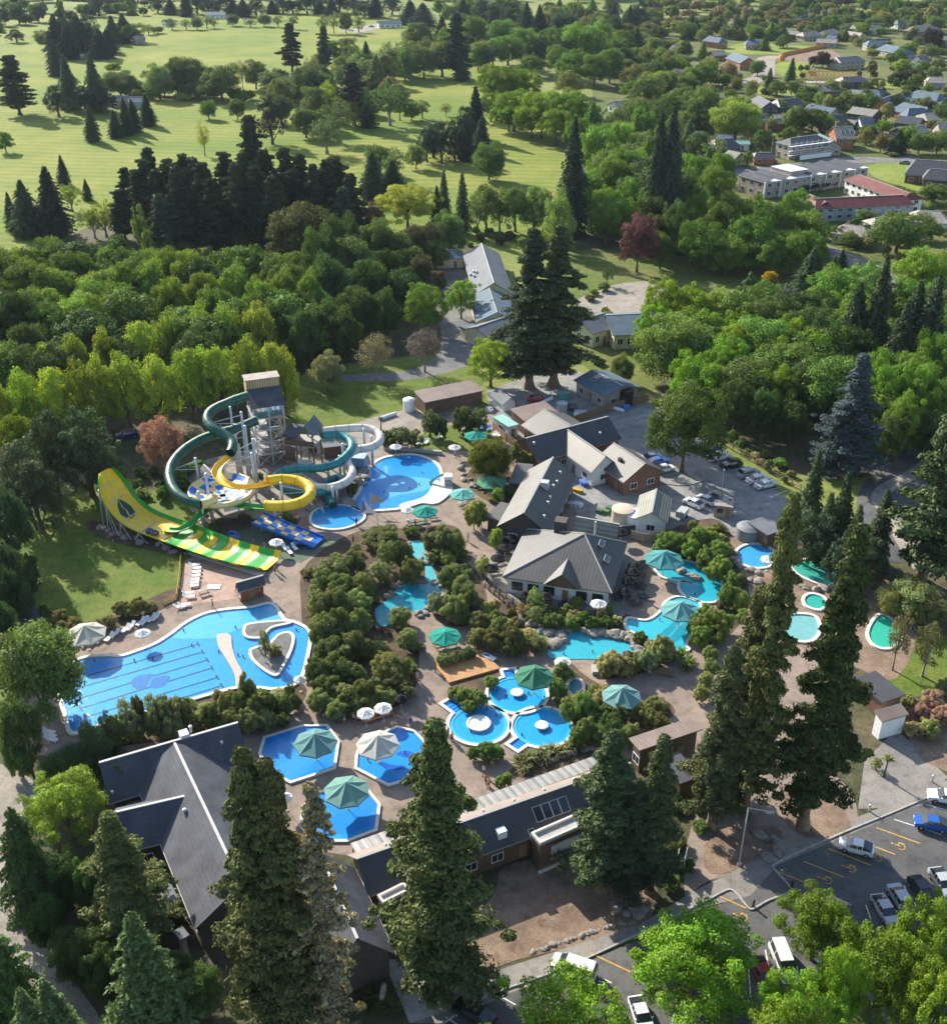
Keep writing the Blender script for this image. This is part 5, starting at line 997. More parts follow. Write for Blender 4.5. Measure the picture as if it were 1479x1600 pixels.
def fence(label, pix, h, mat, spacing=2.4, solid=True, name='fence'):
    pts = [P(*p) for p in pix]; o = thing(name, label, 'fence', pts[0])
    for a, b in zip(pts, pts[1:]):
        d = b-a; L = d.length; n = max(1, round(L/spacing)); d.normalize(); rz = math.atan2(d.y, d.x)
        pm_ = MB().box(-.06, .06, -.06, .06, 0, h+.1).mesh('post'); pm_.materials.append(MAT[mat]); w_ = L/n
        rl = MB()
        if solid: rl.box(.05, w_-.05, -.03, .03, .08, h)
        rm = (rl if solid else MB().box(.06, w_-.06, -.025, .025, 0, .14)).mesh('panel' if solid else 'rail'); rm.materials.append(MAT[mat])
        for k in range(n):
            q = a+d*(k*w_)-pts[0]; obj('post', pm_, None, o, q, rz)
            if solid: obj('panel', rm, None, o, q, rz)
            else:
                for z in (.25, h*.55, h*.9): obj('rail', rm, None, o, q+Vector((0, 0, z)), rz)
        obj('post', pm_, None, o, b-pts[0], rz)
    return o
fence('timber post and rail fence below the oak wood', [(1010, 625), (1035, 640), (1120, 690), (1250, 768)], 1.5, 'timber', 2.4, False)
fence('dark board fence along the service yard', [(880, 668), (960, 640), (1012, 628)], 1.9, 'timber'); fence('brown board fence beside the umbrella lawn', [(770, 672), (790, 690), (812, 705)], 1.9, 'timber')
fence('dark board fence below the water tanks', [(955, 838), (1012, 832), (1045, 815)], 1.8, 'charcoal_wall'); fence('grey board fence beside the restaurant terrace', [(985, 842), (1005, 848), (1030, 845)], 1.8, 'tan_board')
fence('black balustrade along the restaurant deck edge', c6([(50, 385), (150, 480), (265, 560), (400, 590), (560, 600), (700, 605), (830, 625)]), 1.05, 'black_metal', 1.6, False, 'balustrade')
fence('black railing on the bridge by the hidden pool', r8([(250, 660), (350, 690), (360, 700)]), 1.0, 'black_metal', 1.5, False, 'balustrade')
fence('black railing along the ramp to the deck', r8([(790, 470), (900, 560), (960, 590)]), 1.0, 'black_metal', 1.5, False, 'balustrade')
fence('yellow barrier along the lawn edge', [(283, 870), (281, 900), (276, 935), (255, 945)], .8, 'orange_line', 2.2, False, 'barrier')
land('deck_floor', c6([(40, 380), (160, 470), (270, 555), (560, 595), (830, 620), (870, 600), (900, 480), (910, 200), (250, 180), (100, 240)]), 17, 'grey_paving', 0)
dk = region([(677, 1040), (752, 1018), (781, 1047), (701, 1070)], 0); dko = thing('timber_deck', 'orange brown timber sun deck beside the hedge', 'deck', (0, 0, 0))
a, b, c, d = (P(677, 1040), P(752, 1018), P(781, 1047), P(701, 1070)); n = 26
for k in range(n):
    p0, p1 = a.lerp(d, k/n), a.lerp(d, (k+.9)/n); q0, q1 = b.lerp(c, k/n), b.lerp(c, (k+.9)/n)
    bb = MB(); bb.prism(ccw([(p.x, p.y) for p in (p0, q0, q1, p1)]), .1, .38); bb.build('plank', 'plank', dko)
# ================================================================== water slides
c1 = conv(130, 580, 4.706)
def frames(pts):
    out = []
    for i, p in enumerate(pts):
        t = (pts[min(i+1, len(pts)-1)]-pts[max(i-1, 0)]).normalized(); s = t.cross(Vector((0, 0, 1)))
        s = s.normalized() if s.length > 1e-4 else Vector((1, 0, 0)); out.append((p, t, s, s.cross(t)))
    return out
def sweep(pts, prof, closed):
    vs = []; fs = []; m = len(prof)
    for p, t, s, u in frames(pts): vs += [tuple(p+s*a+u*b) for a, b in prof]
    for i in range(len(pts)-1):
        for j in range(m if closed else m-1): k = (j+1) % m; fs.append((i*m+j, i*m+k, (i+1)*m+k, (i+1)*m+j))
    return vs, fs
def circ(r, n=14): return [(r*math.cos(6.28318*i/n), r*math.sin(6.28318*i/n)) for i in range(n)]
def trough(r, th=.07, a0=-20, n=12):
    o = [(r*math.cos(R(a)), r*math.sin(R(a))) for a in [180-a0+(180+2*a0)*i/n for i in range(n+1)]]
    return o+[(x*(1-th/r*1.0), y*(1-th/r)) for x, y in o[::-1]]
GEL = {'dg': (.008, .078, .05), 'y': (.78, .49, .008), 'g': (.02, .30, .03), 't': (.008, .19, .20), 'w': (.60, .55, .48), 'b': (.01, .14, .55), 'c': (.74, .60, .28)}
def slide(name, label, segs, cv, r, cols, colh=1.9, loc=None):
    """segs: list of (kind, colour key, [(x, y, z)...]) in crop pixels"""
    allp = [P(*cv([q[:2]])[0], q[2]) for q in segs[0][2]]; o0 = allp[-1].xy.to_3d() if loc is None else loc
    o = thing(name, label, 'slide', o0)
    for kind, colr, q in segs:
        pts = [P(*cv([x[:2]])[0], x[2])-o0 for x in q]; path = spline(pts, 7)
        vs, fs = sweep(path, circ(r) if kind == 'tube' else trough(r), True)
        if kind == 'trough': m = len(trough(r)); 
        obj('tube' if kind == 'tube' else 'flume', pmesh('flume', vs, fs, True), 'gelcoat', o, color=GEL[colr])
        fr = frames(path); acc = 0
        for i in range(1, len(path)):
            acc += (path[i]-path[i-1]).length
            if acc > 2.6:
                acc = 0; p, t, s, u = fr[i]; a = [p-t*.07, p+t*.07]
                vs, fs = sweep(a, circ(r*1.09) if kind == 'tube' else trough(r*1.07, .1), True)
                obj('flange', pmesh('flange', vs, fs), 'gelcoat', o, color=sc(GEL[colr], .55))
    for (x, y, z, dx, dy) in cols:
        p = P(*cv([(x, y)])[0], z)-o0; q = p+Vector((dx, dy, 0)); h = p.z+.9
        MB().tube((q.x, q.y, 0), (q.x, q.y, h), .27, .24, 10).build('column', 'steel', o, True)
        MB().tube((q.x, q.y, h-.7), (p.x, p.y, p.z-r), .1, .1, 6).build('support_arm', 'steel', o); MB().tube((q.x, q.y, h-2.4), (p.x, p.y, p.z-r-.02), .08, .08, 6).build('support_arm', 'steel', o)
        MB().lathe([(.55, 0), (.55, .25), (.3, .3), (.001, .31)], 10, (q.x, q.y, 0)).build('footing', 'kerb', o)
    return o
slide('tube_slide', 'dark green tube slide opening into a yellow winding flume', [
    ('tube', 'dg', [(385, 190, 15.2), (330, 205, 15), (250, 235, 14.6), (110, 300, 13.8), (68, 370, 13), (110, 440, 12.2), (200, 490, 11.4), (255, 540, 10.7), (262, 590, 10.2), (245, 630, 9.8)]),
    ('trough', 'y', [(240, 640, 9.6), (165, 700, 9.0), (138, 765, 8.5), (180, 830, 8.0), (280, 870, 7.6), (420, 870, 7.3), (530, 845, 7.0)]),
    ('tube', 'y', [(530, 845, 7.0), (640, 832, 6.7), (760, 845, 6.4), (850, 890, 6.1), (862, 950, 5.8), (800, 1005, 5.5), (680, 1035, 5.2), (515, 1035, 4.9)]),
    ('trough', 'g', [(515, 1033, 4.9), (380, 1022, 4.7), (250, 1000, 4.6), (150, 1005, 4.4), (60, 1050, 3.9), (-10, 1110, 3.3), (-75, 1165, 2.6), (-160, 1205, 2.0), (-250, 1205, 1.5)])],
    c2, .95, [(68, 370, 13, 6.2, 1.5), (262, 590, 10.2, 3.5, 2), (200, 490, 11.4, 3.5, 2.2), (165, 700, 9.0, 5.5, 2), (90, 1030, 4.1, -1.2, -1), (600, 1035, 5.0, -.6, .8), (850, 890, 6.1, -5, 0), (138, 800, 8.5, -1.6, -1)])
slide('tube_slide', 'dark green tube slide sweeping into the blue and cream bowl', [('tube', 'dg', [(1275, 360, 10.9), (1130, 420, 10.2), (980, 460, 9.6), (850, 510, 9.0), (730, 590, 8.4), (650, 690, 7.7), (635, 790, 7.0), (680, 890, 6.3), (770, 955, 5.7), (860, 980, 5.3)]), ('tube', 'c', [(860, 980, 5.3), (920, 965, 5.1), (960, 930, 5.0)])],
      c1, .92, [(650, 690, 7.7, 4.2, 1.2), (980, 460, 9.6, 3, 2.5), (770, 955, 5.7, 1.5, 2)])
slide('tube_slide', 'teal tube slide winding down to the splash pool', [('tube', 't', [(950, 495, 6.9), (1080, 492, 6.5), (1160, 530, 6.2), (1182, 590, 5.9), (1130, 660, 5.5), (1050, 715, 5.1), (930, 745, 4.8), (780, 750, 4.4), (650, 770, 4.1), (592, 820, 3.7), (620, 880, 3.3), (740, 920, 3.0), (900, 935, 2.6), (1050, 900, 2.3), (1110, 850, 2.1), (1080, 822, 1.9), (1000, 850, 1.7), (975, 920, 1.45), (1040, 1030, 1.0)])], c2, .8, [(1182, 590, 5.9, -1.8, 0), (930, 745, 4.8, 1.5, 1), (592, 820, 3.7, -1.5, .5), (1050, 900, 2.3, .5, -1.6)])
slide('tube_slide', 'cream white tube slide looping wide to the splash pool', [('tube', 'w', [(950, 462, 7.4), (1100, 445, 7.1), (1280, 438, 6.6), (1380, 475, 6.2), (1400, 530, 5.8), (1340, 580, 5.4), (1220, 605, 5.0), (1150, 650, 4.7), (1150, 710, 4.4), (1185, 780, 4.0), (1140, 850, 3.6), (1040, 890, 3.2), (920, 895, 2.9), (840, 850, 2.5), (740, 795, 2.2), (640, 790, 2.0), (620, 830, 1.8), (720, 890, 1.5)]), ('trough', 'w', [(720, 890, 1.5), (860, 960, 1.2), (915, 1020, .9), (938, 1085, .5)])], c2, .8, [(1280, 438, 6.6, 0, -2), (1400, 530, 5.8, -1.7, 0), (1150, 680, 4.5, -1.6, 0), (1040, 890, 3.2, 0, -1.6)])
# ---- the big boomerang ramp
ctr = c1([(1388, 1425), (1200, 1388), (1000, 1330), (760, 1245), (560, 1175), (430, 1120), (330, 1050), (255, 965), (205, 885), (170, 815), (142, 738)])
zz = [.55, .6, .7, .8, .9, 1.6, 2.9, 4.8, 6.7, 8.5, 10.4]
rp_ = [P(*q, z) for q, z in zip(ctr, zz)]; ro0 = rp_[4].xy.to_3d(); ramp_t = thing('boomerang_slide', 'giant yellow and green half pipe ramp slide rising over the lawn', 'slide', ro0)
path = spline([p-ro0 for p in rp_], 9); fr = frames(path); nrow = len(path); cum = [0]
for i in range(1, nrow): cum.append(cum[-1]+(path[i]-path[i-1]).length)
T = [c/cum[-1] for c in cum]
RS = fr[12][2]
def rpt(i, e, lift=0.):
    p, t, s, u = fr[i]; s = RS; u = s.cross(t).normalized(); w = 3.6 if T[i] > .4 else 3.0+1.5*T[i]
    if T[i] > .86: w *= math.sqrt(max(.05, 1-((T[i]-.86)/.155)**2))
    return p+s*(e*w)+u*(1.15*abs(e)**5*(1 if T[i] < .8 else 1)+lift)
es = [-1, -.93, -.86, -.75, -.5, -.25, 0, .25, .5, .75, .86, .93, 1]
def patch(name, i0, i1, j0, j1, colr, th=.10):
    b = MB(); nr = i1-i0+1; nc = j1-j0+1
    for lift in (0, -th):
        for i in range(i0, i1+1): b.v += [tuple(rpt(i, es[j], lift)) for j in range(j0, j1+1)]
    q = lambda l, i, j: l*nr*nc+i*nc+j
    for i in range(nr-1):
        for j in range(nc-1):
            b.f.append([q(0, i, j), q(0, i, j+1), q(0, i+1, j+1), q(0, i+1, j)]); b.f.append([q(1, i, j), q(1, i+1, j), q(1, i+1, j+1), q(1, i, j+1)])
        for j in (0, nc-1): b.f.append([q(0, i, j), q(0, i+1, j), q(1, i+1, j), q(1, i, j)])
    for i in (0, nr-1):
        for j in range(nc-1): b.f.append([q(0, i, j), q(0, i, j+1), q(1, i, j+1), q(1, i, j)])
    return b.build(name, 'gelcoat', ramp_t, True, color=GEL[colr])
cuts = [0, .035, .10, .155, .21, .265, .32, .365, .405, .45, .53, 1.0]; colr = ['y', 'g', 'y', 'g', 'y', 'g', 'y', 'g', 'y', 'g', 'y']
idx = [min(range(nrow), key=lambda i: abs(T[i]-c)) for c in cuts]
for k in range(len(colr)):
    patch('panel', idx[k], idx[k+1], 2, 10, colr[k])
    ec = ('y' if k % 2 == 0 else 'g') if T[idx[k]] < .25 else 'g'
    patch('edge', idx[k], idx[k+1], 0, 2, ec); patch('edge', idx[k], idx[k+1], 10, 12, ec)
i9 = idx[-1]
eb = MB(); pts = [rpt(nrow-1, e, .1) for e in es]
def leaf_on(i0, di, pts2, colr, lift=.04):
    b = MB(); vs = []
    for a, e in pts2:
        f = i0+a*di; i = int(max(0, min(nrow-2, f))); fr_ = f-i; vs.append(rpt(i, e, lift).lerp(rpt(i+1, e, lift), fr_))
    b.poly(vs); return b.build('leaf_emblem', 'paint', ramp_t, color=colr)
i_l = min(range(nrow), key=lambda i: abs(T[i]-.80)); 
leaf_on(i_l, 8, [(1.0, .15), (.5, .36), (.0, .48), (-.5, .40), (-.8, .10), (-.45, .02), (-.1, .14), (.2, .06)], (.006, .05, .045)); leaf_on(i_l, 8, [(1.0, .12), (.25, .0), (-.05, .06), (-.45, -.06), (-.85, .02), (-.6, -.25), (-.1, -.36), (.5, -.18)], (.006, .05, .045))
for tt in (.55, .66, .76, .86, .94):
    i = min(range(nrow), key=lambda i: abs(T[i]-tt))
    for e in (-.8, .8):
        p = rpt(i, e, -.12); MB().tube((p.x, p.y, p.z), (p.x-.6, p.y+.5, -.0), .13, .13, 8).build('column', 'steel', ramp_t, True); MB().tube((p.x, p.y, p.z*.95), (p.x+1.8, p.y-1.2, 0), .08, .08, 6).build('brace', 'steel', ramp_t); MB().lathe([(.5, 0), (.5, .4), (.001, .42)], 10, (p.x-.6, p.y+.5, 0)).build('footing', 'kerb', ramp_t)
    a, b = rpt(i, -.8, -.3), rpt(i, .8, -.3); MB().tube(a, b, .09, .09, 6).build('brace', 'steel', ramp_t)
tag(strip('concrete_channel', [(292, 862), (330, 874), (380, 889), (412, 899)], 1.3, .07, 'coping', None, .12), 'pale concrete edge along the foot of the striped slide', 'kerb')
# ---- bowl
bc = P(346.7, 763.5, 5.0); br = 50*proj(bc)[2]/F; bowl = thing('bowl_slide', 'round blue and cream checkered bowl slide on steel legs', 'slide', bc.xy.to_3d())
rad = [(.10, 3.6), (.32, 3.75), (.58, 4.05), (.82, 4.5), (1.0, 5.1)]; nseg = 12
for k in range(nseg):
    for j in range(4):
        b = MB(); (r0, z0), (r1, z1) = rad[j], rad[j+1]
        tw = .12*j; pts = []
        for sgn, rr_, z_ in ((0, r0, z0), (1, r1, z1)):
            row = [6.28318*(k+u/3)/nseg+tw for u in range(4)]
            pts.append([(br*rr_*math.cos(a), br*rr_*math.sin(a), z_) for a in row])
        b.v = pts[0]+pts[1]; b.f = [[i, i+1, 4+i+1, 4+i] for i in range(3)]
        obj('panel', b.mesh('panel'), 'gelcoat', bowl, color=GEL['b'] if (k+j) % 2 == 0 else GEL['c'])
MB().lathe([(br*1.0, 5.1), (br*1.05, 5.15), (br*1.05, 4.2), (br*1.0, 4.1)], 40).build('rim', 'gelcoat', bowl, True, GEL['c']); MB().lathe([(.001, 3.2), (br*.1, 3.3), (br*.1, 3.6)], 16).build('drain', 'black_metal', bowl)
for k in range(6): a = 6.28318*k/6+.3; MB().tube((br*.8*math.cos(a), br*.8*math.sin(a), 0), (br*.8*math.cos(a), br*.8*math.sin(a), 4.4), .16, .16, 8).build('column', 'steel', bowl, True)
MB().tube((br*.9, -br*.2, 2.6), (br*.2, -br*.75, 2.9), .35, .35, 10).build('outlet_pipe', 'plastic_white', bowl, True)
# ---- racer lanes and play gear
la, lb = P(*c2([(455, 1135)])[0], 2.6), P(*c2([(925, 1322)])[0], .45); lane = thing('racer_slide', 'blue and yellow stepped racer slide running onto the play mat', 'slide', la.xy.to_3d())
dl = lb-la; sdv = Vector((-dl.y, dl.x, 0)).normalized(); ns = 9
for k in range(ns):
    for j in range(3):
        p0 = la+dl*(k/ns)-la.xy.to_3d(); p1 = la+dl*((k+1)/ns)-la.xy.to_3d(); a = sdv*(-1.8+1.2*j); b_ = sdv*(-1.8+1.2*(j+1)); z_ = Vector((0, 0, .03*(k % 2)))
        b = MB(); roofslab(b, [p0+a+z_, p1+a+z_, p1+b_+z_, p0+b_+z_], .12); b.build('panel', 'gelcoat', lane, color=GEL['b'] if ((k+j) % 2 or k == ns-1) else GEL['c'])
for s_ in (-1, 1):
    b = MB(); q = sdv*1.85*s_; roofslab(b, [Vector((0, 0, la.z+.35))+q, Vector((dl.x, dl.y, lb.z+.35))+q, Vector((dl.x, dl.y, lb.z+.35))+q*1.06, Vector((0, 0, la.z+.35))+q*1.06], .45); b.build('side_wall', 'gelcoat', lane, color=GEL['b'])
for f in (.05, .3, .55, .8): p = dl*f; MB().tube((p.x, p.y, 0), (p.x, p.y, la.z+dl.z*f-.1), .1, .1, 6).build('leg', 'steel', lane)
rg = random.Random(9); tor = []
tb_ = MB(); nT, nS = 14, 8
for i in range(nT):
    for j in range(nS):
        a, c = 6.28318*i/nT, 6.28318*j/nS; tb_.v.append(((.55+.22*math.cos(c))*math.cos(a), (.55+.22*math.cos(c))*math.sin(a), .22+.22*math.sin(c)))
for i in range(nT):
    for j in range(nS): tb_.f.append([i*nS+j, ((i+1) % nT)*nS+j, ((i+1) % nT)*nS+(j+1) % nS, i*nS+(j+1) % nS])
TORUS = tb_.mesh('raft', True); TORUS.materials.append(MAT['gelcoat'])
for k, (x, y) in enumerate([(690, 1270), (715, 1295), (740, 1320), (760, 1290), (780, 1335), (730, 1275), (800, 1310), (705, 1310), (770, 1350)]):
    p = P(*c2([(x, y)])[0]); o = obj('swim_ring', TORUS, None, None, p+Vector((0, 0, .02+.3*(k % 3))), rg.uniform(0, 3), (.01, .10, .42)); o.rotation_euler.x = rg.uniform(-.3, .3); tag(o, 'blue inflatable ring piled at the end of racer slide', 'ring', 'pile of blue rings')
i_r = min(range(nrow), key=lambda i: abs(T[i]-.62)); rp2 = rpt(i_r, -.35, .12)+ro0; tilt = fr[i_r][1]
raft = thing('raft', 'double raft with two riders climbing the yellow ramp', 'raft', rp2); raft.rotation_euler = (0, -math.asin(tilt.z), math.atan2(tilt.y, tilt.x))
for dx in (-.55, .55): obj('ring', TORUS, None, raft, (dx, 0, 0), 0, (.03, .04, .12))
# ---- tower
ta, tb2 = P(405, 730), P(450, 723); d = tb2-ta; TW = d.length; rzt = math.atan2(d.y, d.x); n = Vector((-d.y, d.x, 0)).normalized(); TD = 6.5
tw = thing('slide_tower', 'tall steel slide tower with dark roofed glazed top deck', 'tower', (ta+tb2)/2+n*TD/2, rzt); hx, hy = TW/2, TD/2
for x in (-hx, 0, hx):
    for y in (-hy, 0, hy):
        if x == 0 and y == 0: continue
        MB().box(-.14, .14, -.14, .14, 0, 13.0).build('column', 'steel', tw).location = (x, y, 0)
for z in (2.6, 5.2, 7.8, 10.4):
    b = MB()
    for y in (-hy, hy): b.box(-hx, hx, y-.09, y+.09, z-.15, z+.1)
    for x in (-hx, hx): b.box(x-.09, x+.09, -hy+.1, hy-.1, z-.15, z+.1)
    b.build('floor_beam', 'steel', tw); 
    if z < 10: MB().box(-hx+.2, -.1, -hy+.3, hy-.3, z+.02, z+.12).build('landing', 'deck_grey', tw)
for z in (0, 2.6, 5.2, 7.8):
    for a, b in (((-hx, -hy), (0, -hy)), ((0, -hy), (hx, -hy)), ((-hx, -hy), (-hx, 0)), ((-hx, 0), (-hx, hy))):
        MB().tube((*a, z), (*b, z+2.6), .06, .06, 5).build('brace', 'steel', tw); MB().tube((*b, z), (*a, z+2.6), .06, .06, 5).build('brace', 'steel', tw)
    b = MB()
    for s_ in range(9): f = s_/9; y = -hy*.7+hy*1.4*(f if (z/2.6) % 2 < 1 else 1-f); b.box(.15, hx-.3, y-.16, y+.16, z+2.6*f+.2, z+2.6*f+.28)
    b.build('stair_flight', 'deck_grey', tw); MB().tube((hx-.25, -hy*.7, z+1.2), (hx-.25, hy*.7, z+1.2+2.4), .04, .04, 5).build('handrail', 'steel', tw)
MB().box(hx-.1, hx+.08, -hy, hy, 0, 9.0).build('timber_screen', 'timber_wall', tw); MB().box(-hx-.3, hx+.3, -hy-.3, hy+.3, 10.4, 10.6).build('deck', 'deck_grey', tw)
for k in range(6):
    xx = -hx+TW*k/6; MB().box(xx+.06, xx+TW/6-.06, -hy-.05, -hy, 10.7, 12.7).build('glass_panel', 'clear_panel', tw)
for k in range(6):
    yy = -hy+TD*k/6; MB().box(-hx-.05, -hx, yy+.06, yy+TD/6-.06, 10.7, 12.7).build('glass_panel', 'clear_panel', tw)
b = MB(); roofslab(b, [(-hx-.5, -hy-.6, 13.0), (hx+.5, -hy-.6, 13.0), (hx+.5, .6, 15.2), (-hx-.5, .6, 15.2)], .18); b.build('roof', 'roof_shingle', tw)
MB().box(-hx-.35, hx+.35, .62, hy+.3, 13.0, 16.9).build('upper_wall', 'slat_wall', tw); MB().box(-hx-.55, hx+.55, .4, hy+.5, 16.92, 17.1).build('flat_roof', 'roof_tan', tw)
MB().poly([(-hx-.3, -hy-.4, 12.95), (-hx-.3, .6, 12.95), (-hx-.3, .6, 15.0)]).build('gable_panel', 'white_paint', tw)
for x_, y_ in ((380, 650), (340, 610), (395, 690), (300, 560)): pass
MAST = [(298, 290, 700, 9), (310, 800, 0, 0)]
for k, (x, y0, y1) in enumerate([(297, 270, 800), (385, 570, 800), (330, 560, 800)]):
    q = P(*c2([(x+8, y1)])[0]); h = top_h(*[c2([(x, y0)])[0][0]], c2([(x, y0)])[0][1], c2([(x, y1)])[0][1]); m_ = thing('support_mast', ['tall steel mast beside the green tube slide', 'short steel mast beside the slide tower', 'steel mast between the two green slides'][k], 'mast', q)
    MB().tube((0, 0, 0), (0, 0, h), .26, .2, 10).build('pole', 'steel', m_, True); MB().tube((0, 0, h*.55), (3.2, 1.6, h*.75), .08, .08, 6).build('arm', 'steel', m_); MB().tube((0, 0, h*.5), (-2.4, .5, h*.72), .08, .08, 6).build('arm', 'steel', m_); MB().lathe([(.6, 0), (.6, .3), (.001, .31)], 10).build('footing', 'kerb', m_)
# ---- second tower
q0 = P(*c2([(830, 735)])[0]); t2 = thing('slide_tower', 'lower timber slide platform with small gabled roof', 'tower', q0, R(-12)); 
for x in (-2.6, 0, 2.6):
    for y in (-2.2, 2.2): MB().box(-.13, .13, -.13, .13, 0, 8.2).build('column', 'timber', t2).location = (x, y, 0)
MB().box(-3, 3, -2.6, 2.6, 5.6, 5.8).build('deck', 'deck_grey', t2); MB().box(-3, 3, -2.62, -2.5, 5.8, 6.9).build('balustrade', 'timber_wall', t2); MB().box(-3.02, -2.9, -2.48, 2.6, 5.8, 6.9).build('balustrade', 'timber_wall', t2); MB().box(-3.02, -1, -2.9, -2.64, 2.4, 5.5).build('sign_board', 'timber_wall', t2); MB().box(-.6, 2.4, -2.8, -2.64, 2.0, 3.0).build('sign_board', 'white_paint', t2)
b = MB(); roofslab(b, [(-.2, -2.9, 8.2), (1.4, -2.9, 10.2), (1.4, 2.9, 10.2), (-.2, 2.9, 8.2)][::-1]); roofslab(b, [(3.0, -2.9, 8.2), (1.4, -2.9, 10.2), (1.4, 2.9, 10.2), (3.0, 2.9, 8.2)]); b.build('roof', 'roof_pale', t2)
b = MB(); roofslab(b, [(-3.4, -3.1, 7.8), (-.3, -3.1, 7.8), (-.3, 2.0, 8.3), (-3.4, 2.0, 8.3)]); b.build('awning', 'roof_shingle', t2)
for z in (0, 2.8):
    MB().tube((-2.6, -2.2, z), (2.6, -2.2, z+2.8), .07, .07, 5).build('brace', 'timber', t2); MB().tube((2.6, -2.2, z), (-2.6, -2.2, z+2.8), .07, .07, 5).build('brace', 'timber', t2)
box('slide_store', 'low pale roofed store behind the slide platform', c2([(960, 590)])[0], c2([(1230, 560)])[0], c2([(950, 530)])[0], 2.6, 'timber_wall', 'roof_pale', 0, .2, None)
gable('rock_hut', 'small grey gabled roof beside the checkered bowl', c1([(890, 690)])[0], c1([(950, 750)])[0], None, 4.2, 2.4, 'rock', 'roof_pale', hw=2.2, win=None, cat='hut')
# ================================================================== garden shrubs
def shr(label, group, data, kind='shrub', col=OLI): return trees(kind, col, label, group, data)
K = lambda cv, rows: [(*cv([(x, y)])[0], -h, w/2.958) for x, y, h, w in rows]
shr('native shrub in the dense thicket round the hidden teal pool', 'thicket round the hidden pool', K(r8, [(310, 190, 2.6, 200), (340, 240, 6, 120), (410, 240, 6, 100), (90, 320, 5, 170), (180, 285, 5, 120), (300, 330, 5, 130), (450, 320, 5, 120), (40, 360, 5, 130), (130, 390, 5, 150), (220, 400, 5, 140), (90, 460, 6, 150), (200, 470, 5, 150), (20, 470, 6, 140), (110, 560, 6, 180), (30, 590, 6, 150), (210, 560, 5, 130), (160, 650, 5, 150), (60, 690, 5, 150), (240, 690, 4, 90), (100, 760, 5, 150), (20, 780, 5, 130), (180, 800, 4, 130), (60, 860, 4, 150), (140, 900, 4, 130), (20, 930, 3.5, 120), (220, 880, 4, 120), (190, 960, 3, 120), (100, 980, 3, 120), (370, 840, 4, 120), (400, 780, 4, 100), (420, 900, 3, 100), (350, 930, 3, 90)]), ['shrub', 'shrub', 'upright'], (.105, .125, .042))
shr('big rounded olive bush beside the narrow paved path', 'rounded bushes by the narrow path', K(r8, [(330, 760, 5, 160), (430, 650, 3.8, 115), (400, 545, 3.6, 120)]), 'shrub', (.13, .14, .05))
shr('bushy shrub on the planted bank by the stream pool', 'bank by the stream pool', K(r8, [(600, 170, 5.5, 160), (560, 290, 2.2, 90), (640, 350, 5, 140), (690, 410, 4.5, 130), (650, 490, 5, 140), (720, 460, 4, 100), (540, 220, 3.5, 90), (650, 200, 5, 90), (680, 560, 3, 90)]), 'shrub', (.12, .14, .05))
shr('silvery grey shrub at the hidden pool edge', None, K(r8, [(565, 490, 3.6, 90)]), 'shrub', (.24, .25, .16))
shr('clipped upright shrub beside the paved walk to the hall', 'clipped upright shrubs by the walk', K(r8, [(740, 60, 6, 85), (775, 50, 6, 75), (840, 180, 4.5, 75), (785, 310, 4, 85), (850, 0, 3.5, 80)]), ['upright', 'shrub'], (.15, .18, .045))
shr('shrub on the slope below the restaurant deck', 'slope below the deck', K(r8, [(770, 570, 4, 110), (860, 590, 5, 110), (920, 630, 5, 130), (1030, 690, 2.5, 100), (830, 650, 4, 110), (750, 640, 3.5, 100), (960, 680, 4, 90), (900, 690, 3.5, 100)]), 'shrub', (.12, .135, .05))
shr('small tree growing through the restaurant deck', 'small trees at the deck', K(r8, [(1025, 460, 4.5, 75), (1020, 550, 3, 80)]), 'airy', (.13, .19, .06))
shr('low green shrub in the bed along the deck front', 'bed along the deck front', K(r8, [(1080, 590, 2.5, 80), (1120, 580, 2.6, 90), (1190, 590, 2.6, 90), (1250, 570, 3, 50), (1290, 600, 2.2, 80), (1360, 600, 2, 70)]), 'shrub', (.10, .15, .04))
shr('tan grassy bush beside the turquoise rock pool', 'tan bushes beside the rock pool', K(r8, [(1380, 745, 4.5, 130), (1440, 780, 3.5, 110), (1350, 800, 3, 80)]), 'shrub', (.22, .20, .10))
shr('bush between the dark green canopy and plunge pool', 'bushes by the plunge pool', K(r8, [(1130, 880, 3.6, 95), (1150, 810, 3.5, 100), (1260, 930, 5.5, 130), (1190, 970, 4, 110), (1300, 1000, 4, 130), (1260, 1060, 4, 120), (1380, 1050, 4, 130), (1420, 1000, 4, 100), (1330, 1080, 3.5, 110), (1220, 1110, 3, 90), (1440, 1090, 3.5, 110)]), 'shrub', (.10, .145, .045))
shr('green shrub between the timber deck and round pools', 'shrubs by the timber deck', K(r8, [(690, 915, 2.6, 100), (760, 935, 2.8, 95), (820, 870, 2, 80), (650, 925, 2, 70), (720, 980, 2, 80)]), 'shrub', (.12, .165, .045))
shr('shrub of the clipped hedge behind the timber deck', 'hedge behind the timber deck', K(r8, [(600, 770, 2.2, 70), (640, 755, 2.2, 70), (680, 742, 2.2, 70), (720, 735, 2.2, 70)]), 'shrub', (.16, .18, .08))
shr('shrub between the tall slope and the round ring pool', 'shrubs by the ring pool', K(r11, [(800, 170, 3, 110), (740, 190, 2.2, 70), (850, 190, 2.2, 80), (890, 310, 2, 60), (860, 330, 1.6, 60)]), 'shrub', (.10, .16, .04))
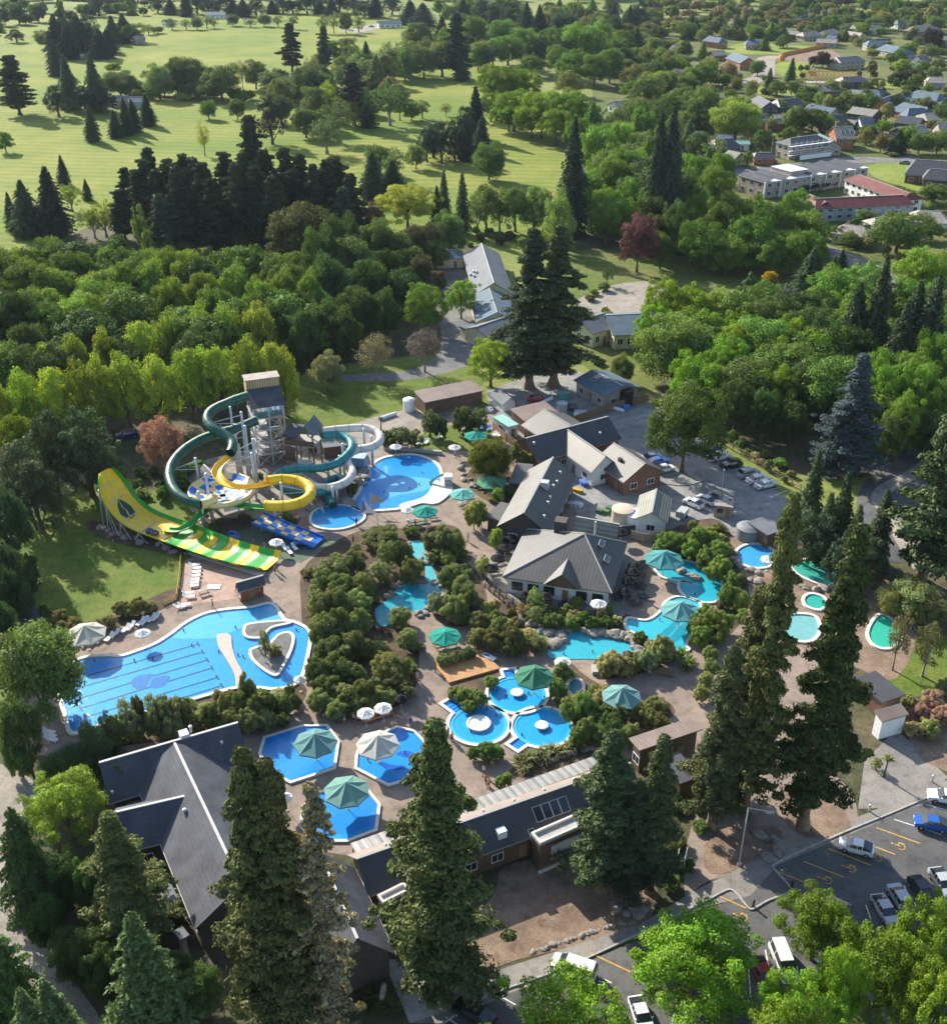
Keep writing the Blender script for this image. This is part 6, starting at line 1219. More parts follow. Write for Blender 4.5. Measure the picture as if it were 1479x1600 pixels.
shr('tall bush of the screen between lap pool and bath house', 'screen between lap pool and bath house', K(conv(0, 760, 2.958), [(400, 1080, 5, 90), (470, 1020, 6, 80), (560, 955, 7, 80), (620, 945, 7, 75), (680, 925, 7.5, 80), (740, 950, 6.5, 110), (800, 940, 6.5, 110), (840, 960, 5, 80), (700, 1000, 6, 110), (600, 1010, 6, 110), (520, 1040, 5, 100), (780, 1030, 5, 120), (880, 1040, 3, 70), (450, 1110, 4, 90)]), ['upright', 'shrub'], (.14, .15, .065))
shr('rounded shrub along the path beside lazy river and slate roof', 'shrubs beside the lazy river path', K(conv(0, 760, 2.958), [(960, 990, 4.5, 100), (1030, 950, 4.5, 80), (1130, 855, 6.5, 90), (1090, 930, 5, 120), (1170, 940, 5, 120), (1240, 940, 4, 90), (1310, 960, 3.5, 75), (1060, 1010, 4, 120), (1150, 1020, 4, 120), (1230, 1020, 3.5, 110), (1300, 1040, 2.5, 70), (1360, 950, 3, 60)]), 'shrub', (.11, .135, .05))
shr('columnar clipped shrub on the heart shaped island', None, K(conv(0, 760, 2.958), [(1213, 655, 5.2, 68)]), 'upright', (.11, .13, .045))
shr('small round bush on the heart shaped island', None, K(conv(0, 760, 2.958), [(1268, 725, 2.2, 66)]), 'shrub', (.14, .15, .05))
shr('shrub in the bed between shaded lawn and lap pool', 'bed between lawn and lap pool', K(conv(0, 760, 2.958), [(550, 525, 2.5, 80), (635, 505, 3.2, 90), (690, 530, 2, 80), (500, 585, 2.5, 90), (340, 600, 2.5, 80), (440, 610, 2, 80), (590, 545, 2, 70), (230, 580, 3, 100), (280, 620, 2.5, 90), (270, 560, 3, 80)]), 'shrub', (.17, .15, .06))
shr('dark shrub beside the shaded lawn shelter', 'dark shrubs by the shelter', K(conv(0, 760, 2.958), [(200, 540, 4, 100), (160, 600, 4, 100), (90, 480, 5, 110), (60, 420, 6, 110), (110, 300, 6, 110), (120, 380, 5, 100), (50, 300, 7, 120)]), 'shrub', DGR)
shr('bush of the garden belt beside the terrace pool', 'garden belt beside the terrace pool', K(r9, [(190, 200, 4, 110), (250, 210, 4, 100), (330, 170, 5.5, 110), (390, 180, 4.5, 100), (300, 240, 4, 110), (430, 240, 4.5, 100), (380, 270, 4.5, 110), (440, 310, 4, 100), (490, 385, 3.5, 90), (480, 440, 4.5, 110), (520, 470, 4, 110), (410, 340, 4, 90), (370, 530, 4, 80), (330, 590, 4, 110), (400, 560, 5, 130), (450, 570, 4, 110), (350, 640, 4, 110), (430, 620, 4, 110), (150, 250, 3, 70), (550, 560, 3, 80)]), 'shrub', (.12, .165, .04))
shr('pale leafy bush on the path between the two turquoise pools', 'bushes between the turquoise pools', K(r9, [(170, 675, 5, 120), (80, 755, 3.5, 110), (130, 720, 4, 100), (30, 780, 3, 80)]), 'shrub', (.17, .20, .09))
shr('bush along the terrace beside the grey redwood path', 'bushes along the redwood path', K(r9, [(400, 790, 3.5, 80), (370, 850, 3, 80), (350, 910, 3, 80), (130, 960, 4, 100), (110, 1010, 3.5, 110), (160, 1040, 3.5, 100), (30, 1090, 3, 90), (390, 730, 3, 80)]), 'shrub', (.15, .16, .06))
shr('rounded conifer bush behind the umbrella lawn', 'rounded conifers behind the umbrella lawn', [(671, 637, -6.5, 34), (687, 647, -5.5, 28), (625, 664, -5, 50), (648, 668, -4.5, 34), (606, 672, -4, 26), (723, 632, -6.5, 40), (748, 636, -6, 36), (735, 640, -5, 34)], ['shrub', 'upright'], (.07, .095, .035))
shr('large weeping green tree in the stone edged bed', None, [(765, 681, -9, 72)], 'willow', (.14, .16, .03))
shr('green bush beside the long hall gable', 'bushes beside the long hall', [(831, 698, -4.5, 42), (804, 688, -5.5, 18), (818, 704, -4, 24), (775, 753, -3, 36), (800, 758, -2.5, 20)], 'shrub', (.13, .15, .05))
shr('low shrub under the tube slides', 'shrubs under the slides', K(lambda p: c2(p), [(470, 770, 2.2, 40), (1180, 850, 2.5, 60), (760, 830, 2, 60), (680, 1080, 1.8, 60), (350, 1090, 1.8, 60), (100, 1180, 1.6, 50), (1200, 720, 1.8, 40), (350, 520, 3, 50), (880, 560, 2, 40)]), 'shrub', (.10, .13, .04))
shr('conifer seedling beside the gate of right lawn', None, [(1372, 1180, -2.2, 20)], 'upright', (.14, .18, .06))
scatter(['shrub'], [DGR, (.06, .07, .035), OLI], 'ground shrub in the shady garden below the redwoods', 'shady garden shrubs', [(1050, 1240), (1110, 1215), (1120, 1300), (1060, 1380), (1030, 1400)], 10, (.8, 1.8), (1.5, 3), 31)
scatter(['shrub'], [(.10, .13, .04), OLI, (.16, .17, .07)], 'low plant in the pool garden beds', 'low pool garden plants', [(480, 1060), (560, 1100), (640, 1060), (650, 1000), (620, 1090), (560, 1120)], 16, (.8, 1.6), (1.4, 2.6), 32, .6)
def flaxes(label, group, rows, col, name='flax_plant'):
    for x, y, h in rows:
        o = thing(name, label, 'plant', P(x, y), rt.uniform(0, 6), group, (h*1.3, h*1.3, h)); obj('leaves', FLAX[rt.randrange(2)], None, o, color=sc(col, rt.uniform(.8, 1.2)))
flaxes('spiky flax clump on the bank below the round pools', 'flax bank plants', [(812, 1196, 2.2), (825, 1190, 2.2), (838, 1184, 2.2), (850, 1188, 2), (862, 1178, 2.2), (876, 1180, 2), (890, 1170, 2), (902, 1172, 1.8), (820, 1204, 1.8)], (.19, .20, .09))
flaxes('yellow green flax clump beside the small pale green pool', 'flax by the pale pool', [(835, 1005, 2.2), (845, 1010, 2.2), (828, 1000, 2), (838, 1015, 1.8)], (.24, .26, .06))
flaxes('spiky green plant on the path between the pools', 'spiky plants on the path', [(1063, 1027, 2.2), (1075, 1040, 2.2), (1068, 1045, 1.8), (1050, 1035, 1.6)], (.13, .18, .05))
flaxes('spiky plant in the palm bed at the lower edge', 'spiky plants in the log bed', [(590, 1560, 2), (602, 1572, 2), (580, 1575, 1.8), (612, 1580, 1.8)], (.10, .13, .05))
def palm(px, py, h, label, s=1.8, col=(.13, .16, .06), name='cabbage_tree'):
    o = thing(name, label, 'palm', P(px, py)); obj('trunk', PALMT, None, o, scale=(3, 3, h)); obj('crown', PALMHEAD, None, o, (.06*1, 0, h-.3), 0, col, (s, s, s*.9)); return o
palm(54, 1218, 6.2, 'fan palm standing beside the gravel drive', 2.6, (.17, .19, .08), 'fan_palm'); palm(586, 1096, 3.4, 'cabbage tree beside the two white umbrellas', 1.8); palm(540, 1050, 4, 'cabbage tree inside the native thicket', 1.7); palm(70, 1440, 6, 'grey palm among the dark understorey', 2, (.12, .14, .09), 'fan_palm'); palm(1380, 1215, 3.0, 'spiky cabbage tree on the paved forecourt', 1.8, (.2, .22, .08)); palm(595, 672, 2.6, 'small palm by the sand yard', 1.4); palm(480, 765, 2.4, 'small palm between the tube slides', 1.2)
# ================================================================== umbrellas
def umbrella_mesh(r, rise, n=8, sag=.12):
    b = MB(); top = (0, 0, rise); ring = [(r*math.cos(6.28318*(i+.5)/n), r*math.sin(6.28318*(i+.5)/n), 0) for i in range(n)]
    for i in range(n):
        a, c = Vector(ring[i]), Vector(ring[(i+1) % n]); m = (a+c)/2*.985; m.z = .03; tp = Vector(top); q = tp.lerp((a+c)/2, .55); q.z -= sag*rise
        k = len(b.v); b.v += [tuple(tp), tuple(a), tuple(m), tuple(c), tuple(q)]; b.f += [[k, k+1, k+4], [k+4, k+1, k+2], [k+4, k+2, k+3], [k, k+4, k+3]]
        b.v += [(a.x, a.y, -.22), (m.x, m.y, -.19), (c.x, c.y, -.22)]; b.f += [[k+1, k+5, k+6, k+2], [k+2, k+6, k+7, k+3]]
    me = b.mesh('canopy'); me.materials.append(MAT['canopy']); return me
def rib_mesh(r, rise, n=8):
    b = MB()
    for i in range(n): a = 6.28318*(i+.5)/n; b.tube((0, 0, rise-.06), (r*.97*math.cos(a), r*.97*math.sin(a), -.04), .03, .03, 4, False)
    me = b.mesh('ribs'); me.materials.append(MAT['steel']); return me
UM = {'big': (umbrella_mesh(3.6, 1.5), rib_mesh(3.6, 1.5), 3.6, 3.0), 'mid': (umbrella_mesh(2.1, .85), rib_mesh(2.1, .85), 2.1, 2.5), 'small': (umbrella_mesh(1.45, .55), rib_mesh(1.45, .55), 1.45, 2.3)}
def umbrella(kind, px, py, wpx, col, label, group=None, patchy=None):
    cm, rm, r, h = UM[kind]; q = P(px, py, h+.4); zc = proj(q)[2]; k = wpx*zc/F/(2*r)
    o = thing('umbrella', label, 'umbrella', (q.x, q.y, 0), rt.uniform(0, .7), group, (k, k, 1))
    c = obj('canopy', cm, None, o, (0, 0, h), None, col); obj('ribs', rm, None, c, (0, 0, 0))
    MB().tube((0, 0, 0), (0, 0, h+.5), .06, .05, 8).build('pole', 'steel', o, True); MB().lathe([(.35, .0), (.35, .12), (.001, .16)], 12).build('base', 'kerb', o); return o
SG = (.34, .40, .33); TL = (.025, .28, .22); WH = (.78, .77, .74); BG = (.52, .50, .43); DG = (.06, .20, .12); BK = (.02, .02, .023)
for k, x, y, w_, c_, lb in (('big', 133, 987, 66, BG, 'large beige canopy beside the lap pool loungers'), ('big', 492, 1157, 70, (.14, .28, .26), 'large sage canopy over the first hexagonal pool'), ('big', 590, 1160, 70, BG, 'large beige canopy over the second hexagonal pool'), ('big', 541, 1233, 74, (.17, .32, .27), 'large green canopy over the third hexagonal pool'), ('big', 834, 1054, 64, DG, 'large dark green canopy over a round pool'), ('big', 971, 1085, 64, (.16, .32, .31), 'large sage canopy beside the link building'), ('big', 1037, 871, 62, (.08, .28, .28), 'large teal canopy over the upper terrace pool'), ('big', 1062, 951, 62, (.14, .33, .33), 'large pale teal canopy over the curved terrace pool'),
    ('mid', 743, 678, 38, TL, 'bright teal umbrella on the small umbrella lawn'), ('mid', 664, 796, 40, TL, 'bright teal umbrella over tables at the beach entry'), ('mid', 695, 991, 52, TL, 'bright teal umbrella over the orange picnic tables'), ('mid', 768, 750, 50, (.10, .28, .17), 'mid green umbrella beside the stone edged bed'), ('mid', 722, 769, 40, (.14, .42, .38), 'two tone teal umbrella right of the beach entry')): umbrella(k, x, y, w_, c_, lb)
for x, y, w_, lb in ((222, 986, 25, 'white umbrella beside the lap pool'), (571, 1111, 29, 'white umbrella over the orange loungers'), (598, 1103, 29, 'second white umbrella over the orange loungers'), (431, 844, 23, 'white umbrella on the green play mat'), (618, 695, 20, 'white umbrella at the back of activity pool'), (710, 696, 20, 'pale umbrella between activity pool and lawn'), (636, 794, 20, 'white umbrella touching the teal one at the beach'), (935, 940, 27, 'white umbrella standing on the restaurant deck'), (879, 1031, 27, 'white umbrella beside the turquoise rock pool'), (1200, 871, 24, 'cream umbrella beside the oval pool'), (446, 1242, 22, 'white umbrella half hidden beside the brown redwood'), (468, 1058, 20, 'white umbrella beside the lazy river wall'), (220, 988, 1, None)):
    if lb: umbrella('small', x, y, w_, WH, lb)
for x, y in [(797, 838), (789, 852), (778, 868), (768, 884), (992, 881), (983, 904), (976, 921), (988, 890), (818, 926), (852, 928), (970, 828)]: umbrella('small', x, y, 24, BK, 'black umbrella on the restaurant terrace', 'black restaurant umbrellas')
umbrella('small', 626, 1088, 22, BK, 'dark closed looking umbrella beside the narrow path')
# triangular shade sail
b = MB(); pts = [P(*c2([(1270, 980)])[0], 3.4), P(*c2([(1375, 1095)])[0], 2.4), P(*c2([(1235, 1105)])[0], 2.2)]; c_ = sum(pts, Vector())/3; c_.z -= .2; ss = thing('shade_sail', 'dark blue shade sail between splash and activity pools', 'shade sail', c_.xy.to_3d())
for i in range(3): a, d = pts[i], pts[(i+1) % 3]; m = (a+d)/2*.8+c_*.2; o3 = c_.xy.to_3d(); b.poly([c_-o3, a-o3, m-o3]); b.poly([c_-o3, m-o3, d-o3]); MB().tube((a.x-o3.x, a.y-o3.y, 0), a-o3, .07, .07, 6).build('post', 'steel', ss)
b.build('sail', 'paint', ss, color=(.012, .03, .09))
b = MB(); pts = [P(*c3([(90, 840)])[0], 3.2), P(*c3([(205, 900)])[0], 2.6), P(*c3([(95, 925)])[0], 2.2)]; o3 = pts[0].xy.to_3d(); ss = thing('shade_sail', 'olive shade sail at the activity pool edge', 'shade sail', o3); b.poly([p-o3 for p in pts]); b.build('sail', 'paint', ss, color=(.025, .035, .03))
for p in pts: MB().tube((p.x-o3.x, p.y-o3.y, 0), p-o3, .06, .06, 6).build('post', 'steel', ss)
# ================================================================== loungers, tables, benches
def lounger(col, mat='paint'):
    o = thing('sun_lounger', 'x', 'lounger')
    b = MB().box(-.33, .33, -1.0, .35, .30, .38); b.build('seat', mat, o, color=col)
    b = MB(); roofslab(b, [(-.33, .33, .38), (.33, .33, .38), (.33, .92, .85), (-.33, .92, .85)], .07); b.build('backrest', mat, o, color=col)
    for x in (-.28, .28):
        for y in (-.85, .25): MB().box(x-.03, x+.03, y-.03, y+.03, 0, .3).build('leg', mat, o, color=col)
    return o
L0 = lounger((.74, .74, .72)); LB = lounger((.05, .2, .5)); first = {0: True, 1: True}
def loungers(label, group, rows, src=L0):
    for x, y, a in rows:
        key = 0 if src is L0 else 1
        o = src if first[key] else copy_tree(src)
        first[key] = False; o.location = P(x, y)+Vector((0, 0, .06)); o.rotation_euler = (0, 0, R(a)); tag(o, label, 'lounger', group)
loungers('white sun lounger below the large beige canopy and umbrella', 'loungers beside the lap pool', [(*c7([(x, y)])[0], -25) for x, y in [(150, 445), (176, 437), (207, 432), (248, 430), (287, 423), (320, 410), (375, 400), (405, 382), (460, 355), (487, 342), (540, 320), (560, 315), (597, 300), (617, 294)]])
loungers('white sun lounger stacked along the brick terrace edge', 'loungers on the brick terrace', [(*c7([(x, y)])[0], 100) for x, y in [(820, 18), (825, 35), (822, 55), (820, 75), (815, 95), (812, 112), (810, 128), (785, 165), (790, 185), (740, 238), (765, 228)]])
loungers('white sun lounger on the left end of lap pool', 'loungers at the lap pool end', [(*c7([(x, y)])[0], 75) for x, y in [(25, 812), (55, 895), (62, 915), (68, 935)]])
loungers('white sun lounger on the umbrella lawn', 'loungers on the umbrella lawn', [(*c3([(x, y)])[0], -25) for x, y in [(460, 470), (495, 462), (527, 455), (620, 415), (650, 407), (820, 350), (852, 345), (1045, 400), (1065, 392), (1080, 410)]])
loungers('blue sun lounger on the umbrella lawn', 'blue loungers on the umbrella lawn', [(*c3([(x, y)])[0], -25) for x, y in [(945, 340), (965, 345), (1000, 355)]], LB)
loungers('white sun lounger on the green play mat', 'loungers on the play mat', [(*c2([(x, y)])[0], 30) for x, y in [(665, 1370), (700, 1400), (740, 1370)]])
def pic_table(px, py, a, label, group=None, mat='orange_timber', name='picnic_table'):
    o = thing(name, label, 'table', P(px, py)+Vector((0, 0, .06)), R(a), group)
    for k in range(4): MB().box(-.9, .9, -.36+k*.185, -.36+k*.185+.165, .70, .75).build('plank', mat, o)
    for s_ in (-1, 1):
        MB().box(-.9, .9, s_*.72-.14, s_*.72+.14, .42, .46).build('bench', mat, o)
        b = MB(); b.tube((s_*.65, -.75, 0), (s_*.65, .3, .7), .04, .04, 4).tube((s_*.65, .75, 0), (s_*.65, -.3, .7), .04, .04, 4); b.build('leg', mat, o)
    return o
for x, y, a, lb in ((686, 1012, 20, 'orange picnic table under the bright teal umbrella'), (703, 1008, 20, 'orange picnic table at the hedge end'), (575, 1125, 20, 'orange timber table under the white umbrellas'), (590, 1120, 20, 'orange timber table nearest the cabbage tree'), (603, 1116, 20, 'orange timber table at the umbrella row end')): pic_table(x, y, a, lb)
for x, y, a, lb in ((642, 817, 10, 'grey picnic table left of the beach umbrella'), (658, 815, 12, 'grey picnic table under the beach umbrella'), (675, 810, 14, 'grey picnic table right of the beach umbrella'), (722, 790, 40, 'grey picnic table under the two tone umbrella'), (733, 782, 40, 'grey picnic table beside the cypress shrubs'), (740, 690, 20, 'grey picnic table on the umbrella lawn'), (378, 925, 60, 'black cafe table left of the ticket hut'), (318, 928, 30, 'grey picnic table beside the brick terrace'), (748, 762, 0, 'dark table at the stone edged bed')): pic_table(x, y, a, lb, None, 'deck_grey' if 'grey' in lb else 'black_metal')
rt2 = random.Random(4)
for x, y in [(798, 850), (788, 866), (778, 880), (770, 895), (990, 893), (980, 915), (975, 935), (1000, 900), (1000, 920), (993, 945), (1003, 885), (850, 940), (818, 938), (1005, 935), (965, 935), (880, 950)]: pic_table(x, y, rt2.uniform(0, 90), 'dark cafe table on the restaurant terrace', 'restaurant terrace tables', 'black_metal', 'cafe_table')
def bench(px, py, a, label, mat='orange_timber'):
    o = thing('bench', label, 'bench', P(px, py)+Vector((0, 0, .06)), R(a))
    MB().box(-1.1, 1.1, -.25, .25, .42, .48).build('seat', mat, o); MB().box(-1.1, 1.1, .22, .28, .5, .95).build('backrest', mat, o)
    for x in (-.95, .95): MB().box(x-.05, x+.05, -.22, .25, 0, .42).build('leg', mat, o)
bench(458, 1112, 20, 'orange timber bench beside the lazy river shrubs'); bench(796, 1020, 5, 'red brown bench beside the rock pool bank'); bench(708, 974, 0, 'timber bench beside the silvery shrub', 'timber'); bench(527, 1118, -35, 'dark timber bench facing the hexagonal pools', 'timber'); bench(1040, 1056, -15, 'low timber bench below the terrace pool bushes', 'timber')
tag(MB().box(-1.3, 1.3, -.9, .9, 0, .7).build('planter_box', 'kerb'), 'pale block planter beside the tan bushes', 'planter').location = P(938, 1050)
tag(MB().box(-1.1, 1.1, -.7, .7, .1, .16).build('game_board', 'plastic_white'), 'white square board lying on the brick terrace', 'board').location = P(334, 918)
sb = thing('sign_board', 'white information board lying on the timber deck', 'sign', P(764, 1030)+Vector((0, 0, .4)), R(-40)); MB().box(-1.1, 1.1, -.45, .45, 0, .12).build('panel', 'plastic_white', sb); MB().box(-.9, -.1, -.3, .3, .121, .13).build('print', 'paint', sb, color=(.05, .2, .5))
# ================================================================== people
def person_mesh(pose):
    b = MB()
    rings = [(0, .0, .0), ]
    def loft(secs, n=8):
        k = len(b.v)
        for (x, y, z, rx, ry) in secs:
            for i in range(n): a = 6.28318*i/n; b.v.append((x+rx*math.cos(a), y+ry*math.sin(a), z))
        for j in range(len(secs)-1):
            for i in range(n): b.f.append([k+j*n+i, k+j*n+(i+1) % n, k+(j+1)*n+(i+1) % n, k+(j+1)*n+i])
        b.f.append([k+n-1-i for i in range(n)]); b.f.append([k+(len(secs)-1)*n+i for i in range(n)])
    st = .16 if pose == 'walk' else .03
    if pose != 'swim':
        for s_ in (-1, 1):
            f = st*s_; loft([(s_*.1, f+.08, 0, .05, .12), (s_*.1, f+.03, .07, .045, .06), (s_*.1, f*.6, .28, .06, .065), (s_*.1, f*.35, .48, .058, .06), (s_*.095, f*.1, .74, .085, .09), (s_*.08, 0, .9, .09, .1)])
    loft([(0, 0, .82, .15, .11), (0, 0, .95, .165, .12), (0, 0, 1.1, .14, .10), (0, 0, 1.3, .18, .11), (0, 0, 1.42, .17, .09), (0, 0, 1.47, .07, .065), (0, .01, 1.55, .06, .062), (0, .015, 1.6, .085, .095), (0, .015, 1.68, .095, .105), (0, .01, 1.75, .07, .08), (0, .0, 1.78, .02, .02)])
    for s_ in (-1, 1):
        f = -st*s_*.8; loft([(s_*.19, 0, 1.4, .055, .055), (s_*.23, f*.3, 1.2, .045, .05), (s_*.245, f*.6, 1.08, .04, .042), (s_*.25, f+.05, .92, .035, .035), (s_*.25, f+.09, .84, .04, .028), (s_*.25, f+.12, .74, .02, .015)], 6)
    me = b.mesh('person', True); me.materials.append(MAT['skin']); return me
def garment(z0, z1, r0, r1, z2=None):
    b = MB(); n = 10; secs = [(z0, r0), ((z0+z1)/2, (r0+r1)/2*.97), (z1, r1)]
    for z, r in secs:
        for i in range(n): a = 6.28318*i/n; b.v.append((r*math.cos(a), r*.7*math.sin(a), z))
    for j in range(2):
        for i in range(n): b.f.append([j*n+i, j*n+(i+1) % n, (j+1)*n+(i+1) % n, (j+1)*n+i])
    me = b.mesh('garment', True); me.materials.append(MAT['cloth']); return me
PM = {k: person_mesh(k) for k in ('stand', 'walk', 'swim')}; SHIRT = garment(.95, 1.43, .185, .20); SHORT = garment(.55, .98, .20, .175); HAIR = MB().lathe([(.10, 1.62), (.108, 1.69), (.09, 1.76), (.04, 1.795), (.001, 1.8)], 10).mesh('hair', True); HAIR.materials.append(MAT['cloth'])
CL = {'white': (.6, .6, .6), 'blue': (.04, .10, .35), 'red': (.45, .04, .04), 'black': (.02, .02, .025), 'pink': (.5, .2, .25), 'orange': (.55, .2, .04), 'green': (.06, .22, .1)}
def person(px, py, top, bot, label, pose='stand', a=0, group=None):
    o = obj('person', PM[pose], None, None, P(px, py)+Vector((0, 0, .07)), R(a), (.38, .23, .16)); tag(o, label, 'person', group)
    if top: obj('shirt', SHIRT, None, o, color=CL[top])
    if bot: obj('shorts', SHORT, None, o, color=CL[bot])
    obj('hair', HAIR, None, o, color=(.03, .02, .015)); return o
for x, y, t_, b_, lb, ps in ((333, 951, None, 'red', 'person in red shorts walking beside the lap pool', 'walk'), (406, 932, 'white', 'black', 'person in white shirt standing by the ticket hut', 'stand'), (401, 934, 'pink', 'blue', 'person in pink shirt standing by the ticket hut', 'stand'), (411, 927, 'black', 'black', 'person in black standing at ticket hut corner', 'stand'), (433, 892, 'red', 'black', 'person in red shirt below the striped slide end', 'walk'), (430, 897, None, 'blue', 'person in blue shorts below the striped slide end', 'walk'), (397, 855, 'blue', 'blue', 'child in blue standing on the play mat', 'stand'), (414, 860, 'pink', 'white', 'child in pink standing on the play mat', 'stand'), (552, 850, 'black', 'black', 'person in black walking below the splash pool', 'walk'), (557, 822, 'black', 'blue', 'person in dark clothes by the splash pool rim', 'stand'), (464, 812, 'red', 'white', 'person in red by the white pipe of the bowl', 'stand'), (664, 1024, 'blue', 'black', 'person in blue shirt on the narrow path', 'walk'), (652, 1064, 'white', 'white', 'person in white robe on the narrow path', 'walk'), (680, 1050, 'black', 'blue', 'person beside the timber deck corner', 'stand'), (641, 1135, 'blue', 'blue', 'person in blue beside the second hexagonal pool', 'stand'), (519, 1120, 'black', 'red', 'person in black sitting at the dark bench', 'stand'), (538, 1130, 'blue', 'white', 'person in blue and white near the dark bench', 'stand'), (553, 1130, 'white', 'black', 'person in white shirt by the orange tables', 'stand'), (560, 1132, 'pink', 'black', 'person in pink by the orange tables', 'stand'), (769, 980, 'white', 'blue', 'person in white shirt on the deck ramp', 'walk'), (772, 972, 'blue', 'white', 'person in blue on the deck ramp', 'walk'), (792, 950, 'white', 'white', 'person in white robe beside the ramp railing', 'walk'), (780, 1019, 'red', 'black', 'person in red beside the red brown bench', 'stand'), (795, 1026, 'blue', 'red', 'child in blue before the red brown bench', 'stand'), (825, 1030, 'pink', 'pink', 'person in pink walking to the white umbrella', 'walk'), (756, 1212, 'white', 'black', 'person in white top on the path by canopy', 'walk'), (759, 1226, 'orange', 'black', 'person in orange walking along the clear canopy', 'walk'), (763, 1231, 'white', 'red', 'child beside the person in orange', 'walk'), (731, 847, 'white', 'white', 'person in white on the walk to the hall', 'walk'), (649, 825, 'black', 'black', 'person in black beside the grey picnic tables', 'stand'), (729, 976, 'blue', 'black', 'person in blue beside the timber bench', 'stand'), (1427, 868, 'black', 'black', 'person in black walking on the roadside path', 'walk'), (706, 1160, None, 'black', 'bather standing at the ring pool edge', 'stand'), (700, 1152, None, 'red', 'bather in red at the ring pool edge', 'stand')): person(x, y, t_, b_, lb, ps, rt2.uniform(0, 360))
for x, y in ((210, 1034), (239, 1032), (148, 1034), (287, 987), (368, 982), (372, 1025), (380, 1028), (342, 1020), (463, 986), (390, 1022), (300, 1010), (440, 1045)): o = person(x, y, None, None, 'swimmer with head above water in the lap pool or lazy river', 'swim', rt2.uniform(0, 360), 'swimmers'); o.location.z = -1.28
for x, y in ((840, 1140), (845, 1146), (862, 1110), (775, 1120), (825, 1085), (850, 1092), (790, 1090), (815, 1150), (735, 1145), (760, 1110), (640, 765), (655, 758), (600, 770), (660, 740), (870, 1040), (880, 1023), (925, 1020), (1085, 930), (1095, 905), (1030, 970), (490, 1180), (575, 1190), (632, 1178)): o = person(x, y, None, None, 'bather with head above water in a hot pool', 'swim', rt2.uniform(0, 360), 'bathers in hot pools'); o.location.z = -1.28
# ================================================================== vehicles
def car_proto(kind):
    o = thing('parked_car', 'x', 'car')
    P_ = {'hatch': (4.0, 1.72, [(-2.0, .55), (-1.98, .85), (-1.25, .98), (-.55, 1.42), (.9, 1.5), (1.75, 1.1), (1.98, .95), (2.0, .5)]), 'sedan': (4.7, 1.8, [(-2.35, .55), (-2.3, .8), (-1.25, .95), (-.55, 1.40), (.95, 1.42), (1.72, 1.0), (2.28, .97), (2.35, .5)]), 'suv': (4.6, 1.85, [(-2.3, .6), (-2.26, 1.0), (-1.3, 1.1), (-.7, 1.68), (1.6, 1.72), (2.15, 1.2), (2.28, 1.1), (2.3, .55)]), 'van': (4.9, 1.88, [(-2.45, .55), (-2.4, .95), (-1.7, 1.15), (-.9, 1.85), (2.2, 1.9), (2.4, 1.2), (2.43, 1.0), (2.45, .5)]), 'ute': (5.1, 1.85, [(-2.55, .6), (-2.5, .95), (-1.3, 1.08), (-.7, 1.6), (.55, 1.62), (.75, 1.12), (2.5, 1.1), (2.55, .55)])}[kind]
    Ln, Wd, pr = P_; hw = Wd/2
    belt = pr[2][1]; b = MB(); n = len(pr)
    low = [(x, min(z, belt+(.03 if x > 0 else 0))) for x, z in pr]
    # lower body: bulged section
    secs = [(-hw*.93, .0), (-hw, .35), (-hw*.97, 1.), (hw*.97, 1.), (hw, .35), (hw*.93, 0)]
    for x, z in low:
        x_ = x; 
        tp = .93 if abs(x) > Ln*.46 else 1.
        b.v += [(x, y*tp, .28+(max(z, .5)-.28)*f) for y, f in secs]
    for i in range(n-1):
        for j in range(5): b.f.append([i*6+j, (i+1)*6+j, (i+1)*6+j+1, i*6+j+1])
        b.f.append([i*6+5, (i+1)*6+5, (i+1)*6, i*6])
    b.f.append([5-j for j in range(6)]); b.f.append([(n-1)*6+j for j in range(6)])
    b.build('body', 'car_paint', o)
    up = [p for p in pr if p[1] >= belt-.02]; x0 = pr[2][0]; x3 = pr[5][0]; r0, r1 = pr[3], pr[4]
    g = MB(); q = [(x0, belt-.02, hw*.92), (r0[0], r0[1]-.04, hw*.74), (r1[0], r1[1]-.04, hw*.74), (x3, pr[5][1]-.02, hw*.92)]
    for x, z, y in q: g.v += [(x, -y, z), (x, y, z)]
    g.f = [[0, 1, 3, 2], [2, 3, 5, 4], [4, 5, 7, 6], [0, 2, 4, 6], [7, 5, 3, 1]]; g.build('glasshouse', 'glass', o)
    MB().box(r0[0]+.05, r1[0]-.03, -hw*.745, hw*.745, r0[1]-.05, r0[1]+.03).build('roof_panel', 'car_paint', o)
    for xx in ((r0[0]+r1[0])/2-.1, r1[0]-.25):
        for s_ in (-1, 1): MB().tube((xx, s_*hw*.93, belt-.02), (xx, s_*hw*.745, r0[1]-.02), .045, .045, 4).build('pillar', 'car_paint', o)
    for x in (-Ln*.31, Ln*.30):
        for s_ in (-1, 1):
            wl = MB().tube((0, -.1, 0), (0, .1, 0), .33, .33, 14).build('wheel', 'tyre', o); wl.location = (x, s_*(hw-.08), .33); MB().tube((0, s_*.08, 0), (0, s_*.115, 0), .19, .19, 10).build('rim', 'alloy', wl)
    for s_ in (-1, 1):
        MB().box(-Ln/2-.015, -Ln/2+.1, s_*hw*.68-.18, s_*hw*.68+.18, .62, .76).build('headlight', 'plastic_white', o); MB().box(Ln/2-.08, Ln/2+.015, s_*hw*.72-.14, s_*hw*.72+.14, .68, .86).build('tail_light', 'paint', o, color=(.35, .01, .01)); MB().box(x0+.35, x0+.5, s_*hw*1.0-.1, s_*hw*1.0+.1, belt, belt+.13).build('mirror', 'car_paint', o)
    return o
CP = {k: car_proto(k) for k in ('hatch', 'sedan', 'suv', 'van', 'ute')}; cused = set()
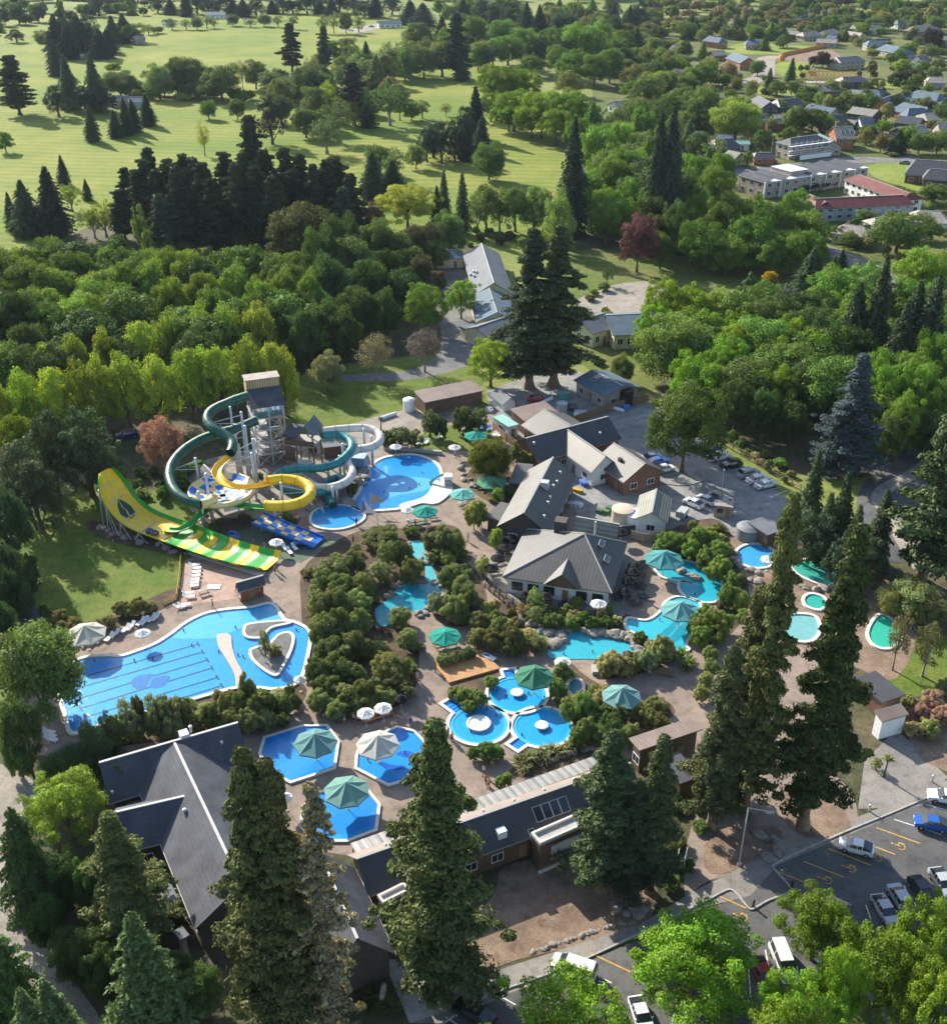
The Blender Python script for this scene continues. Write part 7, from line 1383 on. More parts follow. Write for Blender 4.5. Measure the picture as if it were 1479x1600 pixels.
def car(kind, px, py, ang, col, label, py2=None, group=None, a2=None):
    o = CP[kind] if kind not in cused else copy_tree(CP[kind]); cused.add(kind); o.location = P(px, py)+Vector((0, 0, .08))
    if a2: a, b = P(px, py), P(*a2); d = b-a; ang_ = math.atan2(d.y, d.x)+math.pi
    else: ang_ = R(ang)
    o.rotation_euler = (0, 0, ang_); tag(o, label, 'car', group)
    for c in o.children:
        if c.name.split('.')[0] in ('body', 'roof_panel', 'pillar', 'mirror'): c.color = (*col, 1)
    return o
WHT = (.72, .72, .71); SIL = (.38, .40, .42); BLK = (.012, .012, .014); BLC = (.015, .09, .36); RDC = (.30, .02, .015); GRC = (.12, .13, .14)
car('van', 896, 1520, -22, WHT, 'white people mover parked beside the kerb'); car('hatch', 1336, 1330, -22, WHT, 'white hatchback parked in the front car park'); car('hatch', 1453, 1293, -14, BLC, 'bright blue hatchback in the front car park'); car('sedan', 740, 1590, -30, BLK, 'black sedan at the bottom by the footpath'); car('sedan', 1478, 1252, -14, WHT, 'white car parked beyond the blue hatchback')
car('hatch', 1190, 1528, 100, RDC, 'dark red hatchback under the bright trees'); car('van', 1222, 1510, 95, WHT, 'white van beside the red hatchback'); car('hatch', 1380, 1428, 100, SIL, 'silver hatchback half under the bright trees'); car('sedan', 1408, 1415, 100, SIL, 'silver sedan with white bonnet next in the row'); car('hatch', 1438, 1398, 100, BLK, 'black hatchback third in the row under trees'); car('hatch', 1470, 1385, 98, SIL, 'pale car at the row end under trees'); car('hatch', 1000, 1592, 100, WHT, 'white car mostly hidden by the bottom tree')
c5 = conv(960, 640, 4.93)
for k, x, y, a, cl, lb in (('hatch', 285, 390, 200, SIL, 'silver hatchback nearest the end wing corner'), ('sedan', 325, 420, 200, BLC, 'dark blue sedan between two pale hatchbacks'), ('hatch', 382, 478, 200, WHT, 'white hatchback beside the end wing'), ('hatch', 665, 295, 205, WHT, 'white hatchback behind the car park tree'), ('sedan', 740, 340, 205, BLC, 'blue sedan beside the timber fence'), ('ute', 800, 385, 205, WHT, 'white pickup beside the timber fence'), ('sedan', 895, 445, 205, BLK, 'black car in the fence row'), ('suv', 1025, 515, 205, SIL, 'silver four wheel drive in the fence row'), ('sedan', 1095, 555, 205, WHT, 'white sedan in the fence row'), ('sedan', 1160, 598, 205, WHT, 'white sedan at the end of the fence row'), ('hatch', 605, 745, -48, WHT, 'white hatchback beside the olive roofed house'), ('hatch', 700, 720, -48, WHT, 'second white hatchback beside the gravel edge'), ('ute', 790, 700, -48, GRC, 'grey pickup behind the tan booth')): car(k, *c5([(x, y)])[0], a, cl, lb)
car('suv', 200, 684, 20, (.02, .03, .10), 'dark blue car parked in shade behind the slides'); car('hatch', 285, 145, 20, WHT, 'white vehicle by the golf course sheds'); car('hatch', 836, 627, 10, (.4, .02, .02), 'red car under the giant redwoods')
for x, y, lb in ((107, 92, 'first white caravan at the conifer stand'), (118, 91, 'blue trimmed caravan in the middle of three'), (129, 91, 'white caravan at the end of the three')):
    o = thing('caravan', lb, 'caravan', P(x, y), R(70)); b = MB(); b.v = []; pr = [(-2.6, .5), (-2.8, 1.6), (-2.3, 2.5), (2.3, 2.5), (2.7, 1.6), (2.5, .5)]
    b.v = [(x_, y_, z_) for y_ in (-1.1, 1.1) for x_, z_ in pr]; b.f = [[i, (i+1) % 6, 6+(i+1) % 6, 6+i] for i in range(6)]+[[5-i for i in range(6)], [6+i for i in range(6)]]; b.build('body', 'plastic_white', o); MB().box(-1.2, 1.2, -1.13, -1.09, 1.3, 1.9).build('window', 'glass', o)
    for s_ in (-1, 1): MB().tube((0, s_*.95, .35), (0, s_*1.12, .35), .35, .35, 12).build('wheel', 'tyre', o)
for x, y, cl, lb in ((214, 60, WHT, 'white car at the far edge of sports field'), (358, 38, WHT, 'white car by the far tree row'), (382, 30, SIL, 'silver car in the far tree row'), (548, 48, WHT, 'white car at the far parking bay'), (562, 45, SIL, 'silver car at the far parking bay'), (580, 42, BLC, 'blue car at the far parking bay'), (600, 38, GRC, 'grey car at the far parking bay'), (625, 36, WHT, 'white car at the far parking bay end'), (1205, 254, RDC, 'red car parked by the scaffolded house'), (1412, 256, GRC, 'grey car on the residential road'), (1335, 158, WHT, 'white car on the suburban drive'), (1095, 214, WHT, 'white car behind the weeping willow')): car('sedan', x, y, rt2.uniform(-20, 20), cl, lb)
# ================================================================== car park markings, lamp, signs
def lines(rows, mat, width=.14, name='painted_line'):
    for a, b in rows: struct(strip(name, [a, b], width, .075, mat, None, 0, 0))
lines([((859, 1522), (882, 1536)), ((812, 1538), (862, 1562)), ((773, 1553), (805, 1571)), ((696, 1590), (730, 1612)), ((930, 1524), (955, 1537)), ((1396, 1281), (1470, 1305)), ((1446, 1258), (1490, 1270)), ((1352, 1415), (1360, 1437)), ((1381, 1398), (1392, 1425)), ((1412, 1384), (1424, 1422)), ((1441, 1370), (1452, 1400)), ((1471, 1358), (1480, 1385)), ((1195, 1485), (1208, 1550)), ((1168, 1500), (1172, 1560))], 'white_line')
lines([((1216, 1363), (1274, 1387)), ((1256, 1347), (1318, 1372)), ((1294, 1327), (1360, 1353)), ((1335, 1312), (1398, 1336)), ((1368, 1294), (1437, 1319)), ((922, 1490), (985, 1520)), ((1123, 1401), (1165, 1420)), ((1040, 1440), (1066, 1453))], 'orange_line', .2)
lines([(c5([(860, 480)])[0], c5([(985, 450)])[0]), (c5([(1120, 645)])[0], c5([(1270, 600)])[0]), (c5([(1250, 655)])[0], c5([(1330, 625)])[0]), (c5([(330, 530)])[0], c5([(520, 470)])[0]), (c5([(120, 75)])[0], c5([(270, 35)])[0]), (c5([(170, 105)])[0], c5([(250, 80)])[0])], 'white_line')
def wheelchair(px, py, a):
    c = P(px, py, .08); o = struct(thing('access_symbol', 'x', 'x', c, R(a))); del o['label']; del o['category']
    b = MB(); n = 16
    for i in range(11): t0, t1 = R(-200+22*i), R(-200+22*(i+1)); b.poly([(.42*math.cos(t0), .42*math.sin(t0), 0), (.42*math.cos(t1), .42*math.sin(t1), 0), (.55*math.cos(t1), .55*math.sin(t1), 0), (.55*math.cos(t0), .55*math.sin(t0), 0)][::-1])
    b.box(-.08, .08, 0, .8, 0, .004).box(.082, .5, .25, .38, 0, .004).box(.5, .64, -.35, .38, 0, .004).build('mark', 'orange_line', o); MB().lathe([(.16, .002), (.001, .003)], 10, (0, 1.02, 0)).build('mark', 'orange_line', o)
for x, y in ((1407, 1323), (1370, 1341), (1330, 1358), (1292, 1376), (1160, 1434)): wheelchair(x, y, 60)
kerb_l = [(690, 1602), (760, 1558), (900, 1506), (1080, 1420), (1130, 1394), (1142, 1392), (1152, 1400), (1165, 1416), (1175, 1422), (1200, 1408), (1240, 1394)]
struct(strip('kerb', kerb_l, .2, .06, 'kerb', None, .14, 4)); struct(strip('kerb', [(1240, 1394), (1215, 1366), (1209, 1358), (1216, 1348), (1310, 1305), (1400, 1268), (1500, 1225)], .2, .06, 'kerb', None, .14, 4)); struct(strip('kerb', [c5([p])[0] for p in [(330, 560), (480, 585), (580, 580), (670, 550), (690, 510), (650, 480)]], .2, .06, 'kerb', None, .12, 4))
rocks_along([(830, 1490), (870, 1475), (910, 1462), (950, 1449), (990, 1442)], 26, .5, 'small stone in the row edging the bark garden', 'stones edging the bark garden', .15)
lp = P(1154, 1352); lamp = thing('street_lamp', 'tall grey street lamp standing in the bark bed', 'lamp', lp); hL = top_h(1168, 1262, 1352)
MB().tube((0, 0, 0), (0, 0, hL), .11, .07, 10).build('pole', 'steel', lamp, True); MB().tube((0, 0, hL-.05), (2.2, -.4, hL-.2), .05, .04, 8).build('arm', 'steel', lamp); MB().box(1.9, 2.8, -.65, -.35, hL-.3, hL-.14).build('lamp_head', 'steel', lamp); MB().lathe([(.25, 0), (.25, .3), (.12, .34)], 10).build('base', 'steel', lamp)
for x, y, lb in ((1055, 1358, 'map sign board under the dark redwood'), (1068, 1355, 'green sign board beside the map sign')):
    o = thing('sign_board', lb, 'sign', P(x, y), R(70))
    for s_ in (-.8, .8): MB().box(s_-.06, s_+.06, -.06, .06, 0, 2.4).build('post', 'timber', o)
    MB().box(-1, 1, -.09, -.061, .8, 2.4).build('panel', 'paint', o, color=(.55, .6, .62) if 'map' in lb else (.2, .3, .2)); MB().box(-.75, .75, -.1, -.09, 1.5, 2.2).build('print', 'paint', o, color=(.12, .25, .4) if 'map' in lb else (.45, .5, .4))
for x, y, lb in ((1236, 1388, 'black bollard lamp at kerb corner of the car park'), (1176, 1418, 'black bollard lamp at the crossing kerb'), (994, 1415, 'black bollard lamp beside the stone pile'), (1357, 1268, 'pale bollard beside the forecourt'), (1455, 1222, 'pale bollard on the forecourt edge')): o = thing('bollard', lb, 'bollard', P(x, y)); MB().lathe([(.13, 0), (.13, .95), (.16, 1.0), (.13, 1.12), (.001, 1.15)], 12).build('post', 'black_metal' if 'black' in lb else 'steel', o, True); MB().lathe([(.2, 0), (.2, .05), (.001, .051)], 12).build('base', 'black_metal', o)
for x, y, h, lb in ((797, 0, 0, None), (1121, 728, 5, 'thin lamp post beside the white pickup'), (1126, 772, 5, 'thin lamp post between the parked cars'), (1070, 738, 4, 'thin lamp post on the tree island')):
    if lb: o = thing('lamp_post', lb, 'lamp', P(x, y)); MB().tube((0, 0, 0), (0, 0, h), .07, .05, 8).build('pole', 'steel', o, True); MB().lathe([(.05, h), (.22, h+.1), (.2, h+.3), (.001, h+.36)], 10).build('lamp_head', 'plastic_white', o)
bo = thing('booth', 'small tan pay booth beside the white hatchbacks', 'booth', P(*c5([(830, 815)])[0]), R(-15)); MB().box(-1.5, 1.5, -1, 1, 0, 2.4).build('wall', 'tan_board', bo); MB().box(-1.7, 1.7, -1.2, 1.2, 2.41, 2.55).build('roof', 'roof_tan', bo); MB().box(.5, 1.2, -1.04, -1.0, .2, 2.1).build('door', 'timber', bo); MB().box(-1.1, 0, -1.04, -1.0, 1, 1.9).build('window', 'glass', bo)
tr_ = thing('trailer', 'pale covered trailer beside the olive roofed house', 'trailer', P(1065, 808), R(60)); MB().box(-1.3, 1.3, -.8, .8, .5, 1.6).build('body', 'steel', tr_)
for s_ in (-1, 1): MB().tube((0, s_*.82, .35), (0, s_*.98, .35), .35, .35, 12).build('wheel', 'tyre', tr_)
lg = thing('driftwood_log', 'upright weathered log standing in the flax bed', 'log', P(594, 1570), 0); MB().tube((0, 0, 0), (.5, .3, 2.8), .35, .28, 9).build('trunk', 'pale_bark', lg, True); MB().tube((.2, .1, 1.4), (.7, -.3, 2.2), .12, .06, 6).build('branch', 'pale_bark', lg)
ks = thing('kids_slide', 'short green slide running into the activity pool', 'slide', P(*c3([(690, 770)])[0])); a = P(*c3([(650, 690)])[0], 2.2)-ks.location; b_ = P(*c3([(540, 760)])[0], .4)-ks.location; vs, fs = sweep(spline([a, a.lerp(b_, .5)+Vector((0, 0, .2)), b_], 6), trough(.45), True); obj('flume', pmesh('flume', vs, fs, True), 'gelcoat', ks, color=(.05, .22, .2)); MB().box(-.8, .8, -.8, .8, 0, 2.0).build('stair_box', 'plastic_white', ks); MB().box(-.6, .6, -1.4, -.82, 0, 1.2).build('step', 'deck_grey', ks)
wb_ = thing('low_wall', 'blue tiled low wall behind the activity pool', 'wall', (0, 0, 0)); strip('coping', [(600, 703), (640, 705), (690, 710)], .6, .06, 'kerb', wb_, .7)
bp_ = thing('pump_box', 'blue painted plant box beside the white slide', 'box', P(*c2([(1215, 740)])[0]), R(-10)); MB().box(-2, 2, -1.2, 1.2, 0, 2.6).build('body', 'paint', bp_, color=(.16, .3, .48)); MB().box(-2.1, 2.1, -1.3, 1.3, 2.6, 2.72).build('lid', 'paint', bp_, color=(.3, .42, .55))
km = thing('play_arch', 'small blue inflatable arch beside the slide column', 'toy', P(*c2([(265, 1275)])[0])); vs, fs = sweep([Vector((.9*math.cos(t), 0, .95*math.sin(t)+.1)) for t in [math.pi*i/12 for i in range(13)]], circ(.25, 8), True); obj('arch', pmesh('arch', vs, fs, True), 'gelcoat', km, color=(.03, .15, .5)); MB().box(-1.2, 1.2, -.5, .5, 0, .12).build('mat', 'gelcoat', km, color=(.2, .35, .6))

# ground cover in the beds
for k_, (pg, n_) in enumerate([([(470, 945), (480, 880), (560, 830), (650, 830), (680, 870), (640, 960), (655, 1020), (640, 1090), (560, 1115), (490, 1070)], 30), ([(650, 850), (700, 825), (725, 850), (750, 900), (755, 955), (710, 970), (680, 940)], 22), ([(150, 1130), (300, 1088), (460, 1068), (465, 1098), (390, 1135), (200, 1160), (145, 1172)], 34), ([(1030, 855), (1105, 815), (1148, 850), (1165, 935), (1130, 990), (1095, 990), (1125, 930)], 22), ([(870, 1068), (885, 1040), (920, 1065), (1000, 1102), (1040, 1100), (1045, 1118), (930, 1155), (895, 1145)], 20), ([(840, 935), (980, 962), (1005, 985), (995, 1005), (900, 982), (845, 968)], 16), ([(935, 1035), (1000, 995), (1055, 1003), (1035, 1038), (955, 1055)], 12), ([(750, 955), (800, 945), (855, 962), (855, 1005), (800, 1012), (765, 985)], 14)]):
    scatter(['shrub', 'shrub', 'upright'], [OLI, (.14, .18, .05), (.20, .19, .09), (.10, .14, .045), (.19, .16, .07)], ['low plant filling the bed round the hidden pool', 'low plant on the stream pool bank', 'low plant below the lap pool screen', 'low plant in the terrace pool garden', 'low plant beside the plunge pool', 'low plant in the bed below the deck', 'low plant beside the tan bushes', 'low plant on the slope by the bench'][k_], ['bed plants of the hidden pool', 'bed plants of the stream bank', 'bed plants of the screen', 'bed plants of the terrace garden', 'bed plants by the plunge pool', 'bed plants below the deck', 'bed plants by the tan bushes', 'bed plants on the slope'][k_], pg, n_, (.8, 2.6), (1.4, 3.2), 70+k_, .55)
# ================================================================== suburb
c9 = conv(1100, 20, 3.902)
def hs(label, r1, r2, hw, zr, ze, wall, roof, hip=(0, 0), rows=(1.0,), ridge=None, cv=c9, name='house', frame='white_paint'):
    a, b = cv([r1])[0], cv([r2])[0]
    return gable(name, label, a, b, None, zr, ze, wall, roof, hip, .5, .4, (3.4, 1.6, 1.2, rows), 'house', 'ridge_metal', hw, frame=frame)
# terrace of townhouses
A, B, C = c9([(370, 1035)])[0], c9([(1005, 942)])[0], c9([(225, 985)])[0]
tr = box('townhouse_row', 'long row of pale townhouses with stepped white and dark roofs', A, B, C, 6., 'stone_wall', 'roof_white', 0, .3, (4., 1.8, 1.4, (1.0, 3.9)))
L, D, rz = tr['_g']
for k in range(7):
    xa = -L/2+L*k/7; b = MB()
    if k == 2: MB().box(xa+.5, xa+L/7*1.2, -D*.25, D*.45, 6.05, 7.6).build('roof_box', 'tan_board', tr); MB().box(xa+.2, xa+L/7*1.2+.3, -D*.28, D*.48, 7.61, 7.75).build('white_roof', 'roof_white', tr); continue
    roofslab(b, [(xa+.2, -D/2-.4, 6.25), (xa+L/14, -D/2-.4, 7.3), (xa+L/14, D/2, 7.3), (xa+.2, D/2, 6.25)], .15); b.build('dark_roof', 'roof_dark', tr)
    MB().box(xa-.12, xa+.12, -D/2-.5, -D/2+.28, 0, 6.2).build('party_wall', 'white_paint', tr)
hs('red roofed motel wing with long balcony facing the courtyard', (945, 985), (1250, 1095), 5, 7, 5, 'white_board', 'roof_red', (2, 2), (1., 3.4), name='motel'); hs('red roofed motel wing in front of the green lawn', (690, 1130), (1205, 1108), 5, 7, 4.6, 'blue_wall', 'roof_red', (2.5, 2.5), (1., 3.2), name='motel'); hs('short red roofed motel block beside the oak tops', (645, 1105), (740, 1150), 4.5, 6.4, 4.4, 'brick_wall', 'roof_red', name='motel')
sf = hs('house under construction wrapped in pale scaffolding', (530, 760), (680, 742), 5, 8, 5.6, 'tan_board', 'roof_dark', (4, 4), (1., 3.6)); L, hw, rz, x0, x1, ze, zr = sf['_g']
for k in range(9):
    x = x0-5+(x1-x0+10)*k/8; MB().tube((x, -hw-.7, 0), (x, -hw-.7, 7.4), .06, .06, 5).build('scaffold_pole', 'white_paint', sf)
for z in (1.9, 3.8, 5.7): MB().box(x0-5.5, x1+5.5, -hw-1.4, -hw-.4, z, z+.12).build('scaffold_board', 'plastic_white', sf); MB().tube((x0-5.5, -hw-.9, z+1), (x1+5.5, -hw-.9, z+1), .05, .05, 5).build('scaffold_rail', 'white_paint', sf)
for k in range(4): y = -hw+2*hw*k/3; MB().tube((x0-5.2, y, 0), (x0-5.2, y, 7.4), .06, .06, 5).build('scaffold_pole', 'white_paint', sf)
MB().box(x0, x1+3, -hw-2.2, -hw-2.1, 0, 1.8).build('site_screen', 'plastic_white', sf)
h4 = hs('large grey gabled house with chimney and roof windows', (790, 690), (900, 690), 7, 9, 5, 'red_timber', 'roof_olive', (0, 0), (1., 3.2)); MB().box(-.8, .8, -.6, .6, 0, 4).build('chimney', 'brick_wall', h4).location = (-2, 2, 6.5)
for k in range(4): skylight(h4, -1+k*2, -3.5, .9, 2)
for a in [('grey roofed wing beside the scaffolded house', (700, 735), (790, 775), 4.5, 6.5, 3.5, 'tan_board', 'roof_pale'), ('black two storey house with dark hipped roof', (330, 505), (400, 540), 5, 8, 5.2, 'charcoal_wall', 'roof_dark', (2, 2), (1., 3.4)), ('black house wing joined to the dark hipped house', (450, 525), (560, 515), 5, 8, 5, 'charcoal_wall', 'roof_dark', (2, 2), (1., 3.4)),
    ('long low house with pale blue roof', (640, 555), (800, 580), 5, 5.5, 3.2, 'tan_board', 'roof_blue'), ('dark barn like house with olive roof', (910, 570), (1060, 590), 5.5, 6.6, 4.2, 'charcoal_wall', 'roof_olive'), ('low olive roofed house at the drive end', (860, 645), (930, 655), 3.6, 5, 3, 'charcoal_wall', 'roof_olive'), ('red brown chalet with steep blue roof', (1085, 520), (1200, 480), 4, 7.5, 3.2, 'red_timber', 'roof_blue'), ('blue roofed chalet next to the red chalet', (1215, 545), (1360, 575), 6, 7, 3.5, 'red_timber', 'roof_blue', (2, 2)), ('house with pale blue hipped roof behind the chalets', (1300, 470), (1430, 490), 6, 6.5, 3.3, 'white_board', 'roof_blue', (3, 3)), ('dark timber house with grey roof above the road', (1180, 700), (1330, 680), 5, 7, 4.5, 'charcoal_wall', 'roof_olive', (0, 0), (1., 3.2)), ('dark low house behind the grey roofed timber house', (1190, 625), (1330, 640), 5, 6, 3.5, 'charcoal_wall', 'roof_dark'),
    ('dark brown church like hall with big black roof', (1300, 890), (1480, 905), 8, 8, 3.4, 'brick_wall', 'roof_dark', (3, 3)), ('timber barn with blue grey roof beside the gravel yard', (180, 240), (270, 270), 5.5, 7.5, 4.2, 'red_timber', 'roof_blue', (0, 0), (1.,)), ('brown house with blue roof at the top left yard', (30, 140), (105, 150), 5, 7, 4, 'red_timber', 'roof_blue', (2, 2), (1., 3)), ('blue roofed house with tan walls and white gable', (1010, 165), (1090, 165), 6, 6.8, 3.6, 'tan_board', 'roof_blue', (3, 3)), ('large blue roofed house beside the upper road', (1110, 190), (1230, 215), 6, 7, 3.6, 'tan_board', 'roof_blue', (3, 4)), ('grey house above the building site', (810, 270), (930, 260), 6.5, 7, 4.4, 'tan_board', 'roof_dark', (2, 2), (1., 3.2)), ('tan roofed house among the upper trees', (600, 115), (680, 110), 5, 6, 3.3, 'tan_board', 'roof_tan', (2, 2)), ('low grey house in the upper trees', (720, 110), (790, 95), 5, 6, 3.3, 'tan_board', 'roof_tan', (2, 2)), ('long pale roofed house in the upper trees', (690, 155), (810, 160), 4.5, 5.5, 3.2, 'stone_wall', 'roof_tan'), ('brown gabled house with pale roof on upper road', (1270, 80), (1400, 65), 6.5, 7.5, 4, 'brick_wall', 'roof_tan', (2, 2), (1., 3)), ('small pale house under the upper trees', (1010, 80), (1070, 75), 4.5, 6, 3.3, 'stone_wall', 'roof_tan', (2, 2)), ('grey hut on the upper lawn', (880, 110), (960, 120), 4, 5.4, 3.2, 'tan_board', 'roof_tan', (2, 2)),
    ('pale house with low roofs beside the willow', (360, 650), (460, 640), 4, 5, 3, 'red_timber', 'roof_olive'), ('white shed with blue grey roof behind the willow', (80, 740), (175, 745), 3.6, 4.4, 3, 'white_board', 'roof_blue'), ('small white shed with green roof', (190, 775), (270, 775), 3, 4, 2.8, 'white_board', 'roof_teal'), ('blue roofed low building above the oak tops', (0, 840), (140, 860), 5.5, 5.6, 3.4, 'white_board', 'roof_blue'), ('grey gabled cottage beside the red shed', (150, 835), (220, 850), 4, 5.4, 3, 'tan_board', 'roof_olive'), ('red brick shed with dark roof by the red car', (320, 850), (400, 850), 3.6, 4.6, 2.8, 'red_timber', 'roof_dark', (1.5, 1.5)), ('white house with pale roof left of the willow', (-40, 790), (50, 800), 4.5, 5.2, 3.2, 'white_board', 'roof_pale'), ('blue roofed house behind the chalet row', (900, 465), (1000, 475), 4, 5.5, 3.3, 'tan_board', 'roof_olive'), ('dark cottage behind the small dark trees', (1000, 465), (1080, 460), 4, 5.5, 3.3, 'charcoal_wall', 'roof_dark', (2, 2))]:
    hs(*a)
c10 = conv(979, 0, 2.958)
for a in [('white villa with grey hipped roof in the suburb corner', (215, 315), (330, 330), 6, 7.5, 5, 'white_board', 'roof_dark', (3, 3), (1., 3.2)), ('cream cottage with brown hipped roof below the motel', (1015, 1035), (1090, 1045), 5, 5.4, 3.2, 'white_board', 'roof_tan', (3, 3)), ('cream cottage with tan roof next to the motel end', (1150, 1005), (1210, 1000), 4, 5, 3.2, 'white_board', 'roof_tan', (2, 2)), ('cream cottage with hipped roof right of the round tree', (1360, 970), (1440, 975), 6, 5.8, 3.2, 'white_board', 'roof_tan', (3, 3)), ('dark blue house half hidden in the upper trees', (930, 40), (990, 45), 5, 7, 4, 'charcoal_wall', 'roof_dark', (2, 2)), ('pale gabled house among the top trees', (790, 55), (840, 50), 5, 7, 4, 'white_board', 'roof_tan')]:
    hs(*a, cv=c10)
for lb, r1, r2, hw, wl, rf in (('blue roofed house behind the far shelterbelt', (322, 18), (352, 18), 6, 'white_board', 'roof_blue'), ('small white house on the far field edge', (255, 30), (268, 29), 4, 'white_board', 'roof_blue'), ('pale grey shed by the golf course conifers', (172, 150), (200, 149), 4, 'tan_board', 'roof_pale'), ('bright roofed shed beside the grey golf shed', (203, 151), (222, 151), 4, 'blue_wall', 'roof_blue'), ('pale house by the conifer stand', (208, 56), (224, 55), 4, 'tan_board', 'roof_tan'), ('far shed with dark roof beyond the field', (890, 15), (915, 14), 4, 'brick_wall', 'roof_tan'), ('pale house behind the oak grove', (958, 158), (978, 156), 5, 'white_board', 'roof_pale'), ('long blue roofed barn at the far parking bay', (590, 32), (625, 31), 5, 'white_board', 'roof_blue'), ('grey house beside the far road bend', (870, 34), (890, 33), 5, 'tan_board', 'roof_pale'), ('white far house above the parking bay', (758, 40), (775, 39), 5, 'white_board', 'roof_pale')):
    gable('house', lb, r1, r2, None, 5.5, 3.4, wl, rf, (0, 0), .5, .4, (4, 1.6, 1.2, (1.,)), 'house', 'ridge_metal', hw)
# more houses of the far streets
rh = random.Random(23); put_h = []
WORDS = [('dark', 'roof_dark', 'charcoal_wall'), ('blue grey', 'roof_blue', 'tan_board'), ('olive', 'roof_olive', 'brick_wall'), ('tan', 'roof_tan', 'stone_wall'), ('pale', 'roof_pale', 'white_board')]
SPOTS = [(1330, 118), (1360, 140), (1455, 175), (1478, 190), (1352, 182), (1300, 178), (1432, 168), (1290, 132), (1222, 178), (1180, 178), (1130, 215), (1085, 205), (1060, 225), (1462, 120), (1440, 85), (1380, 60), (1300, 55), (1240, 48), (1340, 38), (1410, 30), (1455, 20), (1180, 62), (1120, 78), (1060, 70), (1000, 130), (1470, 265), (1475, 60), (1250, 22), (1150, 28)]
NEAR = ['near the orange timber frame', 'beside the chalets', 'on the upper road', 'behind the villa', 'by the willow', 'above the townhouses', 'in the wooded slope']
for k_, (x_, y_) in enumerate(SPOTS):
    wd_, rf_, wl_ = WORDS[k_ % 5]; dx_ = rh.uniform(9, 16)*(.55+y_/400); hp_ = rh.choice([(0, 0), (2.5, 2.5)])
    nm_ = 'a hipped' if hp_[0] else 'a gabled'
    gable('house', ['suburban house with %s %s roof among the garden trees' % (nm_, wd_)][0], (x_-dx_, y_+rh.uniform(-2, 2)), (x_+dx_, y_), None, rh.uniform(5.6, 7.5), 3.4, wl_, rf_, hp_, .5, .4, (3.6, 1.6, 1.2, (1.,)), 'house', 'ridge_metal', rh.uniform(4.5, 6), '%s %s roofed suburban houses' % (nm_[2:], wd_))
scatter(['round', 'pear', 'round', 'bright', 'fir'], [MID, OLI, SAGE, (.13, .2, .03), DGR], 'tree in the leafy streets of the upper suburb', 'leafy streets of the upper suburb', [(1090, 50), (1250, 30), (1500, 20), (1500, 110), (1400, 118), (1330, 70), (1240, 72), (1150, 85), (1095, 100)], 90, (5, 11), (6, 11), 82, .55)
scatter(['round', 'pear', 'airy', 'bright'], [MID, SAGE, OLI, (.13, .2, .03)], 'tree in the garden belt left of the villa', 'garden belt left of the villa', [(960, 110), (1040, 80), (1110, 110), (1120, 200), (1060, 230), (990, 190)], 46, (7, 13), (7, 12), 83, .6)
scatter(['round', 'willow', 'pear', 'fir', 'cypress'], [SAGE, MID, OLI, (.05, .08, .04)], 'tree in a loose clump on the golf course', 'loose golf course clumps', [(400, 150), (480, 120), (560, 150), (640, 150), (560, 215), (470, 215), (430, 190)], 22, (9, 16), (8, 13), 84, .75)
scatter(['round', 'willow', 'shrub'], [SAGE, MID, OLI], 'bush in the hedge belt beside the golf course sheds', 'hedge belt beside the golf sheds', [(170, 145), (480, 148), (500, 165), (330, 160), (180, 158)], 26, (4, 8), (6, 10), 85, .6)
scatter(['round', 'fir', 'shrub'], [SAGE, MID, (.05, .08, .04)], 'tree in the scrub on the far paddock', 'far paddock scrub', [(-20, 12), (260, 8), (250, 26), (80, 30), (-20, 60)], 40, (5, 12), (8, 14), 86, .6)
# house frame under construction
fr_ = thing('unfinished_house', 'orange timber frame of a house under construction', 'house', P(*c9([(770, 425)])[0]), R(-3)); fb = [c9([(x, 0)])[0][0] for x in (650, 890)]
for k in range(13):
    x = -14+28*k/12; MB().box(x-.12, x+.12, -4, -3.8, 0, 4.6).build('stud', 'orange_timber', fr_); MB().box(x-.12, x+.12, 3.8, 4, 0, 4.6).build('stud', 'orange_timber', fr_); MB().tube((x, -4.6, 4.5), (x, 0, 6.2), .12, .12, 4).tube((x, 4.6, 4.5), (x, 0, 6.2), .12, .12, 4).build('rafter', 'orange_timber', fr_)
MB().box(-14, 14, -4.1, 4.1, .1, .3).build('slab', 'kerb', fr_); MB().box(-14.3, 14.3, -4.05, -3.75, 2.5, 2.8).build('plate', 'orange_timber', fr_); MB().box(-14.3, 14.3, -.15, .15, 6.1, 6.4).build('ridge_beam', 'orange_timber', fr_); MB().box(-15, 15, -5.6, -5, 2.2, 2.35).build('scaffold_board', 'timber', fr_)
nb = thing('safety_netting', 'orange safety netting strung along the building site', 'netting', (0, 0, 0)); strip('net', [c9([p])[0] for p in [(455, 285), (480, 262), (560, 245), (640, 228), (725, 212)]], .1, .05, 'orange_net', nb, 2.2)
dg_ = thing('site_tank', 'yellow site tank at the end of orange netting', 'tank', P(*c9([(470, 290)])[0])); MB().lathe([(1.6, 0), (1.6, 3), (1.2, 3.6), (.001, 3.7)], 14).build('shell', 'orange_net', dg_, True)
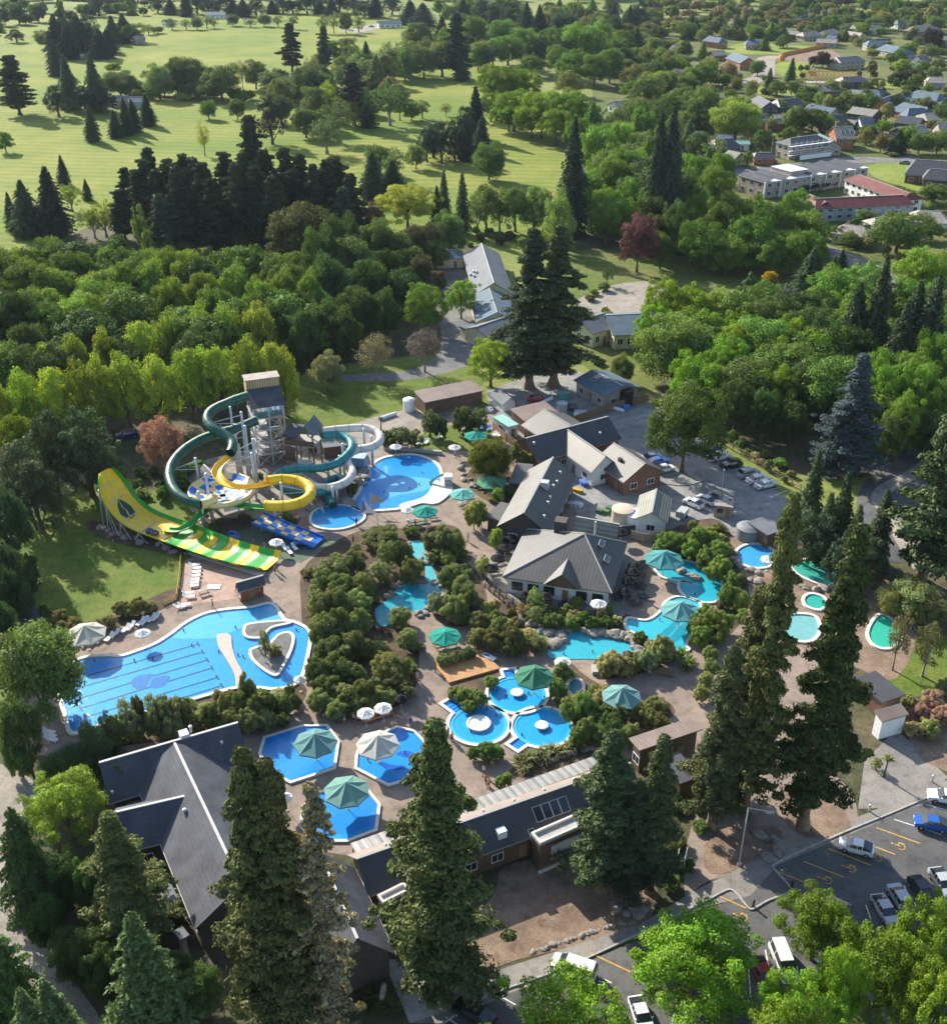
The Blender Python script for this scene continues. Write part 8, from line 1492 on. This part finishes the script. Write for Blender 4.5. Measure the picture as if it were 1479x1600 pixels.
land('upper_lawn', c9([(130, 215), (240, 182), (440, 190), (640, 205), (640, 225), (480, 250), (300, 250), (150, 245)]), 15, 'bright_lawn'); land('motel_lawn', c9([(1005, 930), (1130, 912), (1300, 940), (1500, 1010), (1500, 1110), (1360, 1100), (1110, 1030), (1010, 980)]), 15, 'bright_lawn'); land('frame_lawn', c9([(430, 320), (500, 295), (640, 310), (600, 390), (520, 400), (440, 360)]), 16, 'bright_lawn'); land('site_lawn', c9([(270, 460), (400, 445), (560, 470), (800, 460), (820, 500), (700, 530), (480, 500), (300, 490)]), 16, 'bright_lawn'); land('corner_lawn', c9([(1000, 430), (1100, 400), (1420, 400), (1400, 440), (1100, 460)]), 16, 'bright_lawn')
# suburb vegetation
scatter(['round', 'pear', 'round', 'airy', 'bright'], [MID, OLI, SAGE, (.13, .2, .03), DGR, (.2, .2, .07)], 'leafy tree in the gardens between suburban houses', 'leafy garden trees of the suburb', [(1010, 130), (1100, 105), (1180, 140), (1300, 150), (1479, 105), (1500, 235), (1400, 245), (1290, 215), (1170, 240), (1060, 215)], 90, (5, 10), (5, 8.5), 81, .6)
trees('willow', (.20, .235, .05), 'large yellow green weeping willow between the houses', None, [(1155, 152, 218, 76)])
trees(['round', 'bright', 'pear'], (.10, .15, .04), 'garden tree between the suburban houses', 'garden trees in the suburb', [(1104, 132, 195, 50), (1047, 145, 192, 56), (1013, 115, 170, 46), (1030, 108, 150, 36, LIM), (1216, 125, 150, 28), (1246, 162, 205, 38), (1273, 166, 207, 42), (1283, 176, 205, 30), (1195, 199, 236, 30), (1170, 233, 262, 17), (1324, 140, 166, 24), (1344, 145, 166, 26), (1316, 148, 168, 22, OLI), (1265, 132, 157, 24), (1140, 95, 128, 24, (.16, .14, .09)), (1364, 91, 122, 16, (.15, .13, .08)), (1135, 160, 200, 34), (1085, 150, 200, 40), (1075, 115, 150, 36), (1062, 170, 205, 36), (1020, 165, 210, 50), (1470, 200, 240, 36), (1440, 205, 240, 34), (1380, 205, 238, 20, (.22, .16, .05)), (1450, 150, 185, 36, OLI), (1475, 160, 195, 30), (1300, 205, 225, 20), (1185, 92, 118, 24), (1060, 135, 165, 34), (1100, 170, 205, 40), (1405, 290, 320, 60), (1465, 285, 318, 50), (990, 150, 200, 40), (1010, 200, 265, 66, (.12, .2, .03)), (1000, 238, 320, 56, (.12, .17, .05)), (1350, 325, 350, 24), (1365, 330, 352, 24), (1310, 350, 376, 30), (1330, 360, 385, 30), (1280, 345, 372, 24), (1460, 345, 375, 36), (1440, 352, 378, 30)])
trees('spire', (.06, .11, .04), 'slender columnar conifer on the suburban lawn', 'columnar conifers on the suburban lawn', [(1204, 106, 147, 18), (1239, 90, 131, 18)])
trees('round', (.05, .035, .035), 'dark plum tree beside the timber frame', 'dark plum trees', [(1288, 78, 106, 22), (1273, 85, 104, 16), (1460, 40, 82, 32)])
trees('fir', (.05, .085, .04), 'green conifer on the bend of the suburban road', None, [(1407, 202, 240, 34)])
trees('round', (.05, .06, .035), 'small dark round headed tree on the corner lawn', 'small dark trees on the corner lawn', [(1400, 112, 131, 18), (1413, 108, 131, 18), (1429, 105, 130, 18), (1440, 110, 132, 16), (1394, 118, 133, 14)])
trees('round', (.125, .18, .05), 'large pale round tree beside the cream cottages', None, [(1412, 325, 395, 82)])
trees('fir', (.033, .048, .032), 'very tall dark spruce between oak grove and suburb', 'pair of very tall dark spruces', [(1035, 172, 370, 46), (1055, 160, 370, 56)])
trees(['bright', 'round'], (.105, .175, .03), 'green tree in the wood below the motel', 'wood below the motel', [(1121, 253, 340, 64), (1097, 294, 385, 60), (1145, 301, 400, 84), (1175, 330, 420, 76), (1216, 314, 400, 80), (1246, 294, 380, 60), (1270, 321, 400, 58), (1110, 345, 425, 60), (1200, 360, 430, 66), (1245, 355, 430, 60), (1085, 340, 420, 50), (1140, 360, 430, 60), (1070, 260, 360, 50, DGR), (1060, 310, 400, 50, DGR), (1020, 330, 400, 46, DGR), (1035, 360, 420, 40), (1180, 300, 390, 60), (1275, 360, 430, 50), (1090, 235, 320, 50)])
trees('round', (.08, .10, .04), 'bush of the dark hedge between townhouses and motel', 'hedge below the townhouses', [(1255+k*14, 286-k*3, 300-k*3, 24) for k in range(6)])
scatter(['shrub', 'round', 'shrub'], [OLI, MID, (.13, .12, .06), DGR, SAGE], 'garden shrub between the suburban houses', 'suburban garden shrubs', [(1100, 110), (1240, 110), (1479, 105), (1500, 240), (1380, 250), (1300, 232), (1180, 250), (1060, 210)], 110, (2, 5), (3, 5.5), 41, .6)
scatter(['shrub', 'round'], [OLI, MID, SAGE, DGR], 'shrub in the gardens round the cream cottages', 'cottage garden shrubs', [(1290, 335), (1480, 320), (1500, 430), (1400, 440), (1310, 390)], 26, (1.5, 4), (2.5, 5), 42, .7)
scatter(['round', 'round', 'shrub', 'fir', 'pear'], [MID, OLI, SAGE, DGR, (.16, .14, .08)], 'tree in the bushy belt above the suburb', 'bushy belt above the suburb', [(985, 70), (1000, 12), (1150, 8), (1330, 5), (1330, 55), (1260, 60), (1180, 66), (1110, 66), (1040, 62)], 150, (6, 13), (9, 16), 43, .55)
scatter(['round', 'round', 'shrub', 'fir', 'pear'], [MID, OLI, SAGE, DGR], 'tree in the wooded slope at the top right', 'wooded slope at the top right', [(1340, 8), (1560, 8), (1560, 60), (1450, 55), (1400, 40), (1340, 60)], 60, (7, 15), (10, 17), 44, .6)
scatter(['round', 'pear', 'round'], [MID, SAGE, OLI, DGR], 'tree in the thicket beside the far road', 'thicket beside the far road', [(930, 60), (1010, 55), (1080, 90), (1060, 130), (990, 150), (960, 120)], 44, (8, 15), (9, 15), 45, .6)
scatter(['round', 'fir', 'round', 'cypress'], [MID, DGR, SAGE, (.035, .06, .04)], 'far tree in the belt along the skyline', 'far tree belt', [(-40, 3), (1530, 3), (1530, -8), (-40, -8)], 110, (10, 22), (14, 24), 46, .5)
scatter(['round', 'pear', 'willow', 'bright'], [MID, DGR, (.10, .16, .035)], 'woodland tree filling the wood left of the slides', 'filling trees of the left wood', [(-60, 470), (160, 440), (460, 470), (480, 560), (300, 620), (0, 660), (-60, 600)], 30, (13, 18), (12, 17), 47, .6)
scatter(['round', 'bright'], [MID, DGR, (.10, .18, .03)], 'woodland tree filling the oak wood', 'filling trees of the oak wood', [(1060, 560), (1200, 520), (1330, 500), (1500, 520), (1500, 690), (1380, 700), (1280, 690), (1150, 650)], 32, (12, 18), (12, 17), 48, .6)
scatter(['round', 'bright', 'fir'], [MID, DGR], 'woodland tree behind the twin spruces', 'wood behind the twin spruces', [(920, 310), (1060, 300), (1150, 400), (1120, 415), (1020, 395), (930, 385)], 22, (9, 17), (8, 12), 49, .6)
scatter(['shrub'], [OLI, DGR, (.09, .07, .05), MID], 'understorey shrub along the golf course edge', 'golf edge understorey', [(640, 360), (760, 362), (900, 375), (890, 395), (760, 380), (650, 400)], 34, (1.5, 4), (2.5, 5), 50, .6)
scatter(['shrub', 'round'], [OLI, MID, DGR], 'shrub at the foot of the dark pine stand', 'foot of the dark pine stand', [(180, 385), (540, 375), (600, 420), (500, 440), (180, 420)], 50, (3, 8), (4, 8), 51, .6)
# ================================================================== air
hz = obj('haze', MB().box(-1900, 1900, -300, 2600, -1.5, 102).mesh('haze'), None); hz['kind'] = 'stuff'
m = bpy.data.materials.new('haze_air'); m.use_nodes = True; t = m.node_tree; t.nodes.remove(t.nodes['Principled BSDF']); pv = t.nodes.new('ShaderNodeVolumePrincipled')
pv.inputs['Color'].default_value = (.72, .84, 1, 1); pv.inputs['Density'].default_value = .00003; pv.inputs['Anisotropy'].default_value = .2; t.links.new(pv.outputs[0], t.nodes['Material Output'].inputs['Volume']); hz.data.materials.append(m)
